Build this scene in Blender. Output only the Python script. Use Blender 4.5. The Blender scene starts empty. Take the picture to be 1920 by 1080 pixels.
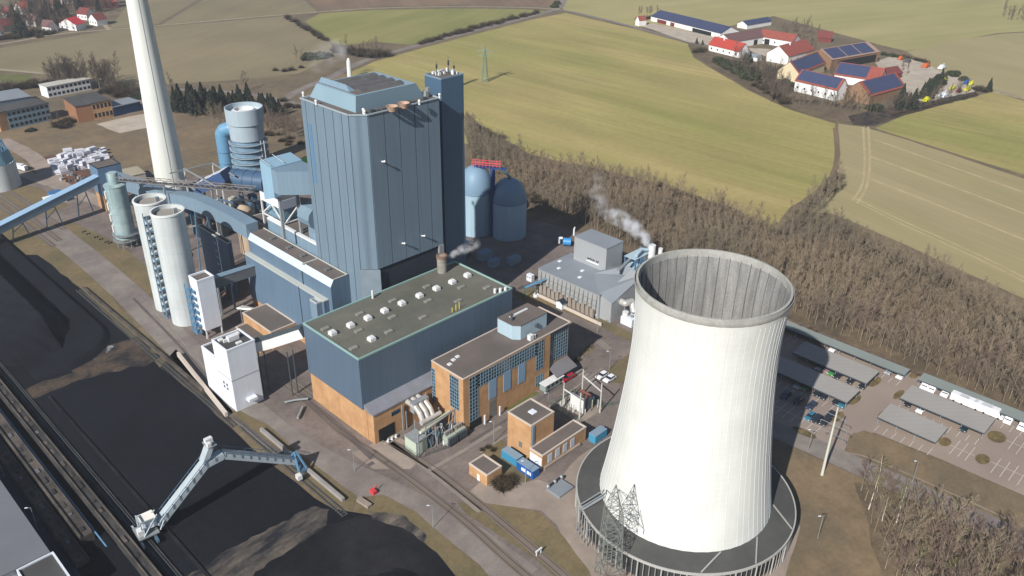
import bpy, math, random
import numpy as np
from mathutils import Vector, Matrix
random.seed(7)
rng = np.random.default_rng(11)
R_ = math.radians
scene = bpy.context.scene
COL = scene.collection

# ---------------------------------------------------------------- camera
S = 160.0                                   # drone height above the plant, metres
F_PX = 1568.035
CAM_R = np.array([[0.7035473802405361, -0.7105511455787129, 0.01175386206561124],
                  [0.326084060406592, 0.33747724205731394, 0.8830505629023399],
                  [0.6314192500276093, 0.6174351630820583, -0.46913063221708656]])
cam_d = bpy.data.cameras.new("camera")
cam = bpy.data.objects.new("camera", cam_d)
COL.objects.link(cam)
cam_d.sensor_width = 36.0
cam_d.lens = F_PX / 1920 * 36
cam_d.clip_start = 1.0
cam_d.clip_end = 20000
_m = Matrix([list(CAM_R[0]), list(CAM_R[1]), list(-CAM_R[2])]).transposed().to_4x4()
_m.translation = (0, 0, S)
cam.matrix_world = _m
scene.camera = cam
scene.cycles.volume_bounces = 4

# ---------------------------------------------------------------- light
SUN_AZ, SUN_EL = 14.0, 36.0                 # direction shadows fall (from +X), sun elevation
world = bpy.data.worlds.new("World")
scene.world = world
world.use_nodes = True
nt = world.node_tree
bg = nt.nodes["Background"]
sky = nt.nodes.new("ShaderNodeTexSky")
sky.sky_type = 'NISHITA'
sky.sun_disc = False
sky.sun_elevation = R_(SUN_EL)
sky.sun_rotation = R_(270 - SUN_AZ)
sky.air_density = 1.0
sky.dust_density = 0.6
nt.links.new(sky.outputs[0], bg.inputs[0])
bg.inputs[1].default_value = 0.05
sun_d = bpy.data.lights.new("sun", 'SUN')
sun_d.energy = 4.6
sun_d.angle = R_(0.5)
sun_d.color = (1.0, 0.955, 0.88)
sun = bpy.data.objects.new("sun", sun_d)
COL.objects.link(sun)
_dir = Vector((math.cos(R_(SUN_AZ)), math.sin(R_(SUN_AZ)), -math.tan(R_(SUN_EL))))
sun.rotation_euler = _dir.to_track_quat('-Z', 'Y').to_euler()
scene.view_settings.view_transform = 'Standard'
scene.view_settings.look = 'None'
scene.view_settings.exposure = 0.48
scene.view_settings.gamma = 1.0

# ---------------------------------------------------------------- survey helpers: where a sight line meets a plane of the site
def ray(x, y):
    return np.array([(x - 960) / F_PX, -(y - 540) / F_PX, 1.0]) @ CAM_R
def G(x, y, z=0.0):
    d = ray(x, y); t = (z - S) / d[2]
    return (d[0] * t, d[1] * t)
def PX(x, y, X):
    d = ray(x, y); t = X / d[0]
    return (d[1] * t, S + d[2] * t)          # -> y, z
def PY(x, y, Y):
    d = ray(x, y); t = Y / d[1]
    return (d[0] * t, S + d[2] * t)          # -> x, z
def HZ(base, top, zb=0.0):
    w = G(base[0], base[1], zb); d = ray(*top)
    t = (w[0] * d[0] + w[1] * d[1]) / (d[0] ** 2 + d[1] ** 2)
    return S + d[2] * t
def rect(z, A, B, Cc):                       # left, front and right roof corners -> x0,x1,y0,y1
    a, b, c = G(*A, z), G(*B, z), G(*Cc, z)
    return ((a[0] + b[0]) / 2, c[0], (b[1] + c[1]) / 2, a[1])

# ---------------------------------------------------------------- materials
def lin(c):
    return tuple(((v / 255) / 12.92 if v / 255 <= 0.04045 else ((v / 255 + 0.055) / 1.055) ** 2.4) for v in c)
MATS = {}
def mat(name, c, c2=None, s=0.08, s2=None, amt=0.12, rough=0.85, stretch=None, rot=0.0, metal=0.0, thr=(0.4, 0.6),
        k=1.0, brick=False, bump=0.0, bscale=1.0, spec=0.3, streak=0.0, fine=0.0, fine_s=2.0, panel=None, rows=None, zlines=None):
    if name in MATS: return MATS[name]
    m = bpy.data.materials.new(name); m.use_nodes = True
    t = m.node_tree; N = t.nodes; L = t.links
    b = N["Principled BSDF"]
    b.inputs["Roughness"].default_value = rough
    b.inputs["Metallic"].default_value = metal
    b.inputs["Specular IOR Level"].default_value = spec
    ca = tuple(v * k for v in lin(c))
    geo = N.new("ShaderNodeNewGeometry")
    mp = N.new("ShaderNodeMapping"); L.new(geo.outputs["Position"], mp.inputs[0])
    mp.vector_type = 'TEXTURE'
    mp.inputs["Rotation"].default_value = (0, 0, R_(rot))
    if stretch: mp.inputs["Scale"].default_value = tuple(1 / v for v in stretch)
    cur = None
    if c2 is not None:
        n = N.new("ShaderNodeTexNoise"); n.inputs["Scale"].default_value = s2 or s
        n.inputs["Detail"].default_value = 5; n.inputs["Roughness"].default_value = 0.6
        L.new(mp.outputs[0], n.inputs["Vector"])
        r = N.new("ShaderNodeValToRGB"); L.new(n.outputs["Fac"], r.inputs[0])
        r.color_ramp.elements[0].position = thr[0]; r.color_ramp.elements[1].position = thr[1]
        cb = tuple(v * k for v in lin(c2))
        r.color_ramp.elements[0].color = (*ca, 1); r.color_ramp.elements[1].color = (*cb, 1)
        cur = r.outputs[0]
    else:
        v = N.new("ShaderNodeRGB"); v.outputs[0].default_value = (*ca, 1); cur = v.outputs[0]
    if panel:                                 # panel joints every <panel> metres along x+y
        sx = N.new("ShaderNodeSeparateXYZ"); L.new(geo.outputs["Position"], sx.inputs[0])
        ad = N.new("ShaderNodeMath"); ad.operation = 'ADD'; L.new(sx.outputs[0], ad.inputs[0]); L.new(sx.outputs[1], ad.inputs[1])
        md = N.new("ShaderNodeMath"); md.operation = 'PINGPONG'; md.inputs[1].default_value = panel / 2; L.new(ad.outputs[0], md.inputs[0])
        gt = N.new("ShaderNodeMapRange"); gt.inputs[1].default_value = 0; gt.inputs[2].default_value = 0.1
        gt.inputs[3].default_value = 0.72; gt.inputs[4].default_value = 1; L.new(md.outputs[0], gt.inputs[0])
        mm = N.new("ShaderNodeMixRGB"); mm.blend_type = 'MULTIPLY'; mm.inputs[0].default_value = 1
        L.new(cur, mm.inputs[1]); L.new(gt.outputs[0], mm.inputs[2]); cur = mm.outputs[0]
    def modul(scale, amount, cur, vec, detail=4):
        n = N.new("ShaderNodeTexNoise"); n.inputs["Scale"].default_value = scale; n.inputs["Detail"].default_value = detail
        L.new(vec, n.inputs["Vector"])
        r = N.new("ShaderNodeMapRange"); r.inputs[1].default_value = 0.3; r.inputs[2].default_value = 0.7
        r.inputs[3].default_value = 1 - amount; r.inputs[4].default_value = 1 + amount
        L.new(n.outputs["Fac"], r.inputs[0])
        mm = N.new("ShaderNodeMixRGB"); mm.blend_type = 'MULTIPLY'; mm.inputs[0].default_value = 1
        L.new(cur, mm.inputs[1]); L.new(r.outputs[0], mm.inputs[2])
        return mm.outputs[0]
    if amt: cur = modul(s, amt, cur, mp.outputs[0])
    if rows:                                  # drilling rows: (direction in degrees, frequency, amount)
        m3 = N.new("ShaderNodeMapping"); m3.vector_type = 'TEXTURE'; m3.inputs["Rotation"].default_value = (0, 0, R_(rows[0]))
        m3.inputs["Scale"].default_value = (60, 1, 1); L.new(geo.outputs["Position"], m3.inputs[0]); cur = modul(rows[1], rows[2], cur, m3.outputs[0], 3)
    if zlines:
        sz = N.new("ShaderNodeSeparateXYZ"); L.new(geo.outputs["Position"], sz.inputs[0])
        pz = N.new("ShaderNodeMath"); pz.operation = 'PINGPONG'; pz.inputs[1].default_value = zlines / 2; L.new(sz.outputs[2], pz.inputs[0])
        rz_ = N.new("ShaderNodeMapRange"); rz_.inputs[1].default_value = 0; rz_.inputs[2].default_value = .12; rz_.inputs[3].default_value = .93; rz_.inputs[4].default_value = 1; L.new(pz.outputs[0], rz_.inputs[0])
        mz = N.new("ShaderNodeMixRGB"); mz.blend_type = 'MULTIPLY'; mz.inputs[0].default_value = 1; L.new(cur, mz.inputs[1]); L.new(rz_.outputs[0], mz.inputs[2]); cur = mz.outputs[0]
    if fine: cur = modul(fine_s, fine, cur, geo.outputs["Position"], 2)
    if streak:
        m2 = N.new("ShaderNodeMapping"); L.new(geo.outputs["Position"], m2.inputs[0]); m2.inputs["Scale"].default_value = (1, 1, 0.04)
        cur = modul(0.9, streak, cur, m2.outputs[0])
    L.new(cur, b.inputs["Base Color"])
    if bump:
        n = N.new("ShaderNodeTexNoise"); n.inputs["Scale"].default_value = bscale; n.inputs["Detail"].default_value = 4
        L.new(geo.outputs["Position"], n.inputs["Vector"])
        bp = N.new("ShaderNodeBump"); bp.inputs["Strength"].default_value = bump; bp.inputs["Distance"].default_value = 0.5
        L.new(n.outputs["Fac"], bp.inputs["Height"]); L.new(bp.outputs[0], b.inputs["Normal"])
    MATS[name] = m
    return m

# ---------------------------------------------------------------- mesh builder
class MB:
    def __init__(s): s.v = []; s.f = []
    def add(s, vs, fs):
        o = len(s.v); s.v += [tuple(map(float, q)) for q in vs]; s.f += [tuple(o + i for i in q) for q in fs]; return s
    def box(s, x0, x1, y0, y1, z0, z1):
        if x0 > x1: x0, x1 = x1, x0
        if y0 > y1: y0, y1 = y1, y0
        return s.add([(x0, y0, z0), (x1, y0, z0), (x1, y1, z0), (x0, y1, z0), (x0, y0, z1), (x1, y0, z1), (x1, y1, z1), (x0, y1, z1)],
                     [(3, 2, 1, 0), (4, 5, 6, 7), (0, 1, 5, 4), (1, 2, 6, 5), (2, 3, 7, 6), (3, 0, 4, 7)])
    def ob(s, cx, cy, z0, z1, lx, ly, ang=0.0):        # oriented box, ang in radians
        c, n = math.cos(ang), math.sin(ang)
        P = [(cx + a * c - b * n, cy + a * n + b * c) for a, b in ((-lx / 2, -ly / 2), (lx / 2, -ly / 2), (lx / 2, ly / 2), (-lx / 2, ly / 2))]
        return s.prism(P, z0, z1)
    def prism(s, P, z0, z1):
        a = sum(P[i][0] * P[(i + 1) % len(P)][1] - P[(i + 1) % len(P)][0] * P[i][1] for i in range(len(P)))
        if a < 0: P = P[::-1]
        n = len(P); za = z0 if hasattr(z0, '__len__') else [z0] * n; zb = z1 if hasattr(z1, '__len__') else [z1] * n
        if a < 0 and hasattr(z0, '__len__'): za = za[::-1]
        if a < 0 and hasattr(z1, '__len__'): zb = zb[::-1]
        return s.add([(q[0], q[1], za[i]) for i, q in enumerate(P)] + [(q[0], q[1], zb[i]) for i, q in enumerate(P)],
                     [tuple(range(n))[::-1], tuple(range(n, 2 * n))] + [(i, (i + 1) % n, n + (i + 1) % n, n + i) for i in range(n)])
    def beam(s, a, b, w, h=None, up=(0, 0, 1)):
        a = Vector(a); b = Vector(b); d = (b - a).normalized(); u = Vector(up)
        if abs(d.dot(u)) > 0.98: u = Vector((1, 0, 0))
        r = d.cross(u).normalized(); u = r.cross(d); h = h or w
        r = r * w / 2; u = u * h / 2
        vs = [a - r - u, a + r - u, a + r + u, a - r + u, b - r - u, b + r - u, b + r + u, b - r + u]
        return s.add(vs, [(0, 1, 2, 3), (7, 6, 5, 4), (1, 0, 4, 5), (2, 1, 5, 6), (3, 2, 6, 7), (0, 3, 7, 4)])
    def tube(s, a, b, r0, r1=None, n=10, cap=True):
        a = Vector(a); b = Vector(b); d = (b - a).normalized(); u = Vector((0, 0, 1)) if abs(d.z) < 0.95 else Vector((1, 0, 0))
        x = d.cross(u).normalized(); y = d.cross(x); r1 = r0 if r1 is None else r1
        vs = []
        for c, r in ((a, r0), (b, r1)):
            for i in range(n):
                t = 2 * math.pi * i / n; vs.append(c + x * (r * math.cos(t)) + y * (r * math.sin(t)))
        fs = [(i, n + i, n + (i + 1) % n, (i + 1) % n) for i in range(n)]
        if cap: fs += [tuple(range(n)), tuple(range(n, 2 * n))[::-1]]
        return s.add(vs, fs)
    def pipe(s, pts, r, n=10):
        for a, b in zip(pts, pts[1:]): s.tube(a, b, r, n=n)
        for q in pts[1:-1]: s.ball(q, r, 8, 6)
        return s
    def ball(s, c, r, n=10, m=6, sz=1.0):
        vs = []; fs = []
        for j in range(1, m):
            t = math.pi * j / m
            for i in range(n):
                p = 2 * math.pi * i / n; vs.append((c[0] + r * math.sin(t) * math.cos(p), c[1] + r * math.sin(t) * math.sin(p), c[2] + r * sz * math.cos(t)))
        vs += [(c[0], c[1], c[2] + r * sz), (c[0], c[1], c[2] - r * sz)]
        for j in range(m - 2):
            for i in range(n): fs.append((j * n + i, (j + 1) * n + i, (j + 1) * n + (i + 1) % n, j * n + (i + 1) % n))
        a, b = len(vs) - 2, len(vs) - 1
        for i in range(n): fs += [(a, i, (i + 1) % n), (b, (m - 2) * n + (i + 1) % n, (m - 2) * n + i)]
        return s.add(vs, fs)
    def lathe(s, cx, cy, prof, n=32, close=False):
        vs = [(cx + r * math.cos(2 * math.pi * i / n), cy + r * math.sin(2 * math.pi * i / n), z) for r, z in prof for i in range(n)]
        m = len(prof); fs = []
        for j in range(m - 1 if not close else m):
            k2 = (j + 1) % m
            for i in range(n): fs.append((j * n + i, j * n + (i + 1) % n, k2 * n + (i + 1) % n, k2 * n + i))
        return s.add(vs, fs)
    def disc(s, cx, cy, r, z, n=32):
        return s.add([(cx + r * math.cos(2 * math.pi * i / n), cy + r * math.sin(2 * math.pi * i / n), z) for i in range(n)], [tuple(range(n))])
    def cyl(s, cx, cy, r, z0, z1, n=24, r1=None): return s.tube((cx, cy, z0), (cx, cy, z1), r, r1, n)
    def gable(s, x0, x1, y0, y1, z0, z1, along='x', over=0.0, t=0.3):   # roof slabs
        if along == 'x':
            ym = (y0 + y1) / 2; P = [(y0 - over, z0 - over * (z1 - z0) / (ym - y0)), (ym, z1), (y1 + over, z0 - over * (z1 - z0) / (ym - y0))]
            q = [(x, yy, zz) for x in (x0 - over, x1 + over) for yy, zz in P] + [(x, yy, zz + t) for x in (x0 - over, x1 + over) for yy, zz in P]
        else:
            xm = (x0 + x1) / 2; P = [(x1 + over, z0 - over * (z1 - z0) / (xm - x0)), (xm, z1), (x0 - over, z0 - over * (z1 - z0) / (xm - x0))]
            q = [(xx, y, zz) for y in (y0 - over, y1 + over) for xx, zz in P] + [(xx, y, zz + t) for y in (y0 - over, y1 + over) for xx, zz in P]
        return s.add(q, [(0, 3, 4, 1), (1, 4, 5, 2), (6, 7, 10, 9), (7, 8, 11, 10), (0, 1, 7, 6), (1, 2, 8, 7), (3, 9, 10, 4), (4, 10, 11, 5), (0, 6, 9, 3), (2, 5, 11, 8)])
    def build(s, name, m, parent=None, smooth=None, label=None, cat=None, group=None, kind=None, loc=None):
        me = bpy.data.meshes.new(name)
        off = (0, 0, 0)
        if loc is not None: off = loc
        if parent is not None: off = ROOTLOC.get(parent.name, (0, 0, 0))
        vs = [(a - off[0], b - off[1], c - off[2]) for a, b, c in s.v] if any(off) else s.v
        me.from_pydata(vs, [], s.f)
        if smooth:
            me.polygons.foreach_set('use_smooth', [True] * len(me.polygons)); me.set_sharp_from_angle(angle=R_(smooth))
        me.materials.append(m); me.update()
        o = bpy.data.objects.new(name, me); COL.objects.link(o)
        if parent is not None:
            o.parent = parent; ROOTLOC[o.name] = off
        else: o.location = off; ROOTLOC[o.name] = off
        tag(o, label, cat, group, kind)
        return o
ROOTLOC = {}
def tag(o, label=None, cat=None, group=None, kind=None):
    if label: o['label'] = label
    if cat: o['category'] = cat
    if group: o['group'] = group
    if kind: o['kind'] = kind
    return o
def thing(name, label, cat, loc=(0, 0, 0), group=None, rz=0.0):
    o = bpy.data.objects.new(name, None); COL.objects.link(o); o.empty_display_size = 0.5
    o.location = loc; o.rotation_euler = (0, 0, rz); ROOTLOC[o.name] = tuple(loc)
    return tag(o, label, cat, group)
def local(name, label, cat, group=None):     # a thing modelled about the origin, placed later
    return thing(name, label, cat, (0, 0, 0), group)
def dup(o, loc, rz=0.0, sc=1.0, label=None, group=None):
    c = o.copy(); COL.objects.link(c); c.location = loc; c.rotation_euler = (0, 0, rz); c.scale = (sc, sc, sc) if not hasattr(sc, '__len__') else sc
    if label: c['label'] = label
    if group: c['group'] = group
    for ch in list(o.children):
        d = ch.copy(); COL.objects.link(d); d.parent = c
        for g in list(ch.children):
            e = g.copy(); COL.objects.link(e); e.parent = d
    return c
def place(o, loc, rz=0.0, sc=1.0):
    o.location = loc; o.rotation_euler = (0, 0, rz); o.scale = (sc, sc, sc) if not hasattr(sc, '__len__') else sc
    return o
ZC = [0.0]
def sheet(name, pts, z, m, jit=0.0, step=6.0, kind='structure', ground=True, label=None, cat=None):
    P = [G(*q) for q in pts] if ground else list(pts)
    ZC[0] += 0.001; z += ZC[0]
    if jit:
        Q = []
        for i, a in enumerate(P):
            b = P[(i + 1) % len(P)]; d = math.dist(a, b); n = max(1, int(d / step))
            for j in range(n):
                t = j / n; w = 0 if j == 0 else jit
                Q.append((a[0] + (b[0] - a[0]) * t + random.uniform(-w, w), a[1] + (b[1] - a[1]) * t + random.uniform(-w, w)))
        P = Q
    from mathutils.geometry import tessellate_polygon
    tris = tessellate_polygon([[Vector((q[0], q[1], 0)) for q in P]])
    mb = MB()
    fs = []
    for t in tris:
        a, b, c = (P[i] for i in t)
        fs.append(t if (b[0] - a[0]) * (c[1] - a[1]) - (b[1] - a[1]) * (c[0] - a[0]) > 0 else (t[0], t[2], t[1]))
    mb.add([(q[0], q[1], z) for q in P], fs)
    return mb.build(name, m, kind=kind, label=label, cat=cat)
def strip(name, pts, w, z, m, ground=True, kind='structure', smooth=3, build=True, mb=None):
    P = [Vector(G(*q)) if ground else Vector(q) for q in pts]
    ZC[0] += 0.001; z += ZC[0]
    for _ in range(smooth if len(P) > 2 else 0):           # Chaikin
        Q = [P[0]]
        for a, b in zip(P, P[1:]): Q += [a * 0.75 + b * 0.25, a * 0.25 + b * 0.75]
        P = Q + [P[-1]]
    mb = mb or MB(); n = len(P); L = []; Rr = []
    for i in range(n):
        d = (P[min(i + 1, n - 1)] - P[max(i - 1, 0)]).normalized(); q = Vector((-d.y, d.x)) * w / 2
        L.append(P[i] + q); Rr.append(P[i] - q)
    mb.add([(q.x, q.y, z) for q in L + Rr], [(n + i, n + i + 1, i + 1, i) for i in range(n - 1)])
    if build: return mb.build(name, m, kind=kind)
    return mb
# ---------------------------------------------------------------- ground, fields, roads
AL = 0.84      # converts a sunlit ground colour of the place to its base colour
M_soil = mat('dry_grass', (122, 108, 85), (106, 95, 79), s2=0.035, s=0.3, amt=0.16, k=AL, fine=0.10, fine_s=1.2)
MB().add([(-9000, -9000, 0), (12000, -9000, 0), (12000, 12000, 0), (-9000, 12000, 0)], [(0, 1, 2, 3)]).build('ground', M_soil, kind='structure')
_a, _b = G(1100, 180), G(1300, 230)
RW = math.degrees(math.atan2(_b[1] - _a[1], _b[0] - _a[0]))
FK = 0.98
M_green = mat('winter_crop', (158, 143, 95), (136, 133, 76), s2=0.012, s=0.03, amt=0.12, stretch=(0.35, 1.0, 1.0), rot=RW, k=FK, thr=(0.34, 0.64), fine=0.06, fine_s=0.25, rows=(RW, .22, .10))
M_green2 = mat('winter_crop_far', (138, 132, 84), (118, 120, 68), s2=0.012, s=0.03, amt=0.08, stretch=(0.4, 1.0, 1.0), rot=20, k=FK, thr=(0.3, 0.65), rows=(20, .12, .05))
_a, _b = G(1640, 262), G(1940, 368)
RT = math.degrees(math.atan2(_b[1] - _a[1], _b[0] - _a[0]))
M_tan = mat('tan_field', (153, 140, 108), (146, 137, 98), s2=0.012, s=0.06, amt=0.07, stretch=(0.25, 1, 1.0), rot=RT, k=FK, thr=(0.3, 0.7), rows=(RT, .5, .06))
M_tan2 = mat('tan_field_far', (132, 120, 94), (118, 110, 86), s2=0.008, s=0.03, amt=0.08, stretch=(0.5, 1.0, 1.0), rot=30, k=FK, thr=(0.3, 0.7), rows=(30, .1, .05))
M_plough = mat('ploughed_soil', (128, 106, 86), (110, 92, 76), s2=0.02, s=0.04, amt=0.08, stretch=(0.15, 1.0, 1.0), rot=25, k=FK, rows=(60, .08, .12))
M_pale = mat('pale_green_field', (158, 148, 106), (142, 138, 88), s2=0.008, s=0.03, amt=0.09, stretch=(0.3, 1.0, 1.0), rot=-20, k=FK, thr=(0.3, 0.7), rows=(-20, .1, .05))
M_track = mat('farm_track', (170, 158, 140), (150, 136, 112), s2=0.2, s=0.6, amt=0.1, k=AL)
M_track2 = mat('wheel_track', (186, 170, 132), (174, 158, 122), s2=0.1, s=0.6, amt=0.1, k=AL)
M_road = mat('asphalt_road', (138, 130, 124), (124, 115, 112), s2=0.06, s=0.25, amt=0.12, k=AL, fine=0.08)
M_yard = mat('yard_asphalt', (132, 120, 114), (106, 97, 94), s2=0.06, s=0.2, amt=0.16, k=AL, fine=0.12, fine_s=0.9, thr=(0.3, 0.7))
M_conc = mat('pale_concrete', (160, 146, 136), (146, 134, 124), s2=0.09, s=0.3, amt=0.08, k=AL, fine=0.05)
M_park = mat('car_park_paving', (158, 143, 132), (146, 132, 124), s2=0.05, s=0.2, amt=0.06, k=AL, fine=0.04)
M_grass = mat('lawn', (124, 109, 82), (106, 97, 72), s2=0.05, s=0.4, amt=0.14, k=AL, fine=0.12, fine_s=1.0)
M_meadow = mat('meadow', (131, 113, 89), (114, 101, 82), s2=0.04, s=0.2, amt=0.12, k=AL, fine=0.08, fine_s=0.8)
M_lush = mat('green_lawn', (106, 112, 62), (96, 98, 56), s2=0.1, s=0.4, amt=0.1, k=AL)
M_leaf = mat('woodland_floor', (114, 99, 80), (94, 83, 68), s2=0.06, s=0.3, amt=0.2, k=AL, fine=0.2, fine_s=1.5)
M_coal = mat('coal', (34, 38, 46), (28, 31, 39), s2=0.03, s=0.5, amt=0.14, k=0.55, rough=0.95, spec=.15, fine=0.2, fine_s=1.5)
M_coal2 = mat('coal_dust_ground', (54, 54, 59), (34, 36, 42), s2=0.05, s=0.3, amt=0.2, k=0.5, spec=.15, rough=0.9, fine=0.15, fine_s=1.5)
M_dirt = mat('brown_dirt', (92, 78, 66), (46, 45, 47), s2=0.14, s=0.6, amt=0.25, k=0.72, fine=0.25, fine_s=1.5, thr=(.4,.6))
_a, _b = G(420, 1080), G(590, 965)
M_dust = mat('pale_dust', (120, 110, 100), (40, 42, 48), s2=0.2, s=0.6, amt=0.25, k=0.72, thr=(0.36, 0.6), stretch=(0.25, 1.0, 1), rot=math.degrees(math.atan2(_b[1] - _a[1], _b[0] - _a[0])), fine=.2, fine_s=1.2)
M_redsoil = mat('reddish_soil', (112, 80, 66), (92, 70, 60), s2=0.1, s=0.4, amt=0.15, k=AL)
M_gravel = mat('light_gravel', (190, 178, 164), (174, 162, 148), s2=0.1, s=0.5, amt=0.06, k=AL)

z = 0.02
sheet('field', [(1040, -40), (2100, -40), (2100, 50), (1870, 62), (1700, 96), (1650, 84), (1450, 30), (1320, 60), (1190, 50), (1100, 28), (1056, 18)], z, M_pale)
sheet('field', [(1700, 97), (1780, 78), (1880, 63), (2100, 52), (2100, 215), (1930, 186), (1860, 168), (1790, 150)], z, M_tan)
sheet('field', [(580, 215), (640, 160), (650, 138), (700, 116), (800, 88), (900, 62), (1000, 36), (1062, 24), (1110, 36), (1190, 54), (1290, 82), (1300, 108),
                (1345, 135), (1400, 168), (1480, 205), (1566, 232), (1572, 285), (1560, 335), (1480, 390), (1450, 430), (1300, 400), (1180, 350), (1000, 300), (880, 270), (600, 260)], z, M_green, jit=0.6, step=12)
sheet('field', [(1572, 232), (1620, 238), (1700, 262), (1920, 335), (2100, 400), (2100, 660), (1920, 560), (1700, 460), (1560, 400), (1500, 398), (1562, 345), (1576, 290)], z, M_tan, jit=0.6, step=14)
sheet('field', [(1640, 240), (1700, 215), (1830, 180), (1862, 172), (1930, 192), (2100, 228), (2100, 395), (1920, 328), (1760, 278)], z, M_green)
sheet('field', [(300, 48), (430, -30), (540, -30), (596, 24), (480, 31)], z, M_tan2)
sheet('field', [(548, -30), (1080, -40), (1046, 12), (850, 9), (700, 12), (600, 19)], z, M_plough)
sheet('field', [(572, 40), (600, 25), (700, 19), (850, 16), (980, 17), (1030, 22), (900, 48), (800, 74), (770, 84), (700, 78), (640, 86), (620, 78)], z, M_green2)
sheet('field', [(-60, 100), (50, 82), (200, 58), (300, 50), (480, 35), (545, 30), (600, 70), (640, 98), (560, 138), (440, 150), (280, 160), (120, 142), (-60, 128)], z, M_tan2)
sheet('field', [(205, 53), (235, 15), (300, -30), (420, -30), (295, 45)], z, M_tan2)
sheet('field', [(-60, 138), (60, 140), (50, 155), (-60, 150)], z, M_lush)
for q, w, m_ in (([(505, 205), (560, 168), (620, 146), (650, 128), (700, 107), (800, 81), (900, 55), (1000, 30), (1046, 17), (1056, 6), (1066, -30)], 7.5, M_road),
                 ([(1050, 18), (1100, 28), (1190, 51), (1290, 79), (1345, 88)], 5.5, M_road),
                 ([(-60, 92), (50, 75), (100, 64), (200, 56), (300, 48), (480, 32), (600, 22), (700, 15), (850, 12), (1000, 14), (1050, 18)], 4.0, M_track),
                 ([(-60, 126), (60, 135), (130, 144), (200, 150)], 4.0, M_track),
                 ([(205, 56), (188, 38)], 4.5, M_track),
                 ([(1850, 168), (1930, 188), (2100, 222)], 4.5, M_track),
                 ([(330, 168), (440, 172), (510, 184), (560, 196), (620, 206)], 6.0, M_road),
                 ([(1566, 240), (1572, 300), (1555, 345)], 3.0, M_plough)):
    strip('road', q, w, 0.07, m_)
for q in ([(1618, 238), (1622, 300), (1618, 350), (1598, 376)], [(1628, 238), (1632, 305), (1626, 354), (1606, 382)],
          [(1602, 372), (1700, 418), (1820, 470), (1960, 540)], [(1606, 379), (1700, 425), (1820, 478), (1960, 548)],
          [(1632, 336), (1760, 385), (1940, 458)], [(1630, 293), (1760, 340), (1940, 408)], [(1640, 262), (1780, 312), (1940, 368)]):
    strip('path', q, 1.3 if q[0][0] < 1612 or q[0][0] in (1618, 1628) else 2.2, 0.06, M_track2)

# site: dry grass, yards, roads
sheet('yard', [(330, 172), (520, 190), (560, 215), (500, 260), (240, 320), (60, 345), (-80, 330), (-80, 250), (200, 200)], 0.03, M_meadow)
sheet('yard', [(-40, 350), (60, 415), (215, 540), (300, 610), (345, 650), (385, 700), (440, 765), (500, 790), (590, 870), (660, 925), (706, 945), (770, 960), (850, 1015), (935, 1090),
               (1300, 1110), (1490, 900), (1490, 640), (1480, 600), (1180, 478), (1075, 432), (960, 400), (880, 350), (600, 330), (360, 330), (240, 320), (100, 330), (0, 330)], 0.04, M_yard, jit=0.25, step=10)
sheet('yard', [(40, 300), (100, 290), (190, 330), (330, 345), (340, 365), (180, 350), (90, 345)], 0.05, M_redsoil, jit=1.5)
strip('road', [(0, 262), (62, 292), (86, 322), (110, 350), (170, 372), (230, 390)], 9, 0.065, M_conc)
strip('road', [(96, 345), (20, 315), (-60, 300)], 7, 0.065, M_conc)
strip('road', [(90, 425), (215, 525), (320, 630), (380, 690), (450, 760), (560, 850), (700, 915), (850, 990), (980, 1090)], 11, 0.06, M_road)
strip('road', [(1480, 900), (1380, 1060), (1200, 1120)], 8, 0.062, M_conc)
sheet('lawn', [(90, 420), (200, 500), (275, 575), (300, 590), (290, 560), (300, 520), (240, 470), (190, 440), (130, 415)], 0.05, M_grass, jit=0.3)
sheet('lawn', [(0, 345), (70, 350), (130, 385), (100, 400), (60, 410), (-40, 350)], 0.055, M_grass, jit=0.3)
sheet('lawn', [(-60, 440), (50, 425), (120, 455), (200, 545), (262, 620), (335, 690), (345, 705), (310, 690), (250, 640), (150, 540), (70, 480), (-60, 470)], 0.05, M_grass, jit=0.4)
sheet('lawn', [(330, 655), (380, 715), (440, 775), (430, 790), (365, 735), (300, 690)], 0.055, M_dirt, jit=0.3)
sheet('lawn', [(440, 765), (500, 795), (560, 850), (640, 910), (670, 930), (660, 960), (610, 930), (545, 880), (480, 810), (430, 782)], 0.055, M_grass, jit=0.4)
sheet('lawn', [(684, 932), (720, 928), (780, 960), (850, 1020), (900, 1060), (925, 1090), (850, 1090), (800, 1040), (760, 1000), (700, 975), (670, 960)], 0.055, M_grass, jit=0.4)
sheet('lawn', [(858, 944), (900, 938), (965, 950), (1015, 962), (1060, 1010), (1105, 1070), (1110, 1100), (1060, 1100), (1000, 1045), (930, 1000), (875, 965)], 0.05, M_grass, jit=0.3)
sheet('lawn', [(930, 765), (985, 730), (1012, 737), (955, 770)], 0.05, M_lush)
sheet('lawn', [(960, 550), (1000, 540), (1165, 615), (1190, 628), (1180, 640), (1130, 615), (1060, 585), (1010, 568), (985, 570)], 0.05, M_grass, jit=0.15)
sheet('lawn', [(1140, 690), (1185, 660), (1195, 700), (1170, 720), (1140, 716)], 0.05, M_grass, jit=0.15)
sheet('lawn', [(1085, 665), (1098, 650), (1112, 642), (1116, 655), (1096, 668)], 0.05, M_grass)
sheet('lawn', [(900, 850), (945, 820), (950, 850), (1010, 890), (990, 905), (940, 900)], 0.05, M_grass, jit=0.2)
sheet('lawn', [(560, 185), (640, 130), (660, 150), (800, 180), (600, 240)], 0.035, M_meadow, jit=1)
sheet('yard', [(180, 233), (225, 222), (275, 213), (275, 240), (225, 250)], 0.06, M_gravel, jit=0.6)
sheet('yard', [(210, 205), (268, 186), (285, 200), (240, 215)], 0.06, M_conc)
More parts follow.
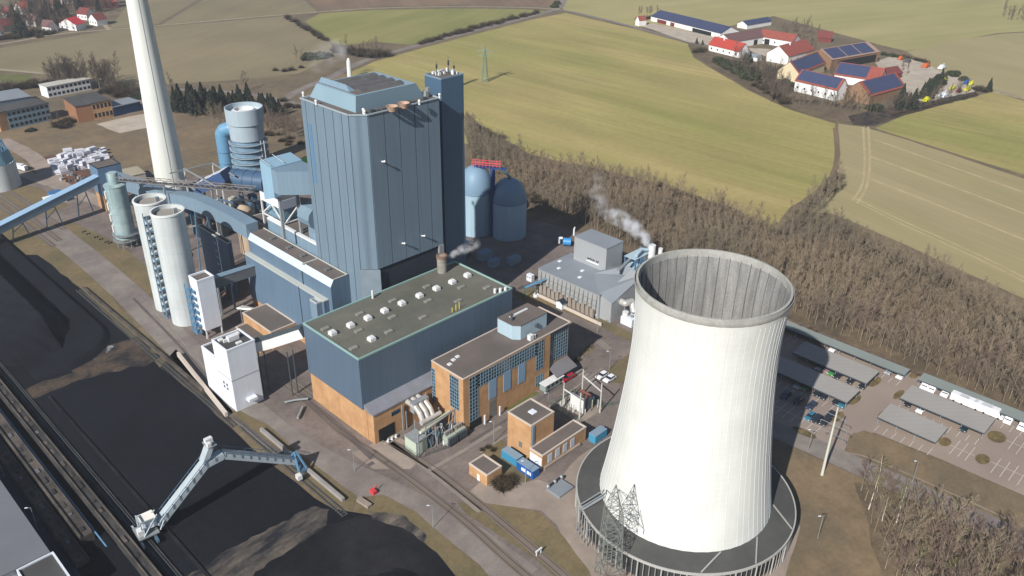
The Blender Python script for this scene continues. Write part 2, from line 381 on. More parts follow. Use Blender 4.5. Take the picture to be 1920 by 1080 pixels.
sheet('path', [(880, 922), (900, 905), (950, 912), (1010, 900), (1090, 925), (1090, 990), (1120, 1030), (1150, 1100), (1118, 1100), (1100, 1060), (1060, 1000), (1015, 958), (940, 948), (870, 938)], 0.07, M_conc, jit=0.2)
cx, cy = 156.5, 87.4
MB().lathe(cx, cy, [(28.0, 0.08), (34.5, 0.08)], 96).build('path', M_conc, kind='structure')
sheet('path', [(660, 850), (740, 815), (800, 850), (770, 880), (700, 880)], 0.075, M_conc, jit=0.6)
sheet('woodland_floor', [(300, 172), (330, 168), (520, 192), (560, 215), (540, 260), (500, 240), (330, 205)], 0.06, M_leaf, jit=1)
sheet('woodland_floor', [(872, 205), (900, 235), (1000, 292), (1130, 318), (1250, 350), (1380, 392), (1460, 440), (1490, 395), (1560, 330), (1572, 345), (1520, 400), (1640, 450), (1800, 530), (1920, 610), (2100, 700),
                         (2100, 870), (1920, 788), (1720, 700), (1480, 598), (1300, 520), (1180, 470), (1100, 440), (960, 385), (880, 330)], 0.06, M_leaf, jit=1.0)
# car park and the road beside it
sheet('car_park', [(1400, 560), (1480, 602), (1720, 704), (1930, 796), (2100, 870), (2100, 1020), (1920, 930), (1760, 860), (1640, 812), (1600, 812), (1580, 850), (1520, 830), (1440, 800), (1380, 700)], 0.08, M_park)
sheet('lawn', [(1584, 850), (1592, 818), (1620, 807), (1760, 862), (1920, 932), (2100, 1010), (2100, 1075), (1920, 988), (1780, 926), (1630, 860), (1605, 852)], 0.09, M_meadow, jit=0.15)
strip('road', [(1380, 780), (1470, 812), (1580, 862), (1780, 950), (1960, 1035), (2100, 1100)], 8.5, 0.10, M_road)
strip('path', [(1584, 850), (1625, 856), (1780, 924), (1920, 988), (2100, 1072)], 0.5, 0.14, M_conc, smooth=1)
sheet('lawn', [(1440, 818), (1560, 872), (1700, 935), (1920, 1040), (2100, 1130), (2000, 1400), (1500, 1400), (1470, 1090), (1500, 990), (1470, 900), (1440, 850)], 0.06, M_meadow, jit=0.2)
sheet('woodland_floor', [(1600, 905), (1640, 912), (1760, 965), (1920, 1040), (2100, 1130), (2100, 1300), (1700, 1300), (1660, 1090), (1620, 960)], 0.07, M_leaf, jit=0.8)
# coal yard
sheet('coal_yard', [(-400, 470), (70, 478), (150, 540), (250, 640), (300, 690), (365, 740), (430, 800), (520, 880), (590, 935), (625, 955), (690, 965), (760, 985), (830, 1050), (870, 1100), (870, 1500), (-400, 1500)], 0.05, M_coal, jit=0.5)
sheet('coal_yard', [(40, 735), (80, 715), (150, 700), (215, 672), (270, 655), (305, 665), (270, 688), (215, 690), (150, 712), (80, 742), (60, 750)], 0.07, M_dirt, jit=1.2, step=3)
sheet('coal_yard', [(130, 690), (170, 655), (230, 640), (262, 630), (290, 668), (240, 690), (180, 706), (140, 712)], 0.065, M_dirt, jit=1.2, step=3)
sheet('coal_yard', [(340, 1090), (430, 1030), (520, 985), (585, 950), (618, 955), (612, 985), (560, 1020), (500, 1058), (460, 1090)], 0.07, M_dust, jit=.5, step=1.5)
sheet('coal_yard', [(440, 1090), (500, 1050), (600, 985), (680, 965), (760, 985), (830, 1050), (860, 1100)], 0.065, M_coal2, jit=0.8, step=3)
sheet('coal_yard', [(690, 958), (760, 968), (800, 1005), (795, 1018), (755, 990), (700, 975)], 0.075, M_dust, jit=0.3, step=2)
for q in ((205, 655), (147, 684)):
    c0 = G(*q); sheet('puddle', [(c0[0] + 1.2 * math.cos(a) * random.uniform(.5, 1.3) + 1.2 * math.sin(a), c0[1] + 2.2 * math.sin(a) * random.uniform(.4, 1.2)) for a in np.linspace(0, 5.8, 12)], 0.09,
                      mat('wet_pale_dust', (170, 172, 180), (90, 92, 98), s2=.5, k=.75, rough=.5), ground=False)
# ---------------------------------------------------------------- materials of the plant
M_blueL = mat('light_blue_cladding', (114, 136, 154), s=0.05, amt=0.05, rough=0.55, streak=0.07, k=0.95, spec=0.4)
M_blueM = mat('mid_blue_cladding', (94, 116, 138), s=0.05, amt=0.06, rough=0.55, streak=0.08, k=0.9, panel=1.2)
M_blueD = mat('boiler_house_cladding', (108, 127, 143), s=0.035, amt=0.06, rough=0.5, streak=0.06, k=0.95, panel=0.6)
M_joint = mat('dark_joint', (38, 46, 58), amt=0, rough=0.8)
M_brick = mat('orange_brick', (190, 150, 110), (176, 136, 98), s=0.3, s2=0.25, amt=0.07, rough=0.9, k=0.86, fine=0.08, fine_s=3, streak=.06)
M_roofG = mat('green_grey_roofing', (114, 112, 104), (98, 100, 91), s2=0.06, s=0.3, amt=0.08, k=0.8, thr=(0.35, 0.65), fine=0.04)
M_roofB = mat('brown_grey_roofing', (116, 106, 102), (102, 96, 92), s2=0.1, s=0.4, amt=0.08, k=0.8, fine=0.05)
M_roofD = mat('dark_roofing', (84, 84, 84), (74, 74, 75), s2=0.1, s=0.4, amt=0.06, k=0.8)
M_white = mat('white_panel', (222, 228, 238), s=0.2, amt=0.03, rough=0.6, streak=0.04, k=0.9)
M_whiteg = mat('white_metal', (216, 218, 220), s=0.4, amt=0.05, rough=0.5, k=0.9)
M_steel = mat('grey_steel', (150, 156, 160), s=0.6, amt=0.1, rough=0.5, metal=0.2, k=0.9)
M_pipe = mat('silver_pipe', (200, 198, 194), s=0.8, amt=0.12, rough=0.35, metal=0.4, k=0.95)
M_darkst = mat('dark_steel', (70, 78, 84), s=0.6, amt=0.15, rough=0.6)
M_bluest = mat('blue_steel', (88, 128, 160), s=0.6, amt=0.12, rough=0.5)
M_concW = mat('white_concrete', (214, 218, 218), s=0.08, amt=0.03, rough=0.75, streak=0.05, k=0.95)
M_silo = mat('pale_silo_concrete', (196, 203, 205), s=0.15, amt=0.06, rough=0.75, streak=0.08, k=0.85)
M_silog = mat('pale_green_silo', (146, 170, 174), (168, 188, 192), s2=0.2, s=0.3, amt=0.06, rough=0.7, streak=0.12, k=0.8)
M_coping = mat('pale_coping', (186, 190, 186), amt=0.05, k=0.85)
M_copingT = mat('turquoise_coping', (142, 174, 170), amt=0.05, k=0.85)
M_copingP = mat('pinkish_coping', (200, 188, 178), amt=0.05, k=0.85)
M_glass = mat('dark_window_glass', (48, 74, 96), (26, 38, 52), s2=0.9, s=0.6, amt=0.3, rough=0.15, spec=0.7, thr=(0.45, 0.55))
M_frame = mat('pale_window_frame', (122, 146, 160), amt=0.05)
M_black = mat('dark_opening', (22, 24, 28), amt=0, rough=0.95)
M_soot = mat('weathered_grey_panel', (104, 108, 112), s=0.3, amt=0.1, panel=0.8, k=0.9)
M_greyP = mat('silver_grey_cladding', (168, 172, 176), s=0.1, amt=0.04, rough=0.4, metal=0.15, panel=0.9, k=0.9)
M_greyR = mat('blue_grey_metal_roof', (144, 151, 160), s=0.1, amt=0.06, rough=0.6, metal=0.1, panel=0.7, k=0.85)

def coping(mb, P, z, w=0.5, h=0.45):
    n = len(P)
    for i in range(n):
        a, b = P[i], P[(i + 1) % n]
        mb.beam((a[0], a[1], z + h / 2), (b[0], b[1], z + h / 2), w, h)
    return mb
def parapet(x0, x1, y0, y1, z, w=0.4, h=0.5, e=0.06):
    m = MB()
    m.box(x0 - e, x1 + e, y0 - e, y0 + w, z, z + h).box(x0 - e, x1 + e, y1 - w, y1 + e, z, z + h)
    m.box(x0 - e, x0 + w, y0 + w, y1 - w, z, z + h).box(x1 - w, x1 + e, y0 + w, y1 - w, z, z + h)
    return m
def roofbox(x0, x1, y0, y1, z):
    return MB().box(x0 + 0.41, x1 - 0.41, y0 + 0.41, y1 - 0.41, z, z + 0.12)

# ================================================================ cooling tower
TX, TY = 156.5, 87.4
def smoothprof(zs, rs, n):
    t = np.linspace(zs[0], zs[-1], n); c = np.polyfit(zs, rs, 4); return [(float(np.polyval(c, q)), float(q)) for q in t]
tw = thing('cooling_tower', 'tall white hyperbolic cooling tower with a grey open rim, standing on a round dark roof', 'cooling tower', (TX, TY, 0))
prof = smoothprof([7.5, 20, 32, 44, 56, 64, 69.0], [22.6, 20.6, 19.1, 17.9, 17.3, 17.5, 17.95], 40)
M_shell = mat('white_tower_shell', (242, 244, 241), (228, 231, 228), s=0.15, s2=0.08, amt=0.02, rough=0.85, k=0.72, thr=(0.3, 0.7), streak=.035, zlines=1.45)
# ribs: very shallow flutes down the shell
nt_ = 96
mb = MB(); vs = []; fs = []
for r, z_ in prof:
    for i in range(nt_):
        a = 2 * math.pi * i / nt_; rr = r + (0.07 if i % 2 else 0.0)
        vs.append((TX + rr * math.cos(a), TY + rr * math.sin(a), z_))
for j in range(len(prof) - 1):
    for i in range(nt_): fs.append((j * nt_ + i, j * nt_ + (i + 1) % nt_, (j + 1) * nt_ + (i + 1) % nt_, (j + 1) * nt_ + i))
mb.add(vs, fs); mb.build('outer_shell', M_shell, tw, smooth=60)
mb = MB()
for i in range(76):
    a = 2 * math.pi * (i + .5) / 76; pp = [(TX + (r + .05) * math.cos(a), TY + (r + .05) * math.sin(a), z_) for r, z_ in prof[::2]]
    for u_, v_ in zip(pp, pp[1:]): mb.beam(u_, v_, .08, .035)
mb.build('wind_rib', mat('rib_white', (232, 236, 238), amt=.02, k=.71), tw)
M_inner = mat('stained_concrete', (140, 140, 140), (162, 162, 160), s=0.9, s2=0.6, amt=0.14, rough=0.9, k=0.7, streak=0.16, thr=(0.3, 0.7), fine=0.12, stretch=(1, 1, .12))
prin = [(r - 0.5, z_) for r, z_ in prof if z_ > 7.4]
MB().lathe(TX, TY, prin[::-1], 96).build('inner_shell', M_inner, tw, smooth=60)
jm = MB()
for i in range(40):                          # dark form joints inside the shell
    a = 2 * math.pi * i / 40
    pp = [(TX + (r - 0.54) * math.cos(a), TY + (r - 0.54) * math.sin(a), z_) for r, z_ in prof if z_ > 25]
    for q, w_ in zip(pp, pp[1:]): jm.beam(q, w_, 0.14 + .12 * (i % 3 == 0), 0.08)
jm.build('joint_lines', mat('joint_stain', (92, 92, 92), amt=0.2, s=0.5), tw)
rt = prof[-1][0]
M_rim = mat('weathered_rim_concrete', (182, 182, 178), (158, 158, 154), s=0.3, s2=0.3, amt=0.12, k=0.85, fine=0.1)
MB().lathe(TX, TY, [(rt, 68.6), (rt + 0.34, 69.3), (rt + 0.34, 70.1), (rt + 0.24, 70.1), (rt + 0.22, 69.7), (rt - 0.05, 69.7), (rt - 0.05, 70.5), (rt - 0.55, 70.5), (rt - 0.55, 68.6)], 96, close=True).build('rim_walkway', M_rim, tw, smooth=30)
MB().lathe(TX, TY, [(rt - .04, 69.76), (rt + .23, 69.76)], 96).build('rim_gap', M_joint, tw)
MB().lathe(TX, TY, [(22.3, 7.75), (28.6, 6.9), (28.6, 6.6), (22.3, 6.6)], 96, close=True).build('ring_roof', mat('charcoal_roof_felt', (84, 84, 82), (76, 76, 76), s2=0.1, s=0.5, amt=0.05, k=0.85), tw, smooth=30)
mb = MB()
mb.lathe(TX, TY, [(28.62, 6.4), (28.95, 6.4), (28.95, 7.05), (28.62, 7.05)], 96, close=True)
for i in range(120):
    a = 2 * math.pi * i / 120; w_ = 0.3 if i % 4 == 0 else 0.12
    mb.beam((TX + 28.75 * math.cos(a), TY + 28.75 * math.sin(a), 0), (TX + 28.75 * math.cos(a), TY + 28.75 * math.sin(a), 6.6), w_)
mb.build('column_ring', mat('pale_column', (168, 168, 166), amt=0.08, k=0.9), tw)
MB().lathe(TX, TY, [(27.6, 0.05), (27.6, 6.6)], 96).build('louvres', mat('dark_louvre', (48, 50, 52), amt=0.1), tw)
MB().disc(TX, TY, 24, 1.0, 64).build('basin', M_black, tw)
for a0 in (-1.05, -0.55, 0.05):              # cable ducts across the ring roof
    MB().beam((TX + 23 * math.cos(a0 - 1.1), TY + 23 * math.sin(a0 - 1.1), 7.85), (TX + 28.5 * math.cos(a0 - 1.35), TY + 28.5 * math.sin(a0 - 1.35), 7.25), 0.35, 0.2).build('roof_duct', mat('grey_duct', (150, 150, 148), amt=0.1), tw)

# ================================================================ turbine hall
x0, x1, y0, y1, zt = 114.0, 176.8, 172.8, 201.5, 28.2
th = thing('turbine_hall', 'big blue clad hall with a flat green-grey roof on an orange brick base', 'industrial hall', (x0, y0, 0))
zc = 10.9
MB().box(x0 + 0.35, x1 - 0.3, y0 - 1.2, y1 - 0.3, 0, zc).build('brick_base', M_brick, th)
MB().box(x0, x1, y0, y1, zc - 0.2, zt).build('cladding', mat('hall_cladding', (84, 102, 121), s=0.03, amt=0.05, rough=0.5, streak=0.05, panel=1.0, k=0.95), th)
MB().add([(x0 + 0.4, y0 - 4.6, zc + 0.01), (x1, y0 - 4.6, zc + 0.01), (x1, y0 - 0.01, zc + 1.5), (x0 + 0.4, y0 - 0.01, zc + 1.5), (x0 + 0.4, y0 - 4.6, zc - 0.5), (x1, y0 - 4.6, zc - 0.5), (x1, y0 - 0.01, zc - 0.5), (x0 + 0.4, y0 - 0.01, zc - 0.5)],
         [(0, 1, 2, 3), (0, 4, 5, 1), (3, 7, 4, 0), (1, 5, 6, 2)]).build('lean_to_roof', mat('grey_slate_roof', (128, 130, 140), s=0.4, amt=0.1, k=0.85), th)
MB().box(x0 + 0.5, x1, y0 - 4.3, y0 - 1.2, 0, zc - 0.5).build('lean_to_wall', M_brick, th)
roofbox(x0, x1, y0, y1, zt).build('roof', M_roofG, th)
parapet(x0, x1, y0, y1, zt, h=0.55).build('coping', M_copingT, th)
sk = [(346, 757), (487, 697), (622, 641), (752, 584), (887, 526), (1025, 467), (1157, 411), (1280, 360), (1398, 309), (650, 803)]
for a, b in sk:
    q = G(540 + a * 0.2407, 440 + b * 0.2407, zt + 1)
    s_ = MB().box(q[0] - 1.0, q[0] + 1.0, q[1] - 1.0, q[1] + 1.0, zt + 0.1, zt + 1.15); s_.box(q[0] - 0.75, q[0] + 0.75, q[1] - 0.75, q[1] + 0.75, zt + 1.15, zt + 1.45)
    s_.build('roof_ventilator', M_whiteg, th)
for a, b in ((290, 728), (550, 745), (558, 612), (812, 638), (785, 752), (510, 880), (815, 510), (1090, 512), (1050, 640), (1325, 512), (1350, 405), (1550, 408), (1080, 400)):
    q = G(540 + a * 0.2407, 440 + b * 0.2407, zt + 0.5)
    MB().box(q[0] - 1.3, q[0] + 1.3, q[1] - 0.7, q[1] + 0.7, zt + 0.1, zt + 0.6).build('skylight', mat('grey_skylight', (140, 140, 134), amt=0.1, k=0.8), th)
q = G(848, 586, zt)
for dx in (0, 1.6, 3.0): MB().cyl(q[0] + dx, q[1], 0.12, zt, zt + 1.8 + dx * .3, 6).build('roof_mast', mat('yellow_paint', (206, 190, 70), amt=0.1), th)
q = G(938, 549, zt); mb = MB()
for dx, dy in ((0, 0), (1.8, -.6), (-1.5, 1)): mb.cyl(q[0] + dx, q[1] + dy, 0.5, zt, zt + 1.7, 8)
mb.build('roof_vent_pipe', M_whiteg, th)
q = G(699, 560, zt); mb = MB().cyl(q[0], q[1], 0.35, zt, zt + 3, 8)
mb.build('roof_vent_pipe', M_whiteg, th)
dx0, dz0 = PY(704, 808, y0 - 4.3)
MB().box(x0 + 2, x0 + 8, y0 - 4.38, y0 - 4.2, 0, 4.6).build('gate', M_black, th)
dx0, dz0 = PY(742, 773, y0 - 4.3)
MB().box(dx0 - 1.6, dx0 + 1.6, y0 - 4.36, y0 - 4.2, dz0 - .7, dz0 + .7).build('window', M_glass, th)
# short flue on the hall's back edge
q = G(829, 510, zt)
fl = thing('vent_stack', 'short grey cylindrical stack steaming at the back edge of the big flat roof', 'chimney', (q[0], q[1], zt))
MB().cyl(q[0], q[1], 1.7, zt, zt + 6.2, 20).build('flue', mat('weathered_flue', (140, 136, 130), (160, 156, 148), s2=0.5, amt=0.1, k=0.8), fl, smooth=40)
MB().lathe(q[0], q[1], [(1.95, zt + 5.6), (1.95, zt + 6.5), (1.3, zt + 6.5), (1.3, zt + 5.6)], 20, close=True).build('collar', mat('rusty_collar', (120, 96, 84), amt=0.1), fl, smooth=40)
STEAM_A = (q[0], q[1], zt + 6.5)

# ================================================================ boiler house
bz, bb = 87.5, 35.8
BX0, BC1, BC2, BX1, BY0, BY1 = 140.6, 207.2, 144.9, 173.3, 203.3, 233.0
bh = thing('boiler_house', 'huge blue clad boiler house with vertical panels, chamfered corner and a truncated penthouse roof', 'boiler house', (BX0, BY0, 0))
ch = 0
POLY = [(BX0, BY1), (BX0, BC1), (BC2, BY0), (BX1, BY0), (BX1, BY1)]
core = [(BX0 + .5, BY1 - .5), (BX0 + .5, BC1 + .2), (BC2 + .2, BY0 + .5), (BX1 - .5, BY0 + .5), (BX1 - .5, BY1 - .5)]
MB().prism(core, 20, bz - 0.3).build('core_wall', M_joint, bh)
def panels(a, b, n, z0, z1, gap=0.28, t=0.6, cuts=None):
    m = MB(); a = Vector(a); b = Vector(b); d = (b - a); L = d.length; d /= L; nrm = Vector((d.y, -d.x))
    cs = cuts or [i / n for i in range(n + 1)]
    for c0, c1 in zip(cs, cs[1:]):
        p = a + d * (L * c0 + gap / 2); q = a + d * (L * c1 - gap / 2)
        m.prism([(p.x, p.y), (q.x, q.y), (q.x - nrm.x * t, q.y - nrm.y * t), (p.x - nrm.x * t, p.y - nrm.y * t)], z0, z1)
    return m
panels((BX0, BY1), (BX0, BC1), 6, 20, bz, cuts=[0, 0.10, 0.30, 0.49, 0.68, 0.86, 1.0]).build('west_cladding', M_blueD, bh)
panels((BX0, BC1), (BC2, BY0), 1, bb, bz).build('chamfer_cladding', M_blueD, bh)
panels((BC2, BY0), (BX1, BY0), 5, bb, bz, cuts=[0, 0.215, 0.42, 0.635, 0.83, 1.0]).build('south_cladding', M_blueD, bh)
panels((BX1, BY0), (BX1, BY1), 5, 20, bz).build('east_cladding', M_blueD, bh)
panels((BX1, BY1), (BX0, BY1), 5, 20, bz).build('north_cladding', M_blueD, bh)
q = PX(588, 300, BX0 - .05); q2 = PX(572, 300, BX0 - .05)
MB().box(BX0 - 0.07, BX0 - 0.01, BY1 - 4.9, BY1 - 3.3, 60, 80).build('blue_stripe', mat('bright_blue_panel', (84, 122, 156), amt=0.04, k=.9), bh)
MB().prism([(BX0 - .25, BC1 + .3), (BC2 + .3, BY0 - .6), (BC2 + .3, BY0 + 2), (BX0 + 2, BC1 + .3)], 20, bb - 0.2).build('corner_box', mat('weathered_blue_panel', (120, 134, 146), s=0.3, amt=0.1, panel=0.9, k=0.9), bh)
MB().box(BX1 - 2.2, BX1 - .1, BY0 - .3, BY0 + 1, 20, bb).build('corner_pillar', M_steel, bh)
mb = MB(); 
for i in range(len(POLY)):
    a, b = POLY[i], POLY[(i + 1) % len(POLY)]; mb.beam((a[0], a[1], bz + .1), (b[0], b[1], bz + .1), 0.55, 0.35)
mb.build('coping', mat('blue_grey_coping', (160, 172, 180), amt=.04, k=.85), bh)
MB().prism([(a * .985 + 157 * .015, b * .985 + 218 * .015) for a, b in POLY], bz - .2, bz - 0.05).build('roof_deck', M_roofB, bh)
# penthouse
zz = HZ((667, 211.5), (667, 180.5), bz)
f0 = G(667, 211.5, bz); l0 = G(580, 181.5, bz); r0 = G(797, 181, bz)
px0, py0, py1, px1 = f0[0], f0[1], l0[1], r0[0]
tf = G(667, 180.5, zz); tl = G(595, 156, zz); tr = G(780, 156, zz)
top = [(tf[0], tl[1]), (tf[0], tf[1]), (tr[0], tf[1]), (tr[0], tl[1])]
base = [(px0, py1), (px0, py0), (px1, py0), (px1, py1)]
m = MB(); n = 4
m.add([(a, b, bz - .04) for a, b in base] + [(a, b, zz) for a, b in top], [(i, (i + 1) % n, n + (i + 1) % n, n + i) for i in range(n)] + [tuple(range(n, 2 * n))])
m.build('penthouse', mat('penthouse_cladding', (134, 160, 176), s=0.1, amt=0.04, rough=0.5, k=0.9), bh)
MB().box(top[1][0] + 1.0, top[2][0] - 3.5, top[1][1] + 1.0, top[0][1] - 1.2, zz + .01, zz + .12).build('penthouse_roof', M_roofB, bh)
_c = [G(*q_, zz) for q_ in ((607, 156), (695, 137), (754, 156), (677, 176))]
tx0 = (_c[0][0] + _c[3][0]) / 2 + 1.5; tx1 = (_c[1][0] + _c[2][0]) / 2; ty0 = (_c[2][1] + _c[3][1]) / 2; ty1 = (_c[0][1] + _c[1][1]) / 2; print('louv', tx0, tx1, ty0, ty1)
for i in range(4):
    yy = ty0 + (ty1 - ty0) * (i + .1) / 4; w_ = (ty1 - ty0) / 4 * .62
    m = MB().add([(tx0, yy, zz + .15), (tx1, yy, zz + .15), (tx1, yy + w_, zz + .15), (tx0, yy + w_, zz + .15), (tx0, yy + w_ * .3, zz + .75), (tx1, yy + w_ * .3, zz + .75), (tx1, yy + w_ * .7, zz + .75), (tx0, yy + w_ * .7, zz + .75)],
                 [(0, 1, 5, 4), (1, 2, 6, 5), (2, 3, 7, 6), (3, 0, 4, 7), (4, 5, 6, 7)])
    m.build('smoke_louvre', mat('dark_louvre_metal', (88, 88, 90), s=.5, amt=0.2, rough=0.5), bh)
MB().add([(tx0 - 2.6, ty1 + 1.5, zz + .15), (tx0 - 2.6, ty0 + 3, zz + .15), (tx0 - .3, ty0 + 3, zz + .15), (tx0 - .3, ty1 + 1.5, zz + .15), (tx0 - 1.5, ty1 + 1.5, zz + 1.6), (tx0 - 1.5, ty0 + 6, zz + 1.6)], [(0, 1, 5, 4), (1, 2, 5), (2, 3, 4, 5), (3, 0, 4)]).build('roof_hood', M_blueL, bh)
for px_, py_ in ((735, 196), (757, 190)):
    q = G(px_, py_, bz + 2)
    MB().lathe(q[0], q[1], [(1.2, bz), (1.4, bz + .6), (1.9, bz + 1.6), (1.7, bz + 1.6), (1.0, bz + .6)], 20).build('exhaust_cone', mat('rusty_cone', (178, 150, 132), s=1, amt=0.15, k=.9), bh, smooth=40)
for px_, py_ in ((568, 172), (592, 187), (681, 203), (786, 187), (824, 175), (683, 206)):
    q = G(px_, py_, bz + 1.6)
    MB().cyl(q[0], q[1], 0.35, bz, bz + 1.0, 8).ball((q[0], q[1], bz + 1.2), .5, 8, 5).build('safety_valve', M_whiteg, bh, smooth=50)
mb = MB()
for i in range(10):
    mb.box(BC2 + 2 + i * 2.3, BC2 + 3.6 + i * 2.3, BY0 + 1.2, BY0 + 2.2, bz, bz + .4 + .5 * (i % 3 == 0))
mb.build('roof_pipework', M_darkst, bh)
for px_, py_ in ((716, 303), (754, 456), (791, 442)):
    q = PY(px_, py_, BY0)
    MB().tube((q[0], BY0, q[1]), (q[0], BY0 - 1.3, q[1] + .3), .25, n=8).ball((q[0], BY0 - 1.4, q[1] + .4), .4, 8, 6).build('wall_outlet', M_whiteg, bh, smooth=50)

# stair and lift tower on the boiler house
ex0, ex1, ey0, ey1 = BX1 - .2, 182.9, BY0 + 3.2, BY0 + 11.5
ez = PY(827, 150, ey0)[1]
et = thing('stair_tower', 'slim dark blue stair tower with antennas, attached to the right end of the boiler house', 'tower', (ex0, ey0, 0))
ex1 = PY(869, 146, ey0)[0]
ex0b = PY(827, 150, ey0)[0]
MB().box(ex0b, ex1, ey0, ey1, 0, ez).build('cladding', mat('stair_tower_cladding', (72, 98, 122), s=0.05, amt=0.05, rough=0.5, panel=1.2, k=.95), et)
MB().box(ex0b + .4, ex1 - .4, ey0 + .4, ey1 - .4, ez, ez + .12).build('roof', M_roofB, et)
parapet(ex0b, ex1, ey0, ey1, ez, .3, .5).build('coping', M_blueL, et)
mb = MB(); random.seed(3)
for i in range(14):
    a, b = random.uniform(ex0b + 1, ex1 - 1), random.uniform(ey0 + 1, ey1 - 1); h_ = random.choice([.5, .8, 1.2])
    MB().box(a, a + random.uniform(.4, 1.2), b, b + random.uniform(.3, .9), ez + .12, ez + .12 + h_).build('roof_plant', M_whiteg, et)
for fx, fy, h_ in ((.25, .6, 5), (.7, .5, 6), (.8, .3, 4)):
    a, b = ex0b + (ex1 - ex0b) * fx, ey0 + (ey1 - ey0) * fy
    MB().tube((a, b, ez), (a, b, ez + h_), .16, .05, 6).box(a - .3, a + .3, b - .15, b + .15, ez + h_ * .5, ez + h_ * .75).build('antenna', M_darkst, et)
mb = MB()
for a, b, h_ in ((3.4, 2.5, 2.2), (2.0, 3.2, 3.0), (1.4, 5.2, 1.6), (3.8, 5.6, 1.2)): MB().box(BX1 - a, BX1 - a + 1.1, BY0 + b, BY0 + b + 1.2, bz, bz + h_).build('cabinet', M_steel, bh)

# ================================================================ chimney
q = G(326, 366)
chx, chy = q
H = 205
cr = PX  # noqa
def rad_at(pl, pr):      # silhouette width to radius at the chimney's distance
    d1, d2 = ray(*pl), ray(*pr); d1 = d1 / np.linalg.norm(d1); d2 = d2 / np.linalg.norm(d2)
    return math.acos(float(d1 @ d2)) / 2
D0 = math.dist((chx, chy), (0, 0))
zmid = HZ((326, 366), (310, 270)); ztop = HZ((326, 366), (258, 0))
r_m = rad_at((282, 270), (337.5, 270)) * math.hypot(D0, S - zmid); r_t = rad_at((237.5, 0), (279, 0)) * math.hypot(D0, S - ztop)
k_ = (r_t - r_m) / (ztop - zmid); r_0 = r_m - k_ * zmid
cm = thing('power_station_chimney', 'very tall tapering pale concrete chimney rising out of the top of the photo', 'chimney', (chx, chy, 0))
M_chim = mat('pale_chimney_concrete', (214, 217, 212), (204, 208, 204), s2=0.05, s=0.1, amt=0.03, rough=0.85, k=0.95, streak=0.04)
MB().lathe(chx, chy, [(r_0 + k_ * z_, z_) for z_ in np.linspace(0, H, 60)], 64).build('shaft', M_chim, cm, smooth=40)
MB().lathe(chx, chy, [(r_0 + k_ * H, H), (r_0 + k_ * H + .3, H), (r_0 + k_ * H + .3, H + .8), (r_0 + k_ * H - .8, H + .8)], 64).build('crown', M_chim, cm, smooth=40)
mb = MB(); a = math.atan2(-chy, -chx) + 0.12
P = [(chx + (r_0 + k_ * z_ + .06) * math.cos(a), chy + (r_0 + k_ * z_ + .06) * math.sin(a), z_) for z_ in np.linspace(2, H, 40)]
for u, v in zip(P, P[1:]): mb.beam(u, v, .16, .1)
mb.build('ladder_line', M_steel, cm)
# ================================================================ generic building with flat roof, coping, optional brick base
def bldg(name, label, cat, x0, x1, y0, y1, zt, wall, roof=None, cop=None, base=None, zb=0, z0=0, group=None, ph=0.45):
    t = thing(name, label, cat, (x0, y0, z0), group)
    if base is not None:
        MB().box(x0 + .15, x1 - .15, y0 + .15, y1 - .15, z0, zb).build('brick_base', base, t)
    MB().box(x0, x1, y0, y1, zb if base is not None else z0, zt).build('wall', wall, t)
    roofbox(x0, x1, y0, y1, zt).build('roof', roof or M_roofB, t)
    parapet(x0, x1, y0, y1, zt, .35, ph).build('coping', cop or M_coping, t)
    return t
def glazing(t, axis, c, a0, a1, z0, z1, du=1.2, dz=1.2, w=0.13, name='window', out=-1):   # window field with its frame as sub-part
    m = MB(); f = MB(); e = 0.06 * out
    n = max(1, round((a1 - a0) / du)); k = max(1, round((z1 - z0) / dz))
    if axis == 'y':
        m.box(a0, a1, c + e, c + e * .2, z0, z1)
        for i in range(n + 1): x = a0 + (a1 - a0) * i / n; f.box(x - w / 2, x + w / 2, c + e * 2.4, c + e * 1.1, z0, z1)
        for i in range(k + 1): q = z0 + (z1 - z0) * i / k; f.box(a0, a1, c + e * 2.3, c + e * 1.15, q - w / 2, q + w / 2)
    else:
        m.box(c + e, c + e * .2, a0, a1, z0, z1)
        for i in range(n + 1): x = a0 + (a1 - a0) * i / n; f.box(c + e * 2.4, c + e * 1.1, x - w / 2, x + w / 2, z0, z1)
        for i in range(k + 1): q = z0 + (z1 - z0) * i / k; f.box(c + e * 2.3, c + e * 1.15, a0, a1, q - w / 2, q + w / 2)
    o = m.build(name, M_glass, t)
    f.build('window_frame', M_frame, o)
    return o
z4 = lambda x, y: (320 + x / 6, 300 + y / 6)
z5 = lambda x, y: (340 + x * .2593, 480 + y * .2593)
z7 = lambda x, y: (960 + x * .1759, 430 + y * .1759)
z8 = lambda x, y: (x / 6, 240 + y / 6)

# ---- bunker bay between silos and boiler house
bk = thing('coal_bunker_bay', 'long blue clad bay with a slanted white roof edge, before the boiler house', 'industrial hall', (131, 204, 0))
MB().box(131.3, 140, 216.5, 267.5, 0, 5.5).build('brick_base', M_brick, bk)
MB().box(131, 141, 216.3, 267.7, 5.5, 23.6).build('lower_cladding', M_blueM, bk)
MB().box(130.9, 133.1, 216.2, 267.8, 23.6, 24.0).build('lower_coping', M_coping, bk)
yA, yB = 214.2, 267.5
pr_ = [(133, 5.5), (133, 29.3), (134.3, 31.4), (139.9, 31.4), (141.2, 29.3), (141.2, 5.5)]
MB().add([(a, yA, b) for a, b in pr_] + [(a, yB, b) for a, b in pr_], [tuple(range(6))[::-1], tuple(range(6, 12)), (1, 0, 6, 7), (5, 4, 10, 11)][:2] + [(0, 1, 7, 6), (4, 5, 11, 10), (5, 0, 6, 11)]).build('upper_cladding', M_blueM, bk)
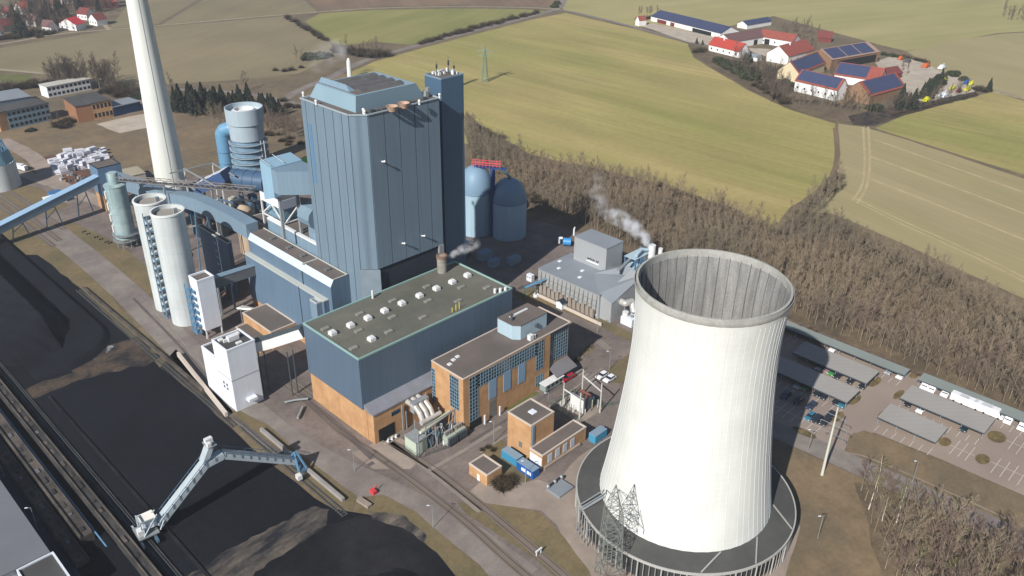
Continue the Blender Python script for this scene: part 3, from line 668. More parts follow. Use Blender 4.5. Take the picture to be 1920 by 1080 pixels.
MB().add([(132.9, yA, 29.2), (132.9, yB, 29.2), (134.3, yB, 31.5), (134.3, yA, 31.5)], [(0, 1, 2, 3)]).add([(141.3, yA, 29.2), (141.3, yB, 29.2), (139.9, yB, 31.5), (139.9, yA, 31.5)], [(3, 2, 1, 0)]).build('bevelled_edge', mat('pale_blue_edge', (186, 200, 212), amt=0.04, k=.9), bk)
MB().box(134.3, 139.9, yA, yB, 31.3, 31.5).build('roof', M_roofB, bk)
mb = MB().box(139.7, 140, yA, yB, 31.5, 31.8); mb.box(134.3, 139.7, yA, yA + .3, 31.5, 31.75); mb.box(133.2, 139.7, 231, 231.4, 31.5, 31.9); mb.build('roof_trim', M_coping, bk)
for yy in (221, 236, 245, 256): MB().box(136.2, 138, yy, yy + 1.6, 31.5, 32.1).build('roof_hatch', M_soot, bk)
for yy in (231.2,): MB().box(130.85, 131, yy, yy + .25, 5.6, 24).box(132.8, 133, yy, yy + .25, 24, 29.2).build('cladding_joint', M_joint, bk)
MB().box(128.9, 131, 217.5, 221.5, 16.5, 23.0).build('duct_box', M_blueL, bk)
parapet(128.9, 131, 217.5, 221.5, 23.0, .3, .5, 0).build('duct_box_rim', M_coping, bk)
# ---- dark filter house left of it
fx0 = 118.5
A_, B_, C_ = (382, 421), (434, 455), (470, 447)
fz = 23.6
a_, b_, c_ = (G(*q, fz) for q in (A_, B_, C_))
fh = bldg('filter_house', 'dark navy sided filter house standing in the shadow of the pale round silos', 'industrial building', b_[0], 130.9, b_[1], a_[1], fz, mat('navy_cladding', (88, 116, 142), s=0.05, amt=0.05, rough=.5, panel=1.2, k=.9), M_roofD, M_coping)
# ---- low brick buildings in front of the bay
r1 = G(*z5(450, 412), 7); r2 = G(*z5(640, 562), 7)
bldg('brick_annex', 'low brick annex with a brown flat roof and white coping, below the blue bay', 'brick building', (r1[0] + r2[0]) / 2, 130.9, r2[1], r1[1], 7, M_brick, M_roofB, M_copingP)
r1 = G(*z5(412, 512), 3.6); r2 = G(*z5(560, 612), 3.6)
bldg('brick_annex', 'lowest brick annex, a flat roofed strip beside the white tower building', 'brick building', r1[0] - 1, r1[0] + 5.6, r2[1] - 3, r1[1], 3.6, M_brick, M_roofB, M_copingP)

# ---- transfer tower
tt = bldg('transfer_tower', 'dark blue conveyor transfer tower on an orange brick foot, between conveyor and chimney', 'tower', 129.8, 141, 402.2, 412, 22, mat('transfer_cladding', (96, 122, 150), s=.05, amt=.05, rough=.5, panel=1, k=.9), M_roofB, M_joint, base=M_brick, zb=8.1, ph=.3)
# ---- conveyor galleries
def gallery(name, label, pts, w, h, m, legs=(), legw=0.8, cat='conveyor', roofm=None):
    t = thing(name, label, cat, (pts[0][0], pts[0][1], 0))
    b = MB(); r = MB()
    for a, c in zip(pts, pts[1:]):
        b.beam((a[0], a[1], a[2]), (c[0], c[1], c[2]), w, h)
        r.beam((a[0], a[1], a[2] + h / 2 + .12), (c[0], c[1], c[2] + h / 2 + .12), w + .3, .2)
    b.build('gallery', m, t); r.build('gallery_roof', roofm or m, t)
    for q in legs:
        k = MB(); x, y, z_ = q
        for s in (-1, 1): k.beam((x + s * w * .9, y, 0), (x + s * w * .4, y, z_), legw * .5)
        k.beam((x - w * .75, y, z_ * .4), (x + w * .6, y, z_ * .75), .25)
        k.build('trestle', M_bluest, t)
    return t
e0 = G(-60, 458, 5.5); e1 = (129.8, 404.3, 16.5)
lerp = lambda t, a, b: tuple(a[i] + (b[i] - a[i]) * t for i in range(3))
E0 = (e0[0], e0[1], 5.5)
gallery('coal_conveyor', 'long inclined blue conveyor gallery rising from the left edge to the transfer tower', [E0, e1], 4.0, 3.4, M_blueL, [lerp(t, E0, e1) for t in (.35, .6, .85)], roofm=mat('conveyor_roof_blue', (140, 170, 198), amt=.04, rough=.5))
P = []
for q in ((241, 352), (310, 362), (345, 367), (367, 374), (400, 389), (430, 404), (480, 433)):
    y, z_ = PX(q[0], q[1], 133.0); P.append((135.4, y, z_ - 2.9))
P[0] = (135.4, 402.2, P[0][2]); P[-1] = (135.4, 267.6, P[-1][2])
P = [P[0]] + [q for q in P[1:-1] if 268 < q[1] < 402] + [P[-1]]
gallery('coal_conveyor', 'curved blue conveyor gallery arching over from the transfer tower to the bunker bay', P, 4.8, 5.6, M_blueL, [(135.4, y, np.interp(y, [p_[1] for p_ in P][::-1], [p_[2] for p_ in P][::-1])) for y in (380, 345, 310)])

# ---- silos
def silo(name, label, c, r, z, m, group=None, deck=True):
    t = thing(name, label, 'silo', (c[0], c[1], 0), group)
    MB().lathe(c[0], c[1], [(r, 0), (r, z), (r - .35, z), (r - .35, z - 1.5)], 48).build('shaft', m, t, smooth=40)
    MB().disc(c[0], c[1], r - .35, z - 1.4, 48).build('roof_slab', mat('dusty_silo_roof', (150, 146, 140), amt=.1, k=.85), t)
    MB().lathe(c[0], c[1], [(r + .05, z - .6), (r + .25, z - .5), (r + .25, z + .1), (r - .4, z + .1)], 48).build('rim', M_concW, t, smooth=40)
    rg = MB()
    for k in range(1, 6): rg.lathe(c[0], c[1], [(r + .0, z * k / 6), (r + .05, z * k / 6 + .05), (r, z * k / 6 + .12)], 48)
    rg.build('casting_joint', mat('silo_joint', (166, 184, 192), amt=.05, k=.85), t)
    MB().box(c[0] + 1, c[0] + 2.4, c[1] - r * .6, c[1] - r * .6 + .9, z - 1.4, z + 1.2).build('hatch', M_steel, t)
    return t
s1 = silo('concrete_silo', 'nearer and taller looking pale round concrete silo, in front beside the white hopper building', (109.5, 277.8), 5.6, 44.4, M_silo)
s2 = silo('concrete_silo', 'farther pale round concrete silo, partly hidden behind the nearer one', (109.8, 292.6), 5.6, 44.3, M_silo)
lt = thing('lattice_stair_tower', 'open steel stair tower squeezed between the two pale concrete silos', 'stair tower', (105, 285, 0))
mb = MB(); X0_, Y0_ = 104.2, 283.6
for a in (0, 3.2):
    for b in (0, 3.2): mb.beam((X0_ + a, Y0_ + b, 0), (X0_ + a, Y0_ + b, 42), .3)
mb.build('frame', M_steel, lt)
mb = MB()
for k in range(28):
    z_ = 1.5 * k; c0, c1 = ((X0_, Y0_), (X0_ + 3.2, Y0_ + 3.2)) if k % 2 else ((X0_ + 3.2, Y0_ + 3.2), (X0_, Y0_))
    mb.beam((X0_, Y0_ + (3.2 if k % 2 else 0), z_), (X0_, Y0_ + (0 if k % 2 else 3.2), z_ + 1.5), .5, .2)
    mb.beam((X0_ + (3.2 if k % 2 else 0), Y0_, z_), (X0_ + (0 if k % 2 else 3.2), Y0_, z_ + 1.5), .5, .2)
mb.build('stairs', M_bluest, lt)
for k in range(0, 28, 2): MB().box(X0_ - .2, X0_ + 3.4, Y0_ - .2, Y0_ + 3.4, 1.5 * k + 1.4, 1.5 * k + 1.5).build('landing', M_darkst, lt)
c = (121, 357.5)
gs = thing('slim_silo', 'slim pale green silo with a small round head, by the dark transfer tower', 'silo', (c[0], c[1], 0))
MB().lathe(c[0], c[1], [(4.3, 4.5), (4.3, 28.6), (4.6, 28.7), (4.6, 29.1), (2.2, 29.5), (0.1, 29.6)], 40).build('shaft', M_silog, gs, smooth=35)
MB().lathe(c[0], c[1], [(2.1, 29.3), (2.1, 34.0), (1.9, 34.4), (.05, 34.5)], 28).build('head', M_silog, gs, smooth=35)
MB().lathe(c[0], c[1], [(4.3, 4.5), (1.5, 1.6), (1.5, 1.0)], 24).build('hopper', M_steel, gs, smooth=30)
for i in range(8):
    a = i * math.pi / 4; MB().beam((c[0] + 4.1 * math.cos(a), c[1] + 4.1 * math.sin(a), 0), (c[0] + 4.1 * math.cos(a), c[1] + 4.1 * math.sin(a), 4.6), .4).build('leg', M_steel, gs)
mb = MB()
for zz_ in (3.6, 6.2):
    for i in range(20):
        a, b = 2 * math.pi * i / 20, 2 * math.pi * (i + 1) / 20
        mb.beam((c[0] + 5.3 * math.cos(a), c[1] + 5.3 * math.sin(a), zz_ + 1), (c[0] + 5.3 * math.cos(b), c[1] + 5.3 * math.sin(b), zz_ + 1), .15)
        mb.beam((c[0] + 5.3 * math.cos(a), c[1] + 5.3 * math.sin(a), zz_), (c[0] + 5.3 * math.cos(a), c[1] + 5.3 * math.sin(a), zz_ + 1), .12)
    mb.lathe(c[0], c[1], [(4.3, zz_), (5.4, zz_), (5.4, zz_ + .15), (4.3, zz_ + .15)], 32, close=True)
mb.build('platform', M_steel, gs)
mb = MB()
for k in range(4): mb.box(c[0] - 4.9, c[0] - 4.2, c[1] - .8 - .0, c[1] + .4, 8 + k * 5.2, 11.4 + k * 5.2)
mb.build('cable_box', M_whiteg, gs)

# long open belt bridge from the slim silo to the boiler side
bb_ = thing('belt_bridge', 'long thin truss bridge running behind the silos toward the boiler house', 'conveyor bridge', (c[0], c[1], 0))
A0 = Vector((c[0] + 1.5, c[1] - 1, 30.8)); yz = PX(478, 359, 148); B0 = Vector((148, yz[0], yz[1]))
mb = MB(); mb.beam(A0, B0, 2.2, .3)
mb.build('deck', M_darkst, bb_)
mb = MB(); nn = 26; sd = (B0 - A0).cross(Vector((0, 0, 1))).normalized() * 1.1
for s_ in (-1, 1):
    for hgt in (.1, 1.8):
        mb.beam(A0 + sd * s_ + Vector((0, 0, hgt)), B0 + sd * s_ + Vector((0, 0, hgt)), .22)
    for i in range(nn):
        a = A0 + (B0 - A0) * i / nn + sd * s_; b = A0 + (B0 - A0) * (i + 1) / nn + sd * s_
        mb.beam(a + Vector((0, 0, .1 if i % 2 else 1.8)), b + Vector((0, 0, 1.8 if i % 2 else .1)), .16)
mb.build('truss', mat('brownish_steel', (124, 116, 112), amt=.1), bb_)
for t_ in (.35, .7):
    q = A0 + (B0 - A0) * t_; MB().beam((q.x, q.y, 0), (q.x, q.y, q.z), .7).build('support', M_steel, bb_)

# ---- white hopper building on legs
hb = thing('white_hopper_building', 'tall white windowless box building on steel legs beside the nearer pale silo', 'building', (107.7, 259.4, 0))
MB().box(107.7, 114.1, 259.4, 265.6, 3.4, 23).build('wall', M_white, hb)
roofbox(107.7, 114.1, 259.4, 265.6, 23).build('roof', M_roofB, hb)
parapet(107.7, 114.1, 259.4, 265.6, 23, .45, .8).build('coping', M_white, hb)
for a in (108, 113.8):
    for b in (259.7, 265.3): MB().beam((a, b, 0), (a, b, 3.5), .45).build('leg', M_whiteg, hb)
mb = MB()
for k in range(7):
    z_ = 2 + k * 2.8; mb.box(105.4, 107.6, 261.5, 265.4, z_, z_ + .15); mb.beam((105.5, 261.7, z_), (105.5, 265.2, z_ + 2.8), .3); mb.box(105.4, 105.5, 261.5, 265.4, z_ + 1, z_ + 1.1)
    mb.beam((105.5, 261.6, z_), (105.5, 261.6, z_ + 2.8), .2); mb.beam((105.5, 265.3, z_), (105.5, 265.3, z_ + 2.8), .2)
mb.build('outside_stairs', M_bluest, hb)
# enclosed ducts from the hopper building to the bay
gallery('duct_bridge', 'grey box duct bridging from the white hopper building to the blue bay', [(114.1, 262.6, 19.5), (131, 262.6, 19.0)], 2.6, 3.8, M_soot, cat='duct', roofm=M_blueL)
tt_ = thing('cable_trough', 'three pale round pipes on short legs between hopper building and bay', 'pipes', (122, 256, 0))
for k in range(3):
    MB().tube((121.5 + k * 1.1, 262 - k * .2, 6.5), (129.5, 253 - k * 1.3, 6.0), .6, n=10).build('pipe', M_pipe, tt_, smooth=50)
for a, b in ((122.5, 260.5), (125, 257.7), (127.5, 255)): MB().beam((a, b, 0), (a, b, 6), .3).build('leg', M_steel, tt_)

# ---- white tower building by the coal yard
wb = thing('white_tower_building', 'tall bright white building with a lower step, at the edge of the coal yard', 'building', (93.2, 212.2, 0))
MB().box(93.2, 102.7, 212.2, 221.4, 0, 22.3).build('wall', M_white, wb)
MB().box(93.2, 99.5, 221.4, 230.3, 0, 16).build('low_wall', M_white, wb)
roofbox(93.2, 102.7, 212.2, 221.4, 22.3).build('roof', M_roofD, wb); parapet(93.2, 102.7, 212.2, 221.4, 22.3, .4, .6).build('coping', M_white, wb)
roofbox(93.2, 99.5, 221.8, 230.3, 16).build('low_roof', M_roofD, wb); parapet(93.2, 99.5, 221.8, 230.3, 16, .4, .6).build('low_coping', M_white, wb)
MB().box(93.1, 102.8, 212.12, 212.2, 11.6, 11.75).box(93.12, 93.2, 212.2, 221, 11.6, 11.75).build('wall_joint', M_steel, wb)
for a, b, c_, d, h_ in ((96.5, 100, 216.6, 218.4, 1.6), (94.5, 96, 219, 220.4, .5), (97.6, 99.4, 213.6, 214.8, .5), (95.2, 98.2, 217.4, 218, 1.0), (100.5, 101.6, 219.2, 220.4, .4)):
    MB().box(a, b, c_, d, 22.4, 22.4 + h_).build('roof_unit', M_whiteg, wb)
MB().box(96.5, 99, 226, 228.4, 16.1, 16.9).build('roof_unit', M_whiteg, wb)
for k in range(4): MB().box(93.08, 93.2, 217.5 - k % 2 * 2, 218.3 - k % 2 * 2, 8.2 - k // 2 * 1.5, 9 - k // 2 * 1.5).build('vent', M_darkst, wb)
mb = MB().box(97, 100, 210.4, 212.2, 2.6, 3.6); mb.build('canopy', M_white, wb)
cb = gallery('conveyor_bridge', 'pale enclosed conveyor bridge rising from the white tower building to the blue hall', [(102.7, 218.0, 17.2), (108.5, 211.5, 20.2), (114.6, 203.5, 24.6)], 3.0, 3.6, M_whiteg, [], cat='conveyor bridge', roofm=M_darkst)
for a, b in ((105.5, 214.9), (111.5, 207.4)):
    MB().beam((a - 1, b, 0), (a - 1, b, 17), .3).beam((a + 1, b, 0), (a + 1, b, 17), .3).build('trestle', M_darkst, cb)
mb = thing('white_hose_pipe', 'white bent pipe lying in the shade between white building and hall', 'pipe', (112, 205, 0))
MB().pipe([(106, 205, 1), (109, 203.5, 1.2), (112.5, 201.5, 1.0)], .35).build('pipe_run', M_steel, mb, smooth=50)
tag(MB().pipe([(104.5, 195, .9), (109, 199, .9)], .4).build('pipe', M_steel, smooth=50), 'short white pipe rack beam on the yard left of the brick hall', 'pipe')
MB().pipe([(98.8, 205.0, 1.2), (101.5, 203.5, 1.2)], .6)
w0 = G(335, 668); w1 = G(443, 790)
tag(MB().beam((w0[0], w0[1], .9), (w1[0] - 1, w1[1] + 4, .9), .9, 1.8).build('retaining_wall', M_copingP), 'pale retaining wall along the coal yard edge by the white building', 'wall')

# ---- flue gas cleaning: scrubber tower, ducts
fx, fy = G(477, 347)
zb_ = HZ((477, 347), (465, 258)); zt_ = HZ((477, 347), (456, 200))
dist = math.hypot(fx, fy)
r1 = 29 / F_PX * math.hypot(dist, S - zb_); r2 = 25 / F_PX * math.hypot(dist, S - zb_); r3 = 32.5 / F_PX * math.hypot(dist, S - zt_)
sc = thing('scrubber_tower', 'blue grey flue gas scrubber ringed with platforms, with a wide white round head', 'tower', (fx, fy, 0))
M_scr = mat('scrubber_blue_grey', (104, 132, 154), s=.5, amt=.2, rough=.5, k=.9)
MB().lathe(fx, fy, [(r1, 0), (r1, zb_ * .92), (r2, zb_), (r2, zb_ + 1)], 40).build('shell', M_scr, sc, smooth=35)
hm = zb_ + (zt_ - zb_) * .5
MB().lathe(fx, fy, [(r3 * .9, zb_), (r3 * .93, hm), (r3, hm + .3), (r3, zt_), (r3 - .5, zt_), (r3 - .5, zt_ - 3)], 40).build('head', mat('head_grey_blue', (166, 182, 194), amt=.05, k=.85, streak=.06), sc, smooth=35)
MB().disc(fx, fy, r3 - .5, zt_ - 2.5, 40).build('head_cover', M_concW, sc)
MB().lathe(fx, fy, [(r3 * .55, zt_ - 2.5), (r3 * .55, zt_ - .9), (r3 * .5, zt_ - .9), (r3 * .5, zt_ - 2.5)], 24).build('inner_flue', M_whiteg, sc, smooth=35)
for k in range(7):
    z_ = 4 + (zb_ - 6) * k / 6
    m = MB().lathe(fx, fy, [(r1, z_), (r1 + 1.3, z_), (r1 + 1.3, z_ + .25), (r1, z_ + .25)], 32, close=True)
    for i in range(16):
        a, b = 2 * math.pi * i / 16, 2 * math.pi * (i + 1) / 16; rr = r1 + 1.25
        m.beam((fx + rr * math.cos(a), fy + rr * math.sin(a), z_ + 1.2), (fx + rr * math.cos(b), fy + rr * math.sin(b), z_ + 1.2), .12)
        m.beam((fx + rr * math.cos(a), fy + rr * math.sin(a), z_), (fx + rr * math.cos(a), fy + rr * math.sin(a), z_ + 1.2), .1)
    m.build('platform', mat('platform_blue_grey', (150, 168, 182), amt=.1, k=.85), sc)
mb = MB(); a = math.atan2(-fy, -fx) + .75
for s_ in (-.8, .8): mb.beam((fx + (r1 + 1.4) * math.cos(a) + s_ * .8, fy + (r1 + 1.4) * math.sin(a) - s_ * .6, 0), (fx + (r1 + 1.4) * math.cos(a) + s_ * .8, fy + (r1 + 1.4) * math.sin(a) - s_ * .6, zb_), .3)
mb.build('ladder_shaft', M_whiteg, sc)
# downcomer duct at its left
ex, ey = G(431, 345)
zt2 = zb_ + 4.5
dd = thing('flue_downcomer', 'thick blue bent flue duct standing left of the ringed scrubber tower', 'duct', (ex, ey, 0))
dl = Vector((ex, ey)); 
mb = MB(); P = [(ex, ey, 3), (ex, ey, zt2 - 3.4), (ex + .9, ey - 1, zt2 - 1.2), (ex + 3, ey - 3.4, zt2), (fx, fy, zt2)]
for a, b in zip(P, P[1:]): mb.tube(a, b, 3.6, n=20, cap=False)
for q in P[1:4]: mb.ball(q, 3.6, 20, 12)
mb.build('duct', mat('downcomer_blue', (96, 140, 172), s=.3, amt=.05, rough=.4), dd, smooth=50)
mb = MB()
for z_ in (6, 12, 18): mb.lathe(ex, ey, [(3.6, z_), (3.9, z_), (3.9, z_ + .4), (3.6, z_ + .4)], 20, close=True)
mb.build('flange', M_bluest, dd)

# ducts between scrubber and boiler house
def ductthing(name, label, pts, r, m, cat='duct', square=False, w=None, h=None):
    t = thing(name, label, cat, (pts[0][0], pts[0][1], 0))
    mb = MB()
    for a, b in zip(pts, pts[1:]):
        if square: mb.beam(a, b, w, h)
        else: mb.tube(a, b, r, n=22)
    if not square:
        for q in pts[1:-1]: mb.ball(q, r, 20, 12)
    mb.build('duct', m, t, smooth=45)
    st = MB()
    for a, b in zip(pts, pts[1:]):
        a, b = Vector(a), Vector(b); L = (b - a).length; n = int(L / 4)
        for i in range(1, n):
            q = a + (b - a) * i / n; d = (b - a).normalized() * .15
            if square: st.beam(q - d, q + d, w + .3, h + .3)
            else: st.tube(q - d, q + d, r + .2, n=22)
    if st.v: st.build('stiffener', m, t)
    return t
xA = PY(430, 335, 330)
pA = PX(452, 338, 160); 
qa = G(427, 334, 22); qb = G(500, 342, 22)
ductthing('flue_duct', 'huge dark round flue duct running from the scrubber foot toward the boiler house', [(qa[0], qa[1], 22), (qb[0], qb[1], 22)], 4.8, mat('dark_duct_blue', (62, 88, 116), s=.4, amt=.08, rough=.45))  # one even dark blue over the whole duct
qa = G(372, 352, 18); qb = G(426, 326, 26)
bd = thing('sloping_box_duct', 'blue box duct with white roof plates in front of the chimney foot', 'duct', (qa[0], qa[1], 0))
va, vb = Vector((qa[0], qa[1], 18)), Vector((qb[0], qb[1], 26))
MB().beam(va, vb, 9, 5).build('duct', mat('navy_duct', (58, 82, 122), amt=.06, rough=.5), bd)
for k in range(3):
    p_ = va + (vb - va) * (.12 + k * .3); q_ = va + (vb - va) * (.34 + k * .3)
    MB().beam(p_ + Vector((0, 0, 2.75)), q_ + Vector((0, 0, 2.75)), 8.4, .3).build('roof_plate', M_white, bd)
stb = thing('steel_walkways', 'light steel walkways and trusses around the white plated duct by the chimney', 'walkway', (qa[0], qa[1], 0))
def wk(p, q, zz, w=.6):
    a, b = G(*p, zz), G(*q, zz); MB().beam((a[0], a[1], zz), (b[0], b[1], zz), w, .5).build('beam', M_steel, stb)
for p, q, zz in (((318, 325), (398, 306), 24), ((345, 316), (410, 352), 25), ((398, 306), (440, 330), 26), ((330, 350), (372, 338), 20), ((334, 336), (366, 356), 20), ((352, 348), (410, 350), 20), ((318, 352), (345, 345), 18)): wk(p, q, zz)
for p, zz in (((345, 316), 24), ((398, 306), 24), ((413, 328), 26), ((350, 346), 20), ((441, 318), 24), ((330, 350), 18)):
    a = G(*p, zz); MB().beam((a[0], a[1], 0), (a[0], a[1], zz), .5).build('column', M_whiteg, stb)
random.seed(21)
dy_ = [mat('plant_dark', (46, 52, 60), amt=.2), M_darkst, mat('plant_brown', (110, 86, 74), amt=.2), M_steel, mat('plant_blue', (70, 100, 128), amt=.1), M_joint, mat('plant_pale', (170, 170, 160), amt=.1)]
mg = thing('auxiliary_plant', 'dark tangle of pumps, pipes and vessels between gallery and brick block', 'process equipment', (150, 320, 0))
for k in range(46):
    a, b = G(random.uniform(352, 478), random.uniform(362, 402), 12); hh = random.uniform(5, 16); sx, sy = random.uniform(1, 4.5), random.uniform(1, 4.5)
    if k % 3 == 0: MB().cyl(a, b, sx * .5, 0, hh, 12).build('vessel', random.choice(dy_), mg, smooth=40)
    elif k % 3 == 1: MB().box(a, a + sx, b, b + sy, 0, hh).build('casing', random.choice(dy_), mg)
    else: MB().beam((a, b, hh), (a + random.uniform(-9, 9), b + random.uniform(-9, 9), hh + random.uniform(-1, 1)), .5).beam((a, b, 0), (a, b, hh), .35).build('pipe_run', random.choice(dy_), mg)
q = G(458, 392, 20); MB().lathe(q[0], q[1], [(4, 0), (4, 17), (3.4, 20), (1.8, 22), (.1, 22.6)], 24).build('rounded_vessel', mat('beige_vessel', (168, 150, 130), amt=.08), mg, smooth=40)
for k in range(9):
    a, b = random.uniform(118, 130), random.uniform(270, 300); hh = random.uniform(4, 18)
    MB().beam((a, b, 0), (a, b, hh), .6).beam((a, b, hh * .7), (a + random.uniform(-4, 4), b + random.uniform(-5, 5), hh), .5).build('pipe_run', random.choice(dy_), mg)
# big square duct leaving the north-west corner of the boiler house
dk = thing('boiler_flue_duct', 'big light blue angular flue duct leaving the left edge of the boiler house', 'duct', (133, 240, 0))
MB().prism([(145, 233.2), (140.9, 233.2), (133, 240.3), (133, 243.5), (145, 243.5)], 54.5, 62.8).build('horizontal_duct', M_blueL, dk)
MB().prism([(132.9, 243.5), (132.9, 250.5), (145, 250.5), (145, 243.5)], [52.5, 50, 50, 52.5], [63.2, 64.3, 64.3, 63.2]).build('duct_elbow', mat('elbow_blue', (134, 166, 188), s=.05, amt=.05, rough=.5, streak=.06, k=.92), dk)
mb = MB()
for a_, b_ in (((132.9, 243.5), (132.9, 250.5)),): mb.beam((a_[0], a_[1], 64.1), (b_[0], b_[1], 65.2), .12).beam((a_[0] + 5, a_[1], 64.1), (b_[0] + 5, b_[1], 65.2), .12)
mb.build('railing', M_whiteg, dk)
for a in ((136, 246), (143, 246)): MB().beam((a[0], a[1], 35.5), (a[0], a[1], 52), .9).build('support', M_steel, dk)
# low hall squeezed in north of the boiler house
lh = bldg('blue_side_hall', 'light blue hall with a pale roof edge, squeezed between bay and boiler house', 'industrial building', 141.3, 152, 233.4, 266.5, 35.2, M_blueL, M_roofB, M_coping)
MB().box(141.2, 142.4, 233.5, 266.4, 35.2, 35.9).build('roof_edge', M_whiteg, lh)
fr = thing('steel_frame_platform', 'white steel framed platform with diagonal braces below the big light blue duct', 'steel frame', (142, 256.5, 35.7))
X_, ya, yb, wz, fz0 = 142.1, 256.5, 271.0, 44.8, 35.8
MB().box(X_, X_ + .4, ya, yb, wz - 3.2, wz).build('white_panel', M_white, fr)
MB().box(X_ + .4, X_ + 8, ya, ya + .4, wz - 3.4, wz).build('grey_panel', mat('grey_panel', (152, 160, 178), amt=.05, k=.85), fr)
MB().box(X_ + .4, X_ + 8, ya + .4, yb, wz - .5, wz - .2).build('deck', M_roofD, fr)
mb = MB()
for a in (0.2, 7.8):
    for b in (.2, yb - ya - .2): mb.beam((X_ + a, ya + b, fz0 if b < 5 else 20), (X_ + a, ya + b, wz - 3), .55)
mb.beam((X_ + .2, ya, fz0 + .3), (X_ + .2, yb, fz0 + .3), .4); mb.beam((X_, ya, fz0 + .3), (X_ + 8, ya, fz0 + .3), .4)
ym_ = (ya + yb) / 2
mb.beam((X_ + .2, ya, fz0 + .3), (X_ + .2, ym_, wz - 3.2), .4); mb.beam((X_ + .2, ym_, wz - 3.2), (X_ + .2, yb, fz0 + .3), .4); mb.beam((X_ + 1, ya, fz0 + .3), (X_ + 7, ya, wz - 3.4), .4)
mb.build('frame', M_whiteg, fr)
MB().box(X_ + 1.5, X_ + 7, ya + 1.5, yb - 1, fz0, wz - 3.5).build('equipment_core', mat('core_grey_blue', (98, 128, 146), s=1, amt=.3, rough=.6), fr)
lz = 35.2
# brick block and dark plant yard left of the frame
bldg('brick_block', 'brown roofed orange brick block behind the bay, left of the white steel frame', 'brick building', 146, 160, 268, 290, 27, M_brick, M_roofB)
mb = MB()
ve = thing('fan_housing', 'rounded light blue fan housing at the lower left edge of the boiler house', 'fan housing', (145, 238, 35.4))
MB().tube((144.5, 236, 44), (144.5, 243, 44), 4.2, n=12).box(143, 150, 234, 241, 35.4, 46).build('housing', M_blueL, ve)
MB().prism([(142.6, 234), (142.6, 238), (146, 238), (146, 234)], [35.4] * 4, [37.5, 37.5, 41, 41]).build('inlet', M_blueL, ve)
# ================================================================ office and switch building (brick, glass)
X0, X1, Y0, Y1, Z = 137.0, 185.4, 153.7, 168.1, 19.8
ob_ = thing('office_building', 'long orange brick office block with tall window grids and a grey flat roof', 'office building', (X0, Y0, 0))
MB().box(X0, 175.4, Y0, Y1, 0, Z).build('wall', M_brick, ob_)
MB().box(175.4, X1, Y0 + .8, Y1, 6.5, Z).build('glazed_wing_wall', M_brick, ob_)
MB().box(175.4, X1 - .5, Y0 + 3, Y1, 0, 6.5).build('ground_floor_wall', M_soot, ob_)
roofbox(X0, X1, Y0, Y1, Z).build('roof', M_roofB, ob_)
parapet(X0, X1, Y0, Y1, Z, .3, .35).build('coping', M_copingP, ob_)
glazing(ob_, 'y', Y0, 139.4, 142.9, 3.2, 19.2, 1.15, 1.3)
glazing(ob_, 'y', Y0, 142.9, 168.8, 14.4, 19.2, 1.15, 1.3)
glazing(ob_, 'y', Y0, 168.8, 172.2, 8.2, 19.2, 1.15, 1.3); glazing(ob_, 'y', Y0, 168.8, 172.2, 2.0, 6.0, 1.15, 1.3)
glazing(ob_, 'y', Y0 + .8, 175.9, 184.9, 7.5, 19.2, 1.15, 1.3)
glazing(ob_, 'x', X0, 155.7, 159.6, 7.6, 19.2, 1.1, 1.3)
glazing(ob_, 'x', X0, 166.6, 168.0, 5.0, 17.5, .8, 1.3)
for a, b, zb_ in ((147.5, 150.7, 7.3), (153.9, 157.1, 7.2), (160.5, 163.7, 7.0)):
    MB().box(a, b, Y0 - .15, Y0, zb_, 14.4).build('blue_panel', mat('office_blue_panel', (128, 158, 184), amt=.05, k=.9), ob_)
MB().box(147.6, 150.6, Y0 - .1, Y0, 0, 6.6).build('gate', mat('grey_gate', (118, 118, 112), amt=.08, panel=.6), ob_)
for a in (144.6, 151.2): MB().box(a, a + .5, Y0 - 1.2, Y0 - .8, 0, 3.5).build('gate_post', M_white, ob_)
MB().box(139.4, 144.3, Y0 - .1, Y0, 0, 2.9).build('entrance', M_black, ob_)
MB().prism([(175.6, Y0 + .8), (185.2, Y0 + .8), (186.6, Y0 - 2.8), (176.2, Y0 - 2.8)], [6.3, 6.3, 3.2, 3.2], [6.6, 6.6, 3.5, 3.5]).build('sloped_canopy', mat('canopy_slate', (120, 118, 122), amt=.1, panel=1.4, k=.85), ob_)
for a, b in ((139, 162), (141.5, 163), (143.6, 163.5)): MB().box(a, a + 1.2, b, b + 1.2, Z + .12, Z + .45).build('roof_hatch', M_whiteg, ob_)
ph = thing('rooftop_plant_room', 'light blue rooftop plant room with a brown roof, on the brick office block', 'plant room', (165, 157.5, Z + .12))
MB().prism([(163.6, 166.3), (163.6, 159.6), (165.4, 157.6), (177.6, 157.6), (177.6, 166.3)], Z + .12, 25).build('wall', mat('pale_blue_metal', (164, 186, 200), amt=.05, k=.9, streak=.05), ph)
MB().prism([(163.5, 166.4), (163.5, 159.5), (165.3, 157.5), (177.7, 157.5), (177.7, 166.4)], 25, 25.25).build('roof', M_roofB, ph)
MB().box(166.5, 174.5, 163.2, 163.9, 25.25, 25.6).build('roof_beam', M_whiteg, ph)
MB().tube((165.6, 161.9, 25.2), (165.6, 161.9, 26.6), .45).build('roof_fan', M_darkst, ph); MB().tube((167, 163.6, 25.2), (167, 163.6, 26.4), .45).build('roof_fan', M_darkst, ph)
MB().cyl(172.5, 157.5, .7, 22, 23, 12).build('wall_vent', M_darkst, ph)
mb = thing('air_handler', 'small white air handling unit on the office roof beside the blue plant room', 'air handler', (168, 155.2, Z + .12))
MB().box(167, 168.6, 154.8, 156.2, Z + .12, Z + 1.9).cyl(169.6, 155.5, .5, Z + .12, Z + 1.2, 10).build('unit', M_whiteg, mb)

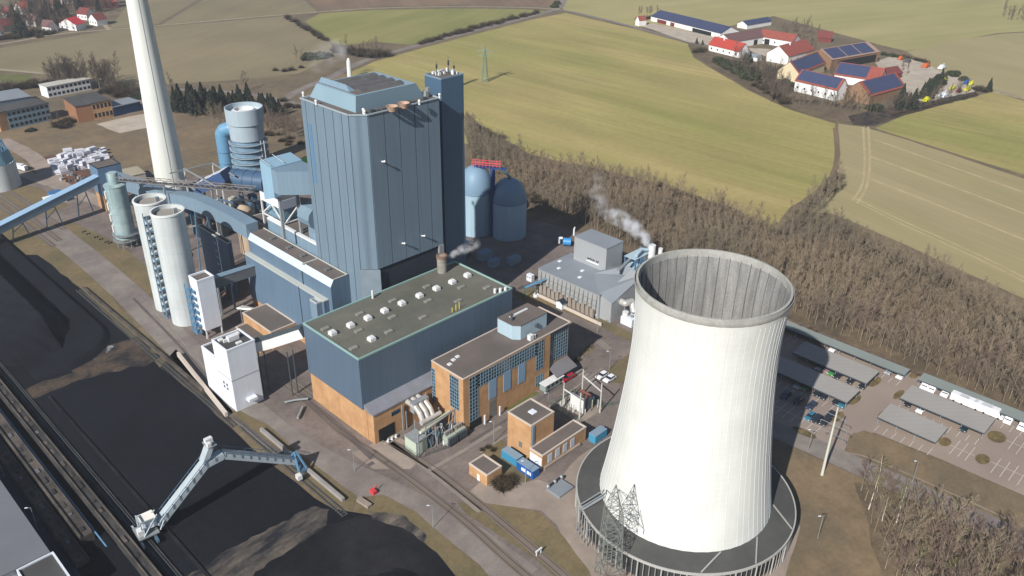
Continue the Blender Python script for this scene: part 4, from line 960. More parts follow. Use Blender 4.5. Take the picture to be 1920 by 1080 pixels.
# ================================================================ transformer yard in front of the hall
zc = lambda x, y: (720 + x * .14815, 700 + y * .14815)
pl = thing('exhaust_pipe_set', 'three fat silver bent pipes feeding down from the brick hall wall', 'pipes', (126, 168, 0))
for k in range(3):
    bx_ = 127.2 + k * 2.0
    MB().pipe([(bx_, 169.0, 9.6), (bx_, 164.6, 9.6), (bx_ - .2, 162.2, 8.4), (bx_ - .3, 160.8, 6.2)], 0.85, 14).build('pipe', M_pipe, pl, smooth=50)
MB().tube((125.8, 160.4, 6.3), (133.5, 160.4, 6.3), .75, n=14).build('header', M_pipe, pl, smooth=50)
for a in (127.4, 129.4, 131.4): MB().box(a - .9, a + .9, 164.3, 166.2, 7.2, 10.8).build('casing', M_steel, pl)
for a in (124.8, 134.2): MB().beam((a, 168, 0), (a, 168, 9.5), .35).beam((a, 162, 0), (a, 162, 7), .35).build('support', M_steel, pl)
def transformer(x, y, lab, grp='transformers in front of the brick hall'):
    t = thing('transformer', lab, 'transformer', (x, y, 0), grp)
    MB().box(x - 1.8, x + 1.8, y - 1.1, y + 1.1, .5, 3.6).build('tank', mat('transformer_grey', (150, 160, 150), amt=.08), t)
    for k in range(6): MB().box(x - 1.7 + k * .62, x - 1.4 + k * .62, y - 1.7, y - 1.1, .8, 3.2).build('radiator', M_darkst, t)
    for k in range(3): MB().cyl(x - 1 + k, y, .22, 3.6, 5.0, 8, .1).build('bushing', mat('bushing_brown', (120, 96, 80)), t)
    MB().tube((x - 1.6, y + .6, 4.5), (x + 1.2, y + .6, 4.5), .4, n=10).build('conservator', M_steel, t, smooth=50)
transformer(130.8, 153.2, 'grey oil transformer beside the green tank, left one of two'); transformer(134.8, 153.4, 'grey oil transformer by the fence corner, right one of two')
tk = thing('green_tank_cabin', 'pale green box tank at the left end of the transformer yard', 'tank', (121.5, 157.2, 0))
MB().box(119.8, 124.0, 155.6, 160.8, 0, 4.8).build('cabin', mat('pale_green_metal', (176, 188, 172), amt=.06, k=.9), tk)
MB().box(119.6, 124.2, 155.4, 161.0, 4.8, 5.0).build('roof', M_steel, tk)
gt = thing('yard_gantry', 'steel gantry frame with busbars over the transformer yard', 'gantry', (120, 155, 0))
for a, b, h_ in ((120.2, 154.9, 8.1), (124.4, 156.6, 8.1), (126.2, 168.0, 6.5), (136.8, 157.6, 7.5), (127.2, 155.3, 6.8)): MB().beam((a, b, 0), (a, b, h_), .35).build('post', M_steel, gt)
mb = MB().beam((120.2, 154.9, 7.6), (136.8, 157.6, 7.2), .3).beam((120.2, 154.9, 5.2), (131, 156.6, 5.2), .25).beam((124.4, 156.6, 7.8), (136.8, 157.6, 7.4), .25).build('crossbeam', M_steel, gt)
MB().tube((123, 157.4, 6.0), (136, 159.2, 6.0), .5, n=12).build('busbar_duct', mat('yellowish_duct', (186, 188, 160), amt=.1), gt, smooth=50)
MB().tube((125, 159.4, 4.8), (136, 160.6, 4.8), .45, n=12).build('busbar_duct', M_steel, gt, smooth=50)
random.seed(5)
for k in range(34):
    a, b = random.uniform(124.8, 136), random.uniform(153.6, 159.6); MB().cyl(a, b, random.uniform(.12, .5), .05, random.uniform(1.2, 4.4), 8).build('fitting', random.choice([M_steel, M_darkst, M_bluest, mat('pale_green_metal', (176, 188, 172)), M_whiteg]), gt)
for k in range(30):
    a, b = random.uniform(124.5, 136.5), random.uniform(153.5, 160); MB().beam((a, b, 1.5), (a + random.uniform(-2, 2), b + random.uniform(-.8, .8), random.uniform(3.5, 5.4)), .16).build('strut', random.choice([M_steel, M_darkst, M_bluest]), gt)
def fence(name, label, P, h, m, step=2.5, z=0.05):
    t = thing(name, label, 'fence', (P[0][0], P[0][1], z)); r = MB(); q = MB()
    for a, b in zip(P, P[1:]):
        L = math.dist(a, b); n = max(1, int(L / step))
        for i in range(n + 1):
            x, y = a[0] + (b[0] - a[0]) * i / n, a[1] + (b[1] - a[1]) * i / n; q.beam((x, y, z), (x, y, z + h), .1)
        for zz_ in (h, h * .5, .15): r.beam((a[0], a[1], z + zz_), (b[0], b[1], z + zz_), .06)
        nb = int(L / .5)
        for i in range(nb):
            x, y = a[0] + (b[0] - a[0]) * i / nb, a[1] + (b[1] - a[1]) * i / nb; r.beam((x, y, z), (x, y, z + h), .035)
    q.build('posts', m, t); r.build('mesh_panel', m, t); return t
M_fgreen = mat('green_fence', (70, 104, 96), amt=.1)
fence('yard_fence', 'low fence around the transformer yard beside the hall', [(119, 160.8), (119, 154.4), (130, 151.6), (138.5, 152.2)], 1.8, M_darkst)
# small pump equipment left of it
mb = thing('pump_skid', 'small row of white pumps on a slab along the brick hall wall', 'pumps', (118.6, 166.4, 0))
MB().box(116.6, 121.5, 165.8, 167.4, 0.05, .35).build('slab', M_conc, mb)
for k in range(3): MB().tube((117.4 + k * 1.5, 166.2, .9), (118.2 + k * 1.5, 166.8, .9), .4, n=8).build('pump', M_whiteg, mb, smooth=50)

# ================================================================ switchyard beyond the small brick tower
sw = thing('switchyard_portal', 'tall thin steel portal posts carrying a crossbeam over the fenced switchyard', 'portal', (173, 138, 0))
for a, b, h_ in ((168.9, 141.5, 9.5), (168.0, 133.8, 10), (175.2, 131.4, 11.3), (178.6, 141.8, 10)): MB().tube((a, b, 0), (a, b, h_), .28, .2, 8).build('post', mat('pale_post', (176, 176, 168), amt=.08), sw)
MB().beam((168.9, 141.5, 7.2), (168.0, 133.8, 7.4), .3).beam((178.6, 141.8, 7.6), (175.2, 131.4, 8.2), .3).build('crossbeam', M_whiteg, sw)
st_ = thing('switchyard_transformer', 'grey transformer with white fire wall in the green fenced switchyard', 'transformer', (173, 137, 0))
MB().box(170.8, 171.2, 134.4, 140.2, 0, 5.6).build('fire_wall', M_whiteg, st_)
MB().box(171.8, 175.4, 134.8, 139.6, .4, 4.2).build('tank', M_darkst, st_)
for k in range(8): MB().box(175.5, 176.4, 134.9 + k * .6, 135.2 + k * .6, .6, 3.8).build('radiator', M_bluest, st_)
for k in range(3): MB().cyl(173 , 135.6 + k * 1.4, .25, 4.2, 6.0, 8, .12).build('bushing', mat('bushing_red', (112, 70, 60)), st_)
MB().tube((174.6, 135, 5.1), (174.6, 139.4, 5.1), .45, n=10).build('conservator', mat('bushing_red', (112, 70, 60)), st_, smooth=50)
random.seed(9)
for k in range(26):
    a, b = random.uniform(167.2, 177), random.uniform(132.4, 143.5)
    MB().cyl(a, b, .12, 0.05, random.uniform(1.8, 3.6), 6).build('insulator_post', random.choice([M_whiteg, mat('cream_post', (190, 186, 160)), M_darkst]), st_)
fence('switchyard_fence', 'green mesh fence around the switchyard', [(166.2, 131.5), (166.4, 144.5), (177.4, 144.8), (177.8, 132.6), (186.5, 128.8)], 1.8, M_fgreen)
sheet('yard', [(166.4, 131.8), (177.6, 131.8), (177.4, 144.6), (166.6, 144.4)], .07, M_conc, ground=False)

# ================================================================ small brick buildings
b1 = bldg('brick_tower_block', 'square orange brick block with a grey flat roof and one white roof light', 'brick building', 142.1, 151.9, 130.5, 140.0, 12.6, M_brick, M_roofB, M_copingP)
MB().box(146.4, 148.4, 134, 136, 12.7, 13.0).build('roof_light', M_white, b1)
MB().box(142.4, 143.3, 130.25, 130.5, 0, 12.4).build('blue_downpipe', M_blueL, b1)
MB().box(142.02, 142.1, 134, 135.2, 3, 5).build('window', M_soot, b1)
b2 = bldg('brick_workshop', 'long low brick workshop with pale doors along its front, attached to the brick block', 'brick building', 141.6, 161.0, 125.4, 130.4, 5.0, M_brick, M_roofB, M_copingP)
MB().box(141.5, 141.6, 125.6, 130.2, 0.2, 4.2).build('white_gate', M_white, b2)
for k in range(4): MB().box(144 + k * 3.3, 145.8 + k * 3.3, 125.28, 125.4, 1.4, 4.3).build('pale_door', mat('pale_blue_door', (180, 190, 204), amt=.05), b2)
MB().box(142, 158, 124.7, 125.4, 0, 1.0).build('loading_ledge', M_conc, b2)
b3 = bldg('brick_hut', 'small flat roofed brick hut with a white door, half hidden behind a dark bush', 'hut', 125.6, 131.4, 131.6, 139.0, 3.6, M_brick, M_roofB, M_copingP)
MB().box(125.5, 125.6, 134.6, 135.6, 0, 2.2).build('door', M_white, b3)
def container(cx, cy, lx, ly, h, m, name, label, wins=0, z0=0.05, grp=None):
    t = thing(name, label, 'container', (cx, cy, z0), grp)
    MB().box(cx - lx / 2, cx + lx / 2, cy - ly / 2, cy + ly / 2, z0 + .1, z0 + h).build('body', m, t)
    r = MB()
    n = int(max(lx, ly) / .5)
    for i in range(n):
        if ly > lx: r.box(cx - lx / 2 - .04, cx + lx / 2 + .04, cy - ly / 2 + .3 + i * .5, cy - ly / 2 + .45 + i * .5, z0 + .3, z0 + h - .25)
        else: r.box(cx - lx / 2 + .3 + i * .5, cx - lx / 2 + .45 + i * .5, cy - ly / 2 - .04, cy + ly / 2 + .04, z0 + .3, z0 + h - .25)
    r.build('corrugation', m, t)
    MB().box(cx - lx / 2 - .05, cx + lx / 2 + .05, cy - ly / 2 - .05, cy + ly / 2 + .05, z0 + h, z0 + h + .1).build('roof', mat('faded_roof_' + m.name, (128, 150, 170), amt=.1, k=.85), t)
    for k in range(wins): MB().box(cx - lx / 2 - .1, cx - lx / 2 - .02, cy - ly / 2 + .7 + k * 2.2, cy - ly / 2 + 2.3 + k * 2.2, z0 + 1.0, z0 + 2.1).build('window', M_white, t)
    return t
M_cblue = mat('container_blue', (28, 84, 156), amt=.08, rough=.5); M_cteal = mat('container_teal', (60, 132, 168), amt=.1, rough=.5)
container(138.0, 127.6, 2.6, 6.4, 2.9, M_cblue, 'office_container', 'deep blue site container with two white windows beside the brick workshop', wins=2)
container(138.6, 134.6, 2.6, 6.2, 2.8, M_cteal, 'storage_container', 'faded teal storage container end to end with the deep blue one')
container(164.5, 123.5, 5.5, 2.6, 2.8, M_cteal, 'storage_container', 'light blue container beside the round dark roof of the cooling tower')

# ================================================================ grey cladded plant (upper right of the hall)
gp = thing('grey_plant_building', 'silver grey metal clad plant with a folded roof and a taller block behind', 'industrial building', (221, 170, 0))
MB().prism([(221, 170), (221, 201.5), (241, 201.5), (241, 170)], 0, [10.2, 10.2, 10.2, 10.2]).build('low_wall', M_greyP, gp)
MB().prism([(220.8, 169.9), (220.8, 201.7), (241.2, 201.7), (241.2, 169.9)], 10.2, 10.4).build('low_roof', M_greyR, gp)
MB().prism([(222, 164.8), (222, 170), (240, 170), (240, 164.8)], 0, [8.2, 9.2, 14.5, 13.5]).build('end_bay', M_greyP, gp)
MB().add([(221.8, 164.6, 8.4), (240.2, 164.6, 13.8), (241, 172.5, 15.0), (233, 183, 10.6), (221.8, 171, 10.5)], [(0, 1, 2, 3, 4)]).add([(241, 172.5, 15.0), (241, 183, 10.4), (233, 183, 10.6)], [(0, 1, 2)]).build('folded_roof', M_greyR, gp)
MB().box(237.4, 247.8, 180.6, 197.2, 0, 20.4).build('high_block', M_greyP, gp)
MB().box(237.3, 247.9, 180.5, 197.3, 20.4, 20.7).build('high_roof', M_greyR, gp)
mb = MB(); random.seed(2)
for k in range(12):
    if k in (3,): continue
    mb.box(237.3, 237.4, 184.2 + k * .5, 184.5 + k * .5, 13.0 + random.uniform(0, .3), 13.7 + random.uniform(0, .3))
mb.build('wall_lettering', M_black, gp)
MB().box(237.3, 237.39, 184, 190.4, 12.1, 12.6).build('white_louvre', M_white, gp)
for a, b in ((226, 184), (226, 195), (231, 187), (231, 199)): MB().box(a, a + 1.4, b, b + 1.2, 10.4, 10.7).build('roof_light', M_white, gp)
mb = MB(); ms = MB()
for k in range(14):
    yy = 171 + k * 2.2; mb.beam((219.2, yy, 0), (220.9, yy, 9.8), .22)
    ms.box(218.9, 219.2, yy, yy + 1.5, 1, 4.5 + (k % 3) * .4)
for h_ in (1.5, 3.5, 5.5, 7.5): mb.beam((219.2 + h_ * .17, 170.8, h_), (219.2 + h_ * .17, 200.5, h_), .14)
mb.build('sloped_trellis', mat('trellis_grey', (132, 128, 120), amt=.1), gp); ms.build('hanging_screen', mat('screen_grey', (148, 138, 128), amt=.15, k=.9), gp)
tag(MB().beam((217.6, 165.5, .8), (217.6, 200, .8), .35, 1.3).build('guard_wall', M_copingP), 'low pale wall running along the front of the silver grey plant', 'wall')
sh = thing('garden_hut', 'small white hut with dark pitched roof on the grass strip before the grey plant', 'hut', (208.5, 180.4, 0))
q = G(1052, 577); MB().box(q[0] - 1.3, q[0] + 1.6, q[1] - 1.5, q[1] + 1.5, 0, 2.8).build('wall', M_white, sh)
MB().gable(q[0] - 1.3, q[0] + 1.6, q[1] - 1.5, q[1] + 1.5, 2.8, 3.9, 'x', .3, .12).build('roof', M_joint, sh)
# blue pipe bridge at its left
pbr = thing('pipe_bridge', 'thin blue pipe bridge on green posts at the left corner of the grey plant', 'pipe bridge', (218, 203, 0))
qa = G(983, 541, 5); qb = G(1027, 522, 7)
MB().pipe([(qa[0], qa[1], 5.5), (qb[0], qb[1], 7.4), (qb[0] + .5, qb[1] - .5, 1)], .35, 8).pipe([(qa[0], qa[1] - .8, 5.5), (qb[0], qb[1] - .8, 7.4)], .25, 8).build('pipe', M_bluest, pbr, smooth=50)
for q in (qa, ((qa[0] + qb[0]) / 2, (qa[1] + qb[1]) / 2)): MB().cyl(q[0], q[1], .25, 0, 6, 8).build('post', M_fgreen, pbr)
MB().cyl((qa[0] + qb[0]) / 2, (qa[1] + qb[1]) / 2 , 1.0, 0, 1.1, 14).build('footing', M_white, pbr)
q = G(994, 520, 1.5); cb_ = thing('white_cabinet', 'small white cabinet with two dark vents at the left end of the grey plant', 'cabinet', (q[0], q[1], 0))
MB().box(q[0] - .9, q[0] + .9, q[1] - 1.6, q[1] + 1.2, 0, 3).build('housing', M_white, cb_)
MB().box(q[0] - .95, q[0] - .9, q[1] - 1, q[1] - .5, 1.6, 2.2).build('vent', M_black, cb_); MB().box(q[0] - .95, q[0] - .9, q[1] + .2, q[1] + .7, 1.6, 2.2).build('vent', M_black, cb_)
# tanks and vents near the high block
q = G(1068, 462, 0); fn = thing('blue_fan_unit', 'bright blue drum and white fan pipe at the left foot of the taller grey block', 'fan', (q[0], q[1], 0))
MB().tube((q[0] - 1.5, q[1] + 2.5, 2.2), (q[0] + .4, q[1] - .5, 2.2), 1.7, n=16).build('drum', mat('bright_blue_drum', (58, 134, 196), amt=.05, rough=.4), fn, smooth=50)
MB().pipe([(q[0] - 2.5, q[1] + 4.2, 1), (q[0] - 2.5, q[1] + 4.2, 3.6), (q[0] - 1.5, q[1] + 3, 3.6)], .6, 8).build('fan_pipe', M_whiteg, fn, smooth=50)
MB().tube((237.8, 198, 20.6), (237.8, 198, 23.5), .35, n=8).tube((237.8, 198, 23.4), (238.8, 198.5, 23.6), .35, n=8).build('roof_pipe', M_whiteg, gp)
# silver pipes and white box near the tower
sp = thing('ribbed_exhaust_duct', 'ribbed silver exhaust duct curving out of the grey plant toward the cooling tower', 'duct', (232, 160, 0))
q0, q1, q2, q3 = G(1158, 562, 7), G(1172, 569, 7), G(1185, 565, 7), G(1190, 575, 5)
MB().pipe([(q0[0], q0[1], 7), (q1[0], q1[1], 7), (q2[0], q2[1], 7), (q2[0] - 1, q2[1] - 2, 3.5)], 1.3, 14).build('duct', M_pipe, sp, smooth=50)
mb = MB(); mb.cyl(q1[0] - 2, q1[1] - 2, 1.2, 0, 5, 12); mb.build('vessel', M_whiteg, sp, smooth=50)
MB().beam((q1[0], q1[1], 0), (q1[0], q1[1], 6), .3).build('support', M_steel, sp)
q = G(1163, 606, 0); wbx = thing('white_skid_container', 'white box container with round fans, left of the cooling tower', 'container', (q[0], q[1], 0))
MB().box(q[0], q[0] + 4.5, q[1] - 5.2, q[1], .1, 3.2).build('body', M_white, wbx)
for k in range(2): MB().cyl(q[0] + 2.2, q[1] - 1.5 - k * 2, .7, 3.2, 3.9, 12).build('fan', M_steel, wbx)
# blue steel equipment tower with the steaming stack
eq = thing('stack_platform', 'cluster of light blue pipes and platforms around a short steaming stack behind the tower rim', 'process equipment', (258, 178, 0))
q = G(1222, 470, 16); STEAM_B = (q[0], q[1], 18.5)
MB().cyl(q[0], q[1], 1.5, 0, 18.5, 16).build('stack', M_whiteg, eq, smooth=40)
MB().cyl(q[0] + 1.8, q[1] - 3, .9, 0, 17.5, 12).build('stack', M_whiteg, eq, smooth=40)
mb = MB(); mp = MB()
for a in (-10, -5, 0):
    for b in (-1.5, 3.5): mb.beam((q[0] + a, q[1] + b + 2, 0), (q[0] + a, q[1] + b + 2, 15 if a < 0 else 16), .35)
for h_ in (6, 10.5, 15): mp.box(q[0] - 10.3, q[0] + .3, q[1] + .3, q[1] + 5.8, h_, h_ + .2)
for i in range(8): mb.beam((q[0] - 10 + i * 1.3, q[1] + .4, 15 if i % 2 else 10.5), (q[0] - 8.7 + i * 1.3, q[1] + .4, 10.5 if i % 2 else 15), .2)
mb.build('frame', M_bluest, eq); mp.build('platform', mat('pale_blue_metal', (164, 186, 200)), eq)
mb = MB().pipe([(q[0] - 9, q[1] + 1, 16.5), (q[0] - 4, q[1] + 2, 17.3), (q[0], q[1], 16)], .7, 10).build('pipe', mat('pale_blue_metal', (164, 186, 200)), eq, smooth=50)
MB().beam((q[0] - 10, q[1] + 3, 14.5), (226 + 8, 172, 15.2), 1.2, .8).build('inclined_duct', M_steel, eq)
MB().box(243, 249.5, 169, 176, 0, 8).build('annex', mat('cream_wall', (214, 214, 196), amt=.04), eq)
MB().box(242.9, 249.6, 168.9, 176.1, 8, 8.2).build('annex_roof', mat('green_roof', (128, 142, 112), amt=.1), eq)

# ================================================================ dome silos behind the boiler house
def dome(name, label, c, r, zc_, zt_, m):
    t = thing(name, label, 'silo', (c[0], c[1], 0), 'dome topped silos')
    MB().lathe(c[0], c[1], [(r, 0), (r, zc_)], 40).build('wall', m, t, smooth=40)
    pr = [(r + .25, zc_ - .4), (r + .25, zc_)] + [(r * math.cos(a) ** .85, zc_ + (zt_ - zc_) * math.sin(a)) for a in np.linspace(0, 1.5, 12)]
    MB().lathe(c[0], c[1], pr, 40).build('dome', mat('dome_shade_blue', (120, 148, 172), amt=.04, rough=.5, k=.9), t, smooth=30)  # white dome, with the blue of the boiler house shadow in its colour
    return t
M_dome = mat('silo_shade_blue', (160, 186, 204), amt=.05, rough=.6, k=.9, streak=.05)  # white silo walls, bluish shade mixed into the base colour
q = G(955, 448); c1 = (q[0] + 4.6, q[1] + 4.6)
zc_ = HZ(c1 and (955, 452), (955, 392)); print('dome', c1, zc_)
D1 = (252.0, 249.0); D2 = (244.0, 262.5)
dome('dome_silo', 'right one of two shade-tinted dome topped silos behind the boiler house', D1, 8.0, 17.5, 27.5, M_dome)
dome('dome_silo', 'left one of two dome topped silos, partly sunlit, next to the boiler house edge', D2, 7.8, 20.5, 32, M_dome)
sb = thing('silo_head_bridge', 'bridge with red railings and dark blue chute between the two dome silos', 'bridge', (250, 258, 0))
MB().beam((243, 262, 32.5), (251.5, 250.5, 31.5), 2.2, .6).build('deck', mat('dark_blue_steel', (36, 66, 120)), sb)
MB().beam((245, 252.5, 0), (245, 252.5, 32.5), 1.5).build('elevator_leg', mat('dark_blue_steel', (36, 66, 120)), sb)
mb = MB()
for s_ in (-1.2, 1.2):
    for hh in (1.0, 2.0): mb.beam((242 + s_, 262.5 + s_, 32.8 + hh), (250 + s_, 252.5 + s_, 32.2 + hh), .2)
    for k in range(9): mb.beam((242 + s_ + k, 262.5 + s_ - k * 1.2, 32.5), (242 + s_ + k, 262.5 + s_ - k * 1.2, 34.8), .2)
mb.build('red_railing', mat('red_railing', (206, 84, 96)), sb)
MB().beam((249, 253.5, 33), (252.5, 249, 28), 1.0, .8).build('chute', mat('teal_chute', (72, 112, 124)), sb)
for a, b, w_, d, h_, lab in ((226, 238, 6, 4, 3.5, 'pale blue container in the shade in front of the dome silos'), (224, 230, 5, 3, 3, 'grey box module in the shade before the right dome silo'), (232, 226, 6, 3, 3, 'bluish container alone in the deep shade right of the dome silos'), (222, 247, 5, 5, 6, 'dark green equipment block in the shade beside the boiler house')):
    container(a, b, w_, d, h_, mat('shade_container_%d' % a, (150, 168, 180) if h_ < 5 else (72, 92, 88), amt=.1), 'site_container', lab)

# ================================================================ coal stacker portal
P0, P1 = Vector((48.3, 179.7)), Vector((91.5, 175.4)); dv = (P1 - P0).normalized(); nv = Vector((-dv.y, dv.x))
def SP(t, z_, o=0.0): return (P0.x + dv.x * t + nv.x * o, P0.y + dv.y * t + nv.y * o, z_)
M_stk = mat('stacker_blue_grey', (166, 178, 186), s=.4, amt=.08, rough=.5, k=.9)
M_stkd = mat('stacker_dark_blue', (74, 100, 124), s=.4, amt=.12, rough=.5)
sk_ = thing('coal_stacker', 'pale blue A shaped portal stacker spanning the black coal yard', 'stacker', SP(20, 0))
mb = MB()
arm = [(4.5, 2.6), (18.8, 15.0), (23.8, 15.6), (43.5, 3.2)]
for (t0, z0_), (t1, z1_) in zip(arm, arm[1:]): mb.beam(SP(t0, z0_), SP(t1, z1_), 2.8, 1.6)
mb.build('boom', M_stk, sk_)
mb = MB()
for s_ in (-1.55, 1.55):
    for (t0, z0_), (t1, z1_) in zip(arm, arm[1:]):
        mb.beam(SP(t0, z0_ + 1.9, s_), SP(t1, z1_ + 1.9, s_), .12)
        n = max(2, int((t1 - t0) / 2))
        for i in range(n): mb.beam(SP(t0 + (t1 - t0) * i / n, z0_ + (z1_ - z0_) * i / n, s_), SP(t0 + (t1 - t0) * i / n, z0_ + (z1_ - z0_) * i / n + 1.9, s_), .12)
mb.build('railing', M_stkd, sk_)
mb = MB(); mb.beam(SP(18.6, 15.6), SP(21.2, 20.6), 2.6, 1.4); mb.build('mast', M_stk, sk_)
MB().box(SP(21.0, 0)[0] - 1.2, SP(21.0, 0)[0] + 1.2, SP(21, 0)[1] - 1.8, SP(21, 0)[1] + 1.8, 20.3, 20.6).build('head_platform', M_steel, sk_)
for a, b, s_ in ((20.4, 20.6, -1.2), (21.6, 20.6, .9), (20.6, 20.6, .8)):
    q = SP(a, b, s_); MB().box(q[0] - .5, q[0] + .5, q[1] - .6, q[1] + .6, b, b + 1.1).build('drive_unit', M_whiteg, sk_)
def mach(t, w_, l_, z0_, z1_, m, nm, o=0): 
    q = SP(t, 0, o); MB().ob(q[0], q[1], z0_, z1_, w_, l_, math.atan2(dv.y, dv.x)).build(nm, m, sk_)
mach(2.2, 3.6, 3.6, 3.2, 5.6, M_white, 'machine_house', .6)
mach(2.2, 3.8, 3.8, 5.6, 5.75, mat('cream_roof', (228, 222, 214)), 'machine_house_roof', .6)
mach(-.3, 1.6, 1.8, 2.4, 4.2, M_whiteg, 'driver_cab', -1.2)
mach(1.2, 5.2, 5.4, 1.8, 2.2, M_steel, 'base_platform')
mach(2.6, .6, 9.5, .7, 1.5, M_stkd, 'bogie_beam'); mach(-1.0, .6, 9.5, .7, 1.5, M_stk, 'bogie_beam')
for s_ in (-4, -2.5, 2.5, 4):
    for tt__ in (-1, 2.6):
        q = SP(tt__, .45, s_); MB().tube((q[0] - .25, q[1], .5), (q[0] + .25, q[1], .5), .45, n=12).build('wheel', M_darkst, sk_)
mb = MB()
for a, b in (((0, 2.2, -2.4), (4.5, 6.5, -1)), ((0, 2.2, 2.4), (4.5, 6.5, 1)), ((4.2, 2.2, -2.2), (6, 4.2, -1.2)), ((4.2, 2.2, 2.2), (6, 4.2, 1.2)), ((0, 6.5, -1.8), (0, 2.2, -1.8)), ((0, 6.5, 1.8), (0, 2.2, 1.8)), ((0, 6.5, -1.8), (0, 6.5, 1.8)), ((0, 6.5, -1.8), (4.4, 5.5, -1))): mb.beam(SP(*a), SP(*b), .3)
mb.build('base_frame', M_stk, sk_)
mach(43.8, 2.2, 2.4, 1.6, 4.6, M_stkd, 'rail_end_drive'); mach(44.2, 1.2, 7.2, .6, 1.5, M_stkd, 'bogie_beam')
mb = MB()
for a, b in (((42.6, 1.5, -3.2), (43.4, 6.2, 0)), ((42.6, 1.5, 3.2), (43.4, 6.2, 0)), ((45.2, 1.5, -3.2), (44.0, 6.2, 0)), ((45.2, 1.5, 3.2), (44.0, 6.2, 0))): mb.beam(SP(*a), SP(*b), .45)
mb.build('end_frame', M_bluest, sk_)
mach(41.6, 1.4, 1.6, 1.2, 2.6, M_whiteg, 'cabinet', -5.5)
# runway beams, troughs and embankments of the yard, all parallel to the plant
M_trough = mat('grey_trough', (150, 146, 144), amt=.12, s=.3, k=.85)
tag(MB().box(93.1, 94.0, 180.6, 198.2, 0, 1.3).build('concrete_trough', M_trough), 'pale concrete trough on the yard edge, left of the stacker end', 'trough')
tag(MB().box(92.8, 93.7, 154.6, 173.6, 0, 1.3).build('concrete_trough', M_trough), 'pale concrete trough on the yard edge, right of the stacker end', 'trough')
def rail(name, x, y0, y1, z0=.06, m=None, w=.18, gauge=1.5, lab='', sleepers=True, zc=0.06):
    t = thing(name, lab, 'railway track', (x, y0, zc))
    for s_ in (-gauge / 2, gauge / 2): MB().box(x + s_ - w / 2, x + s_ + w / 2, y0, y1, zc + .06, zc + .28).build('rail', m or M_darkst, t)
    if sleepers:
        mb = MB()
        for k in range(int((y1 - y0) / 1.0)): mb.box(x - gauge * .8, x + gauge * .8, y0 + k, y0 + k + .3, zc, zc + .1)
        mb.build('sleepers', mat('sleeper', (96, 86, 78), amt=.1, k=.8), t)
rail('runway_track', 90.4, 150, 205, lab='crane track with sleepers beside the pale troughs, under the stacker end', gauge=1.3)
M_emb = mat('sooty_concrete', (78, 75, 74), (54, 53, 54), s2=.15, s=.6, amt=.15, k=.8, fine=.1)
M_emb2 = mat('dusty_brown_concrete', (104, 96, 90), (72, 68, 66), s2=.12, s=.5, amt=.2, k=.75, fine=.1)
def wall(x0, x1, y0, y1, h, m, lab, nm='conveyor_embankment'):
    t = thing(nm, lab, 'embankment', (x0, y0, 0))
    MB().prism([(x0, y0), (x1, y0), (x1, y1), (x0, y1)], 0, h).build('berm', m, t)
    MB().box(x0 + .2, x0 + .45, y0, y1, h, h + .5).box(x1 - .45, x1 - .2, y0, y1, h, h + .5).build('kerb', M_emb2, t)
    random.seed(int(x0)); yy = y0 + 2
    while yy < min(y1, 300):
        L = random.uniform(.8, 3.5); MB().box((x0 + x1) / 2 - .5, (x0 + x1) / 2 + .3, yy, yy + L, h, h + random.uniform(.1, .4)).build('idler_frame', random.choice([M_soot, M_emb, M_emb2]), t); yy += L + random.uniform(2, 7)
wall(42.6, 45.6, 130, 420, 2.6, M_emb, 'sooty conveyor embankment nearest the coal pile, running along the lower left')
wall(36.2, 39.6, 188, 420, 2.6, M_emb2, 'brown conveyor embankment second from the coal pile, with a blue edge pipe')
wall(32.2, 35.6, 181, 420, 1.6, M_emb2, 'lowest pale embankment strip beside the shadow-coloured lane')
tag(MB().tube((40.0, 181, 2.2), (40.0, 420, 2.2), .22, n=8).build('edge_pipe', M_bluest), 'long thin blue pipe along the brown embankment', 'pipe')
rail('runway_track', 48.2, 130, 420, lab='stacker runway track along the sooty embankment at the lower left', gauge=1.1, sleepers=False, zc=.5)
tag(MB().box(46.9, 49.6, 130, 420, 0, .5).build('runway_foundation', M_emb), 'long low concrete strip under the lower left runway track', 'foundation')
tag(MB().prism([(53.7, 130), (54.4, 130), (54.4, 262), (53.7, 262)], 0, .5).build('dust_kerb', M_coal2), 'low dusty kerb between the runway and the coal', 'kerb')
sheet('road', [(24, 120), (32.2, 120), (32.2, 420), (24, 420)], .1, mat('shadow_painted_lane', (60, 66, 82), amt=.08, k=.75), ground=False)  # the shed's shadow on the ground is put into this dark blue colour
lb = thing('long_shed', 'long shed with a pale grey roof cut by the lower left corner of the photo', 'shed', (5, 172, 0))
MB().box(8, 27.8, 182.5, 420, 0, 7.7).build('wall', M_greyP, lb)
MB().prism([(7.5, 182), (28.2, 182), (28.2, 420), (7.5, 420)], [7.7] * 4, [8.3, 8.0, 8.0, 8.3]).build('roof', mat('pale_shed_roof', (132, 136, 144), s=.1, amt=.07, k=.62), lb)
MB().box(20.5, 28.8, 171, 181.9, 0, 7.3).build('end_wall', M_white, lb)
MB().box(21, 28.3, 171.5, 181.6, 7.3, 7.45).build('end_roof', M_roofD, lb)
parapet(20.5, 28.8, 171, 181.9, 7.3, .35, .6, .0).build('end_coping', M_white, lb)
sheet('lawn', [(-20, 150), (17, 150), (17, 205), (10, 260), (-20, 260)], .1, M_grass, ground=False)

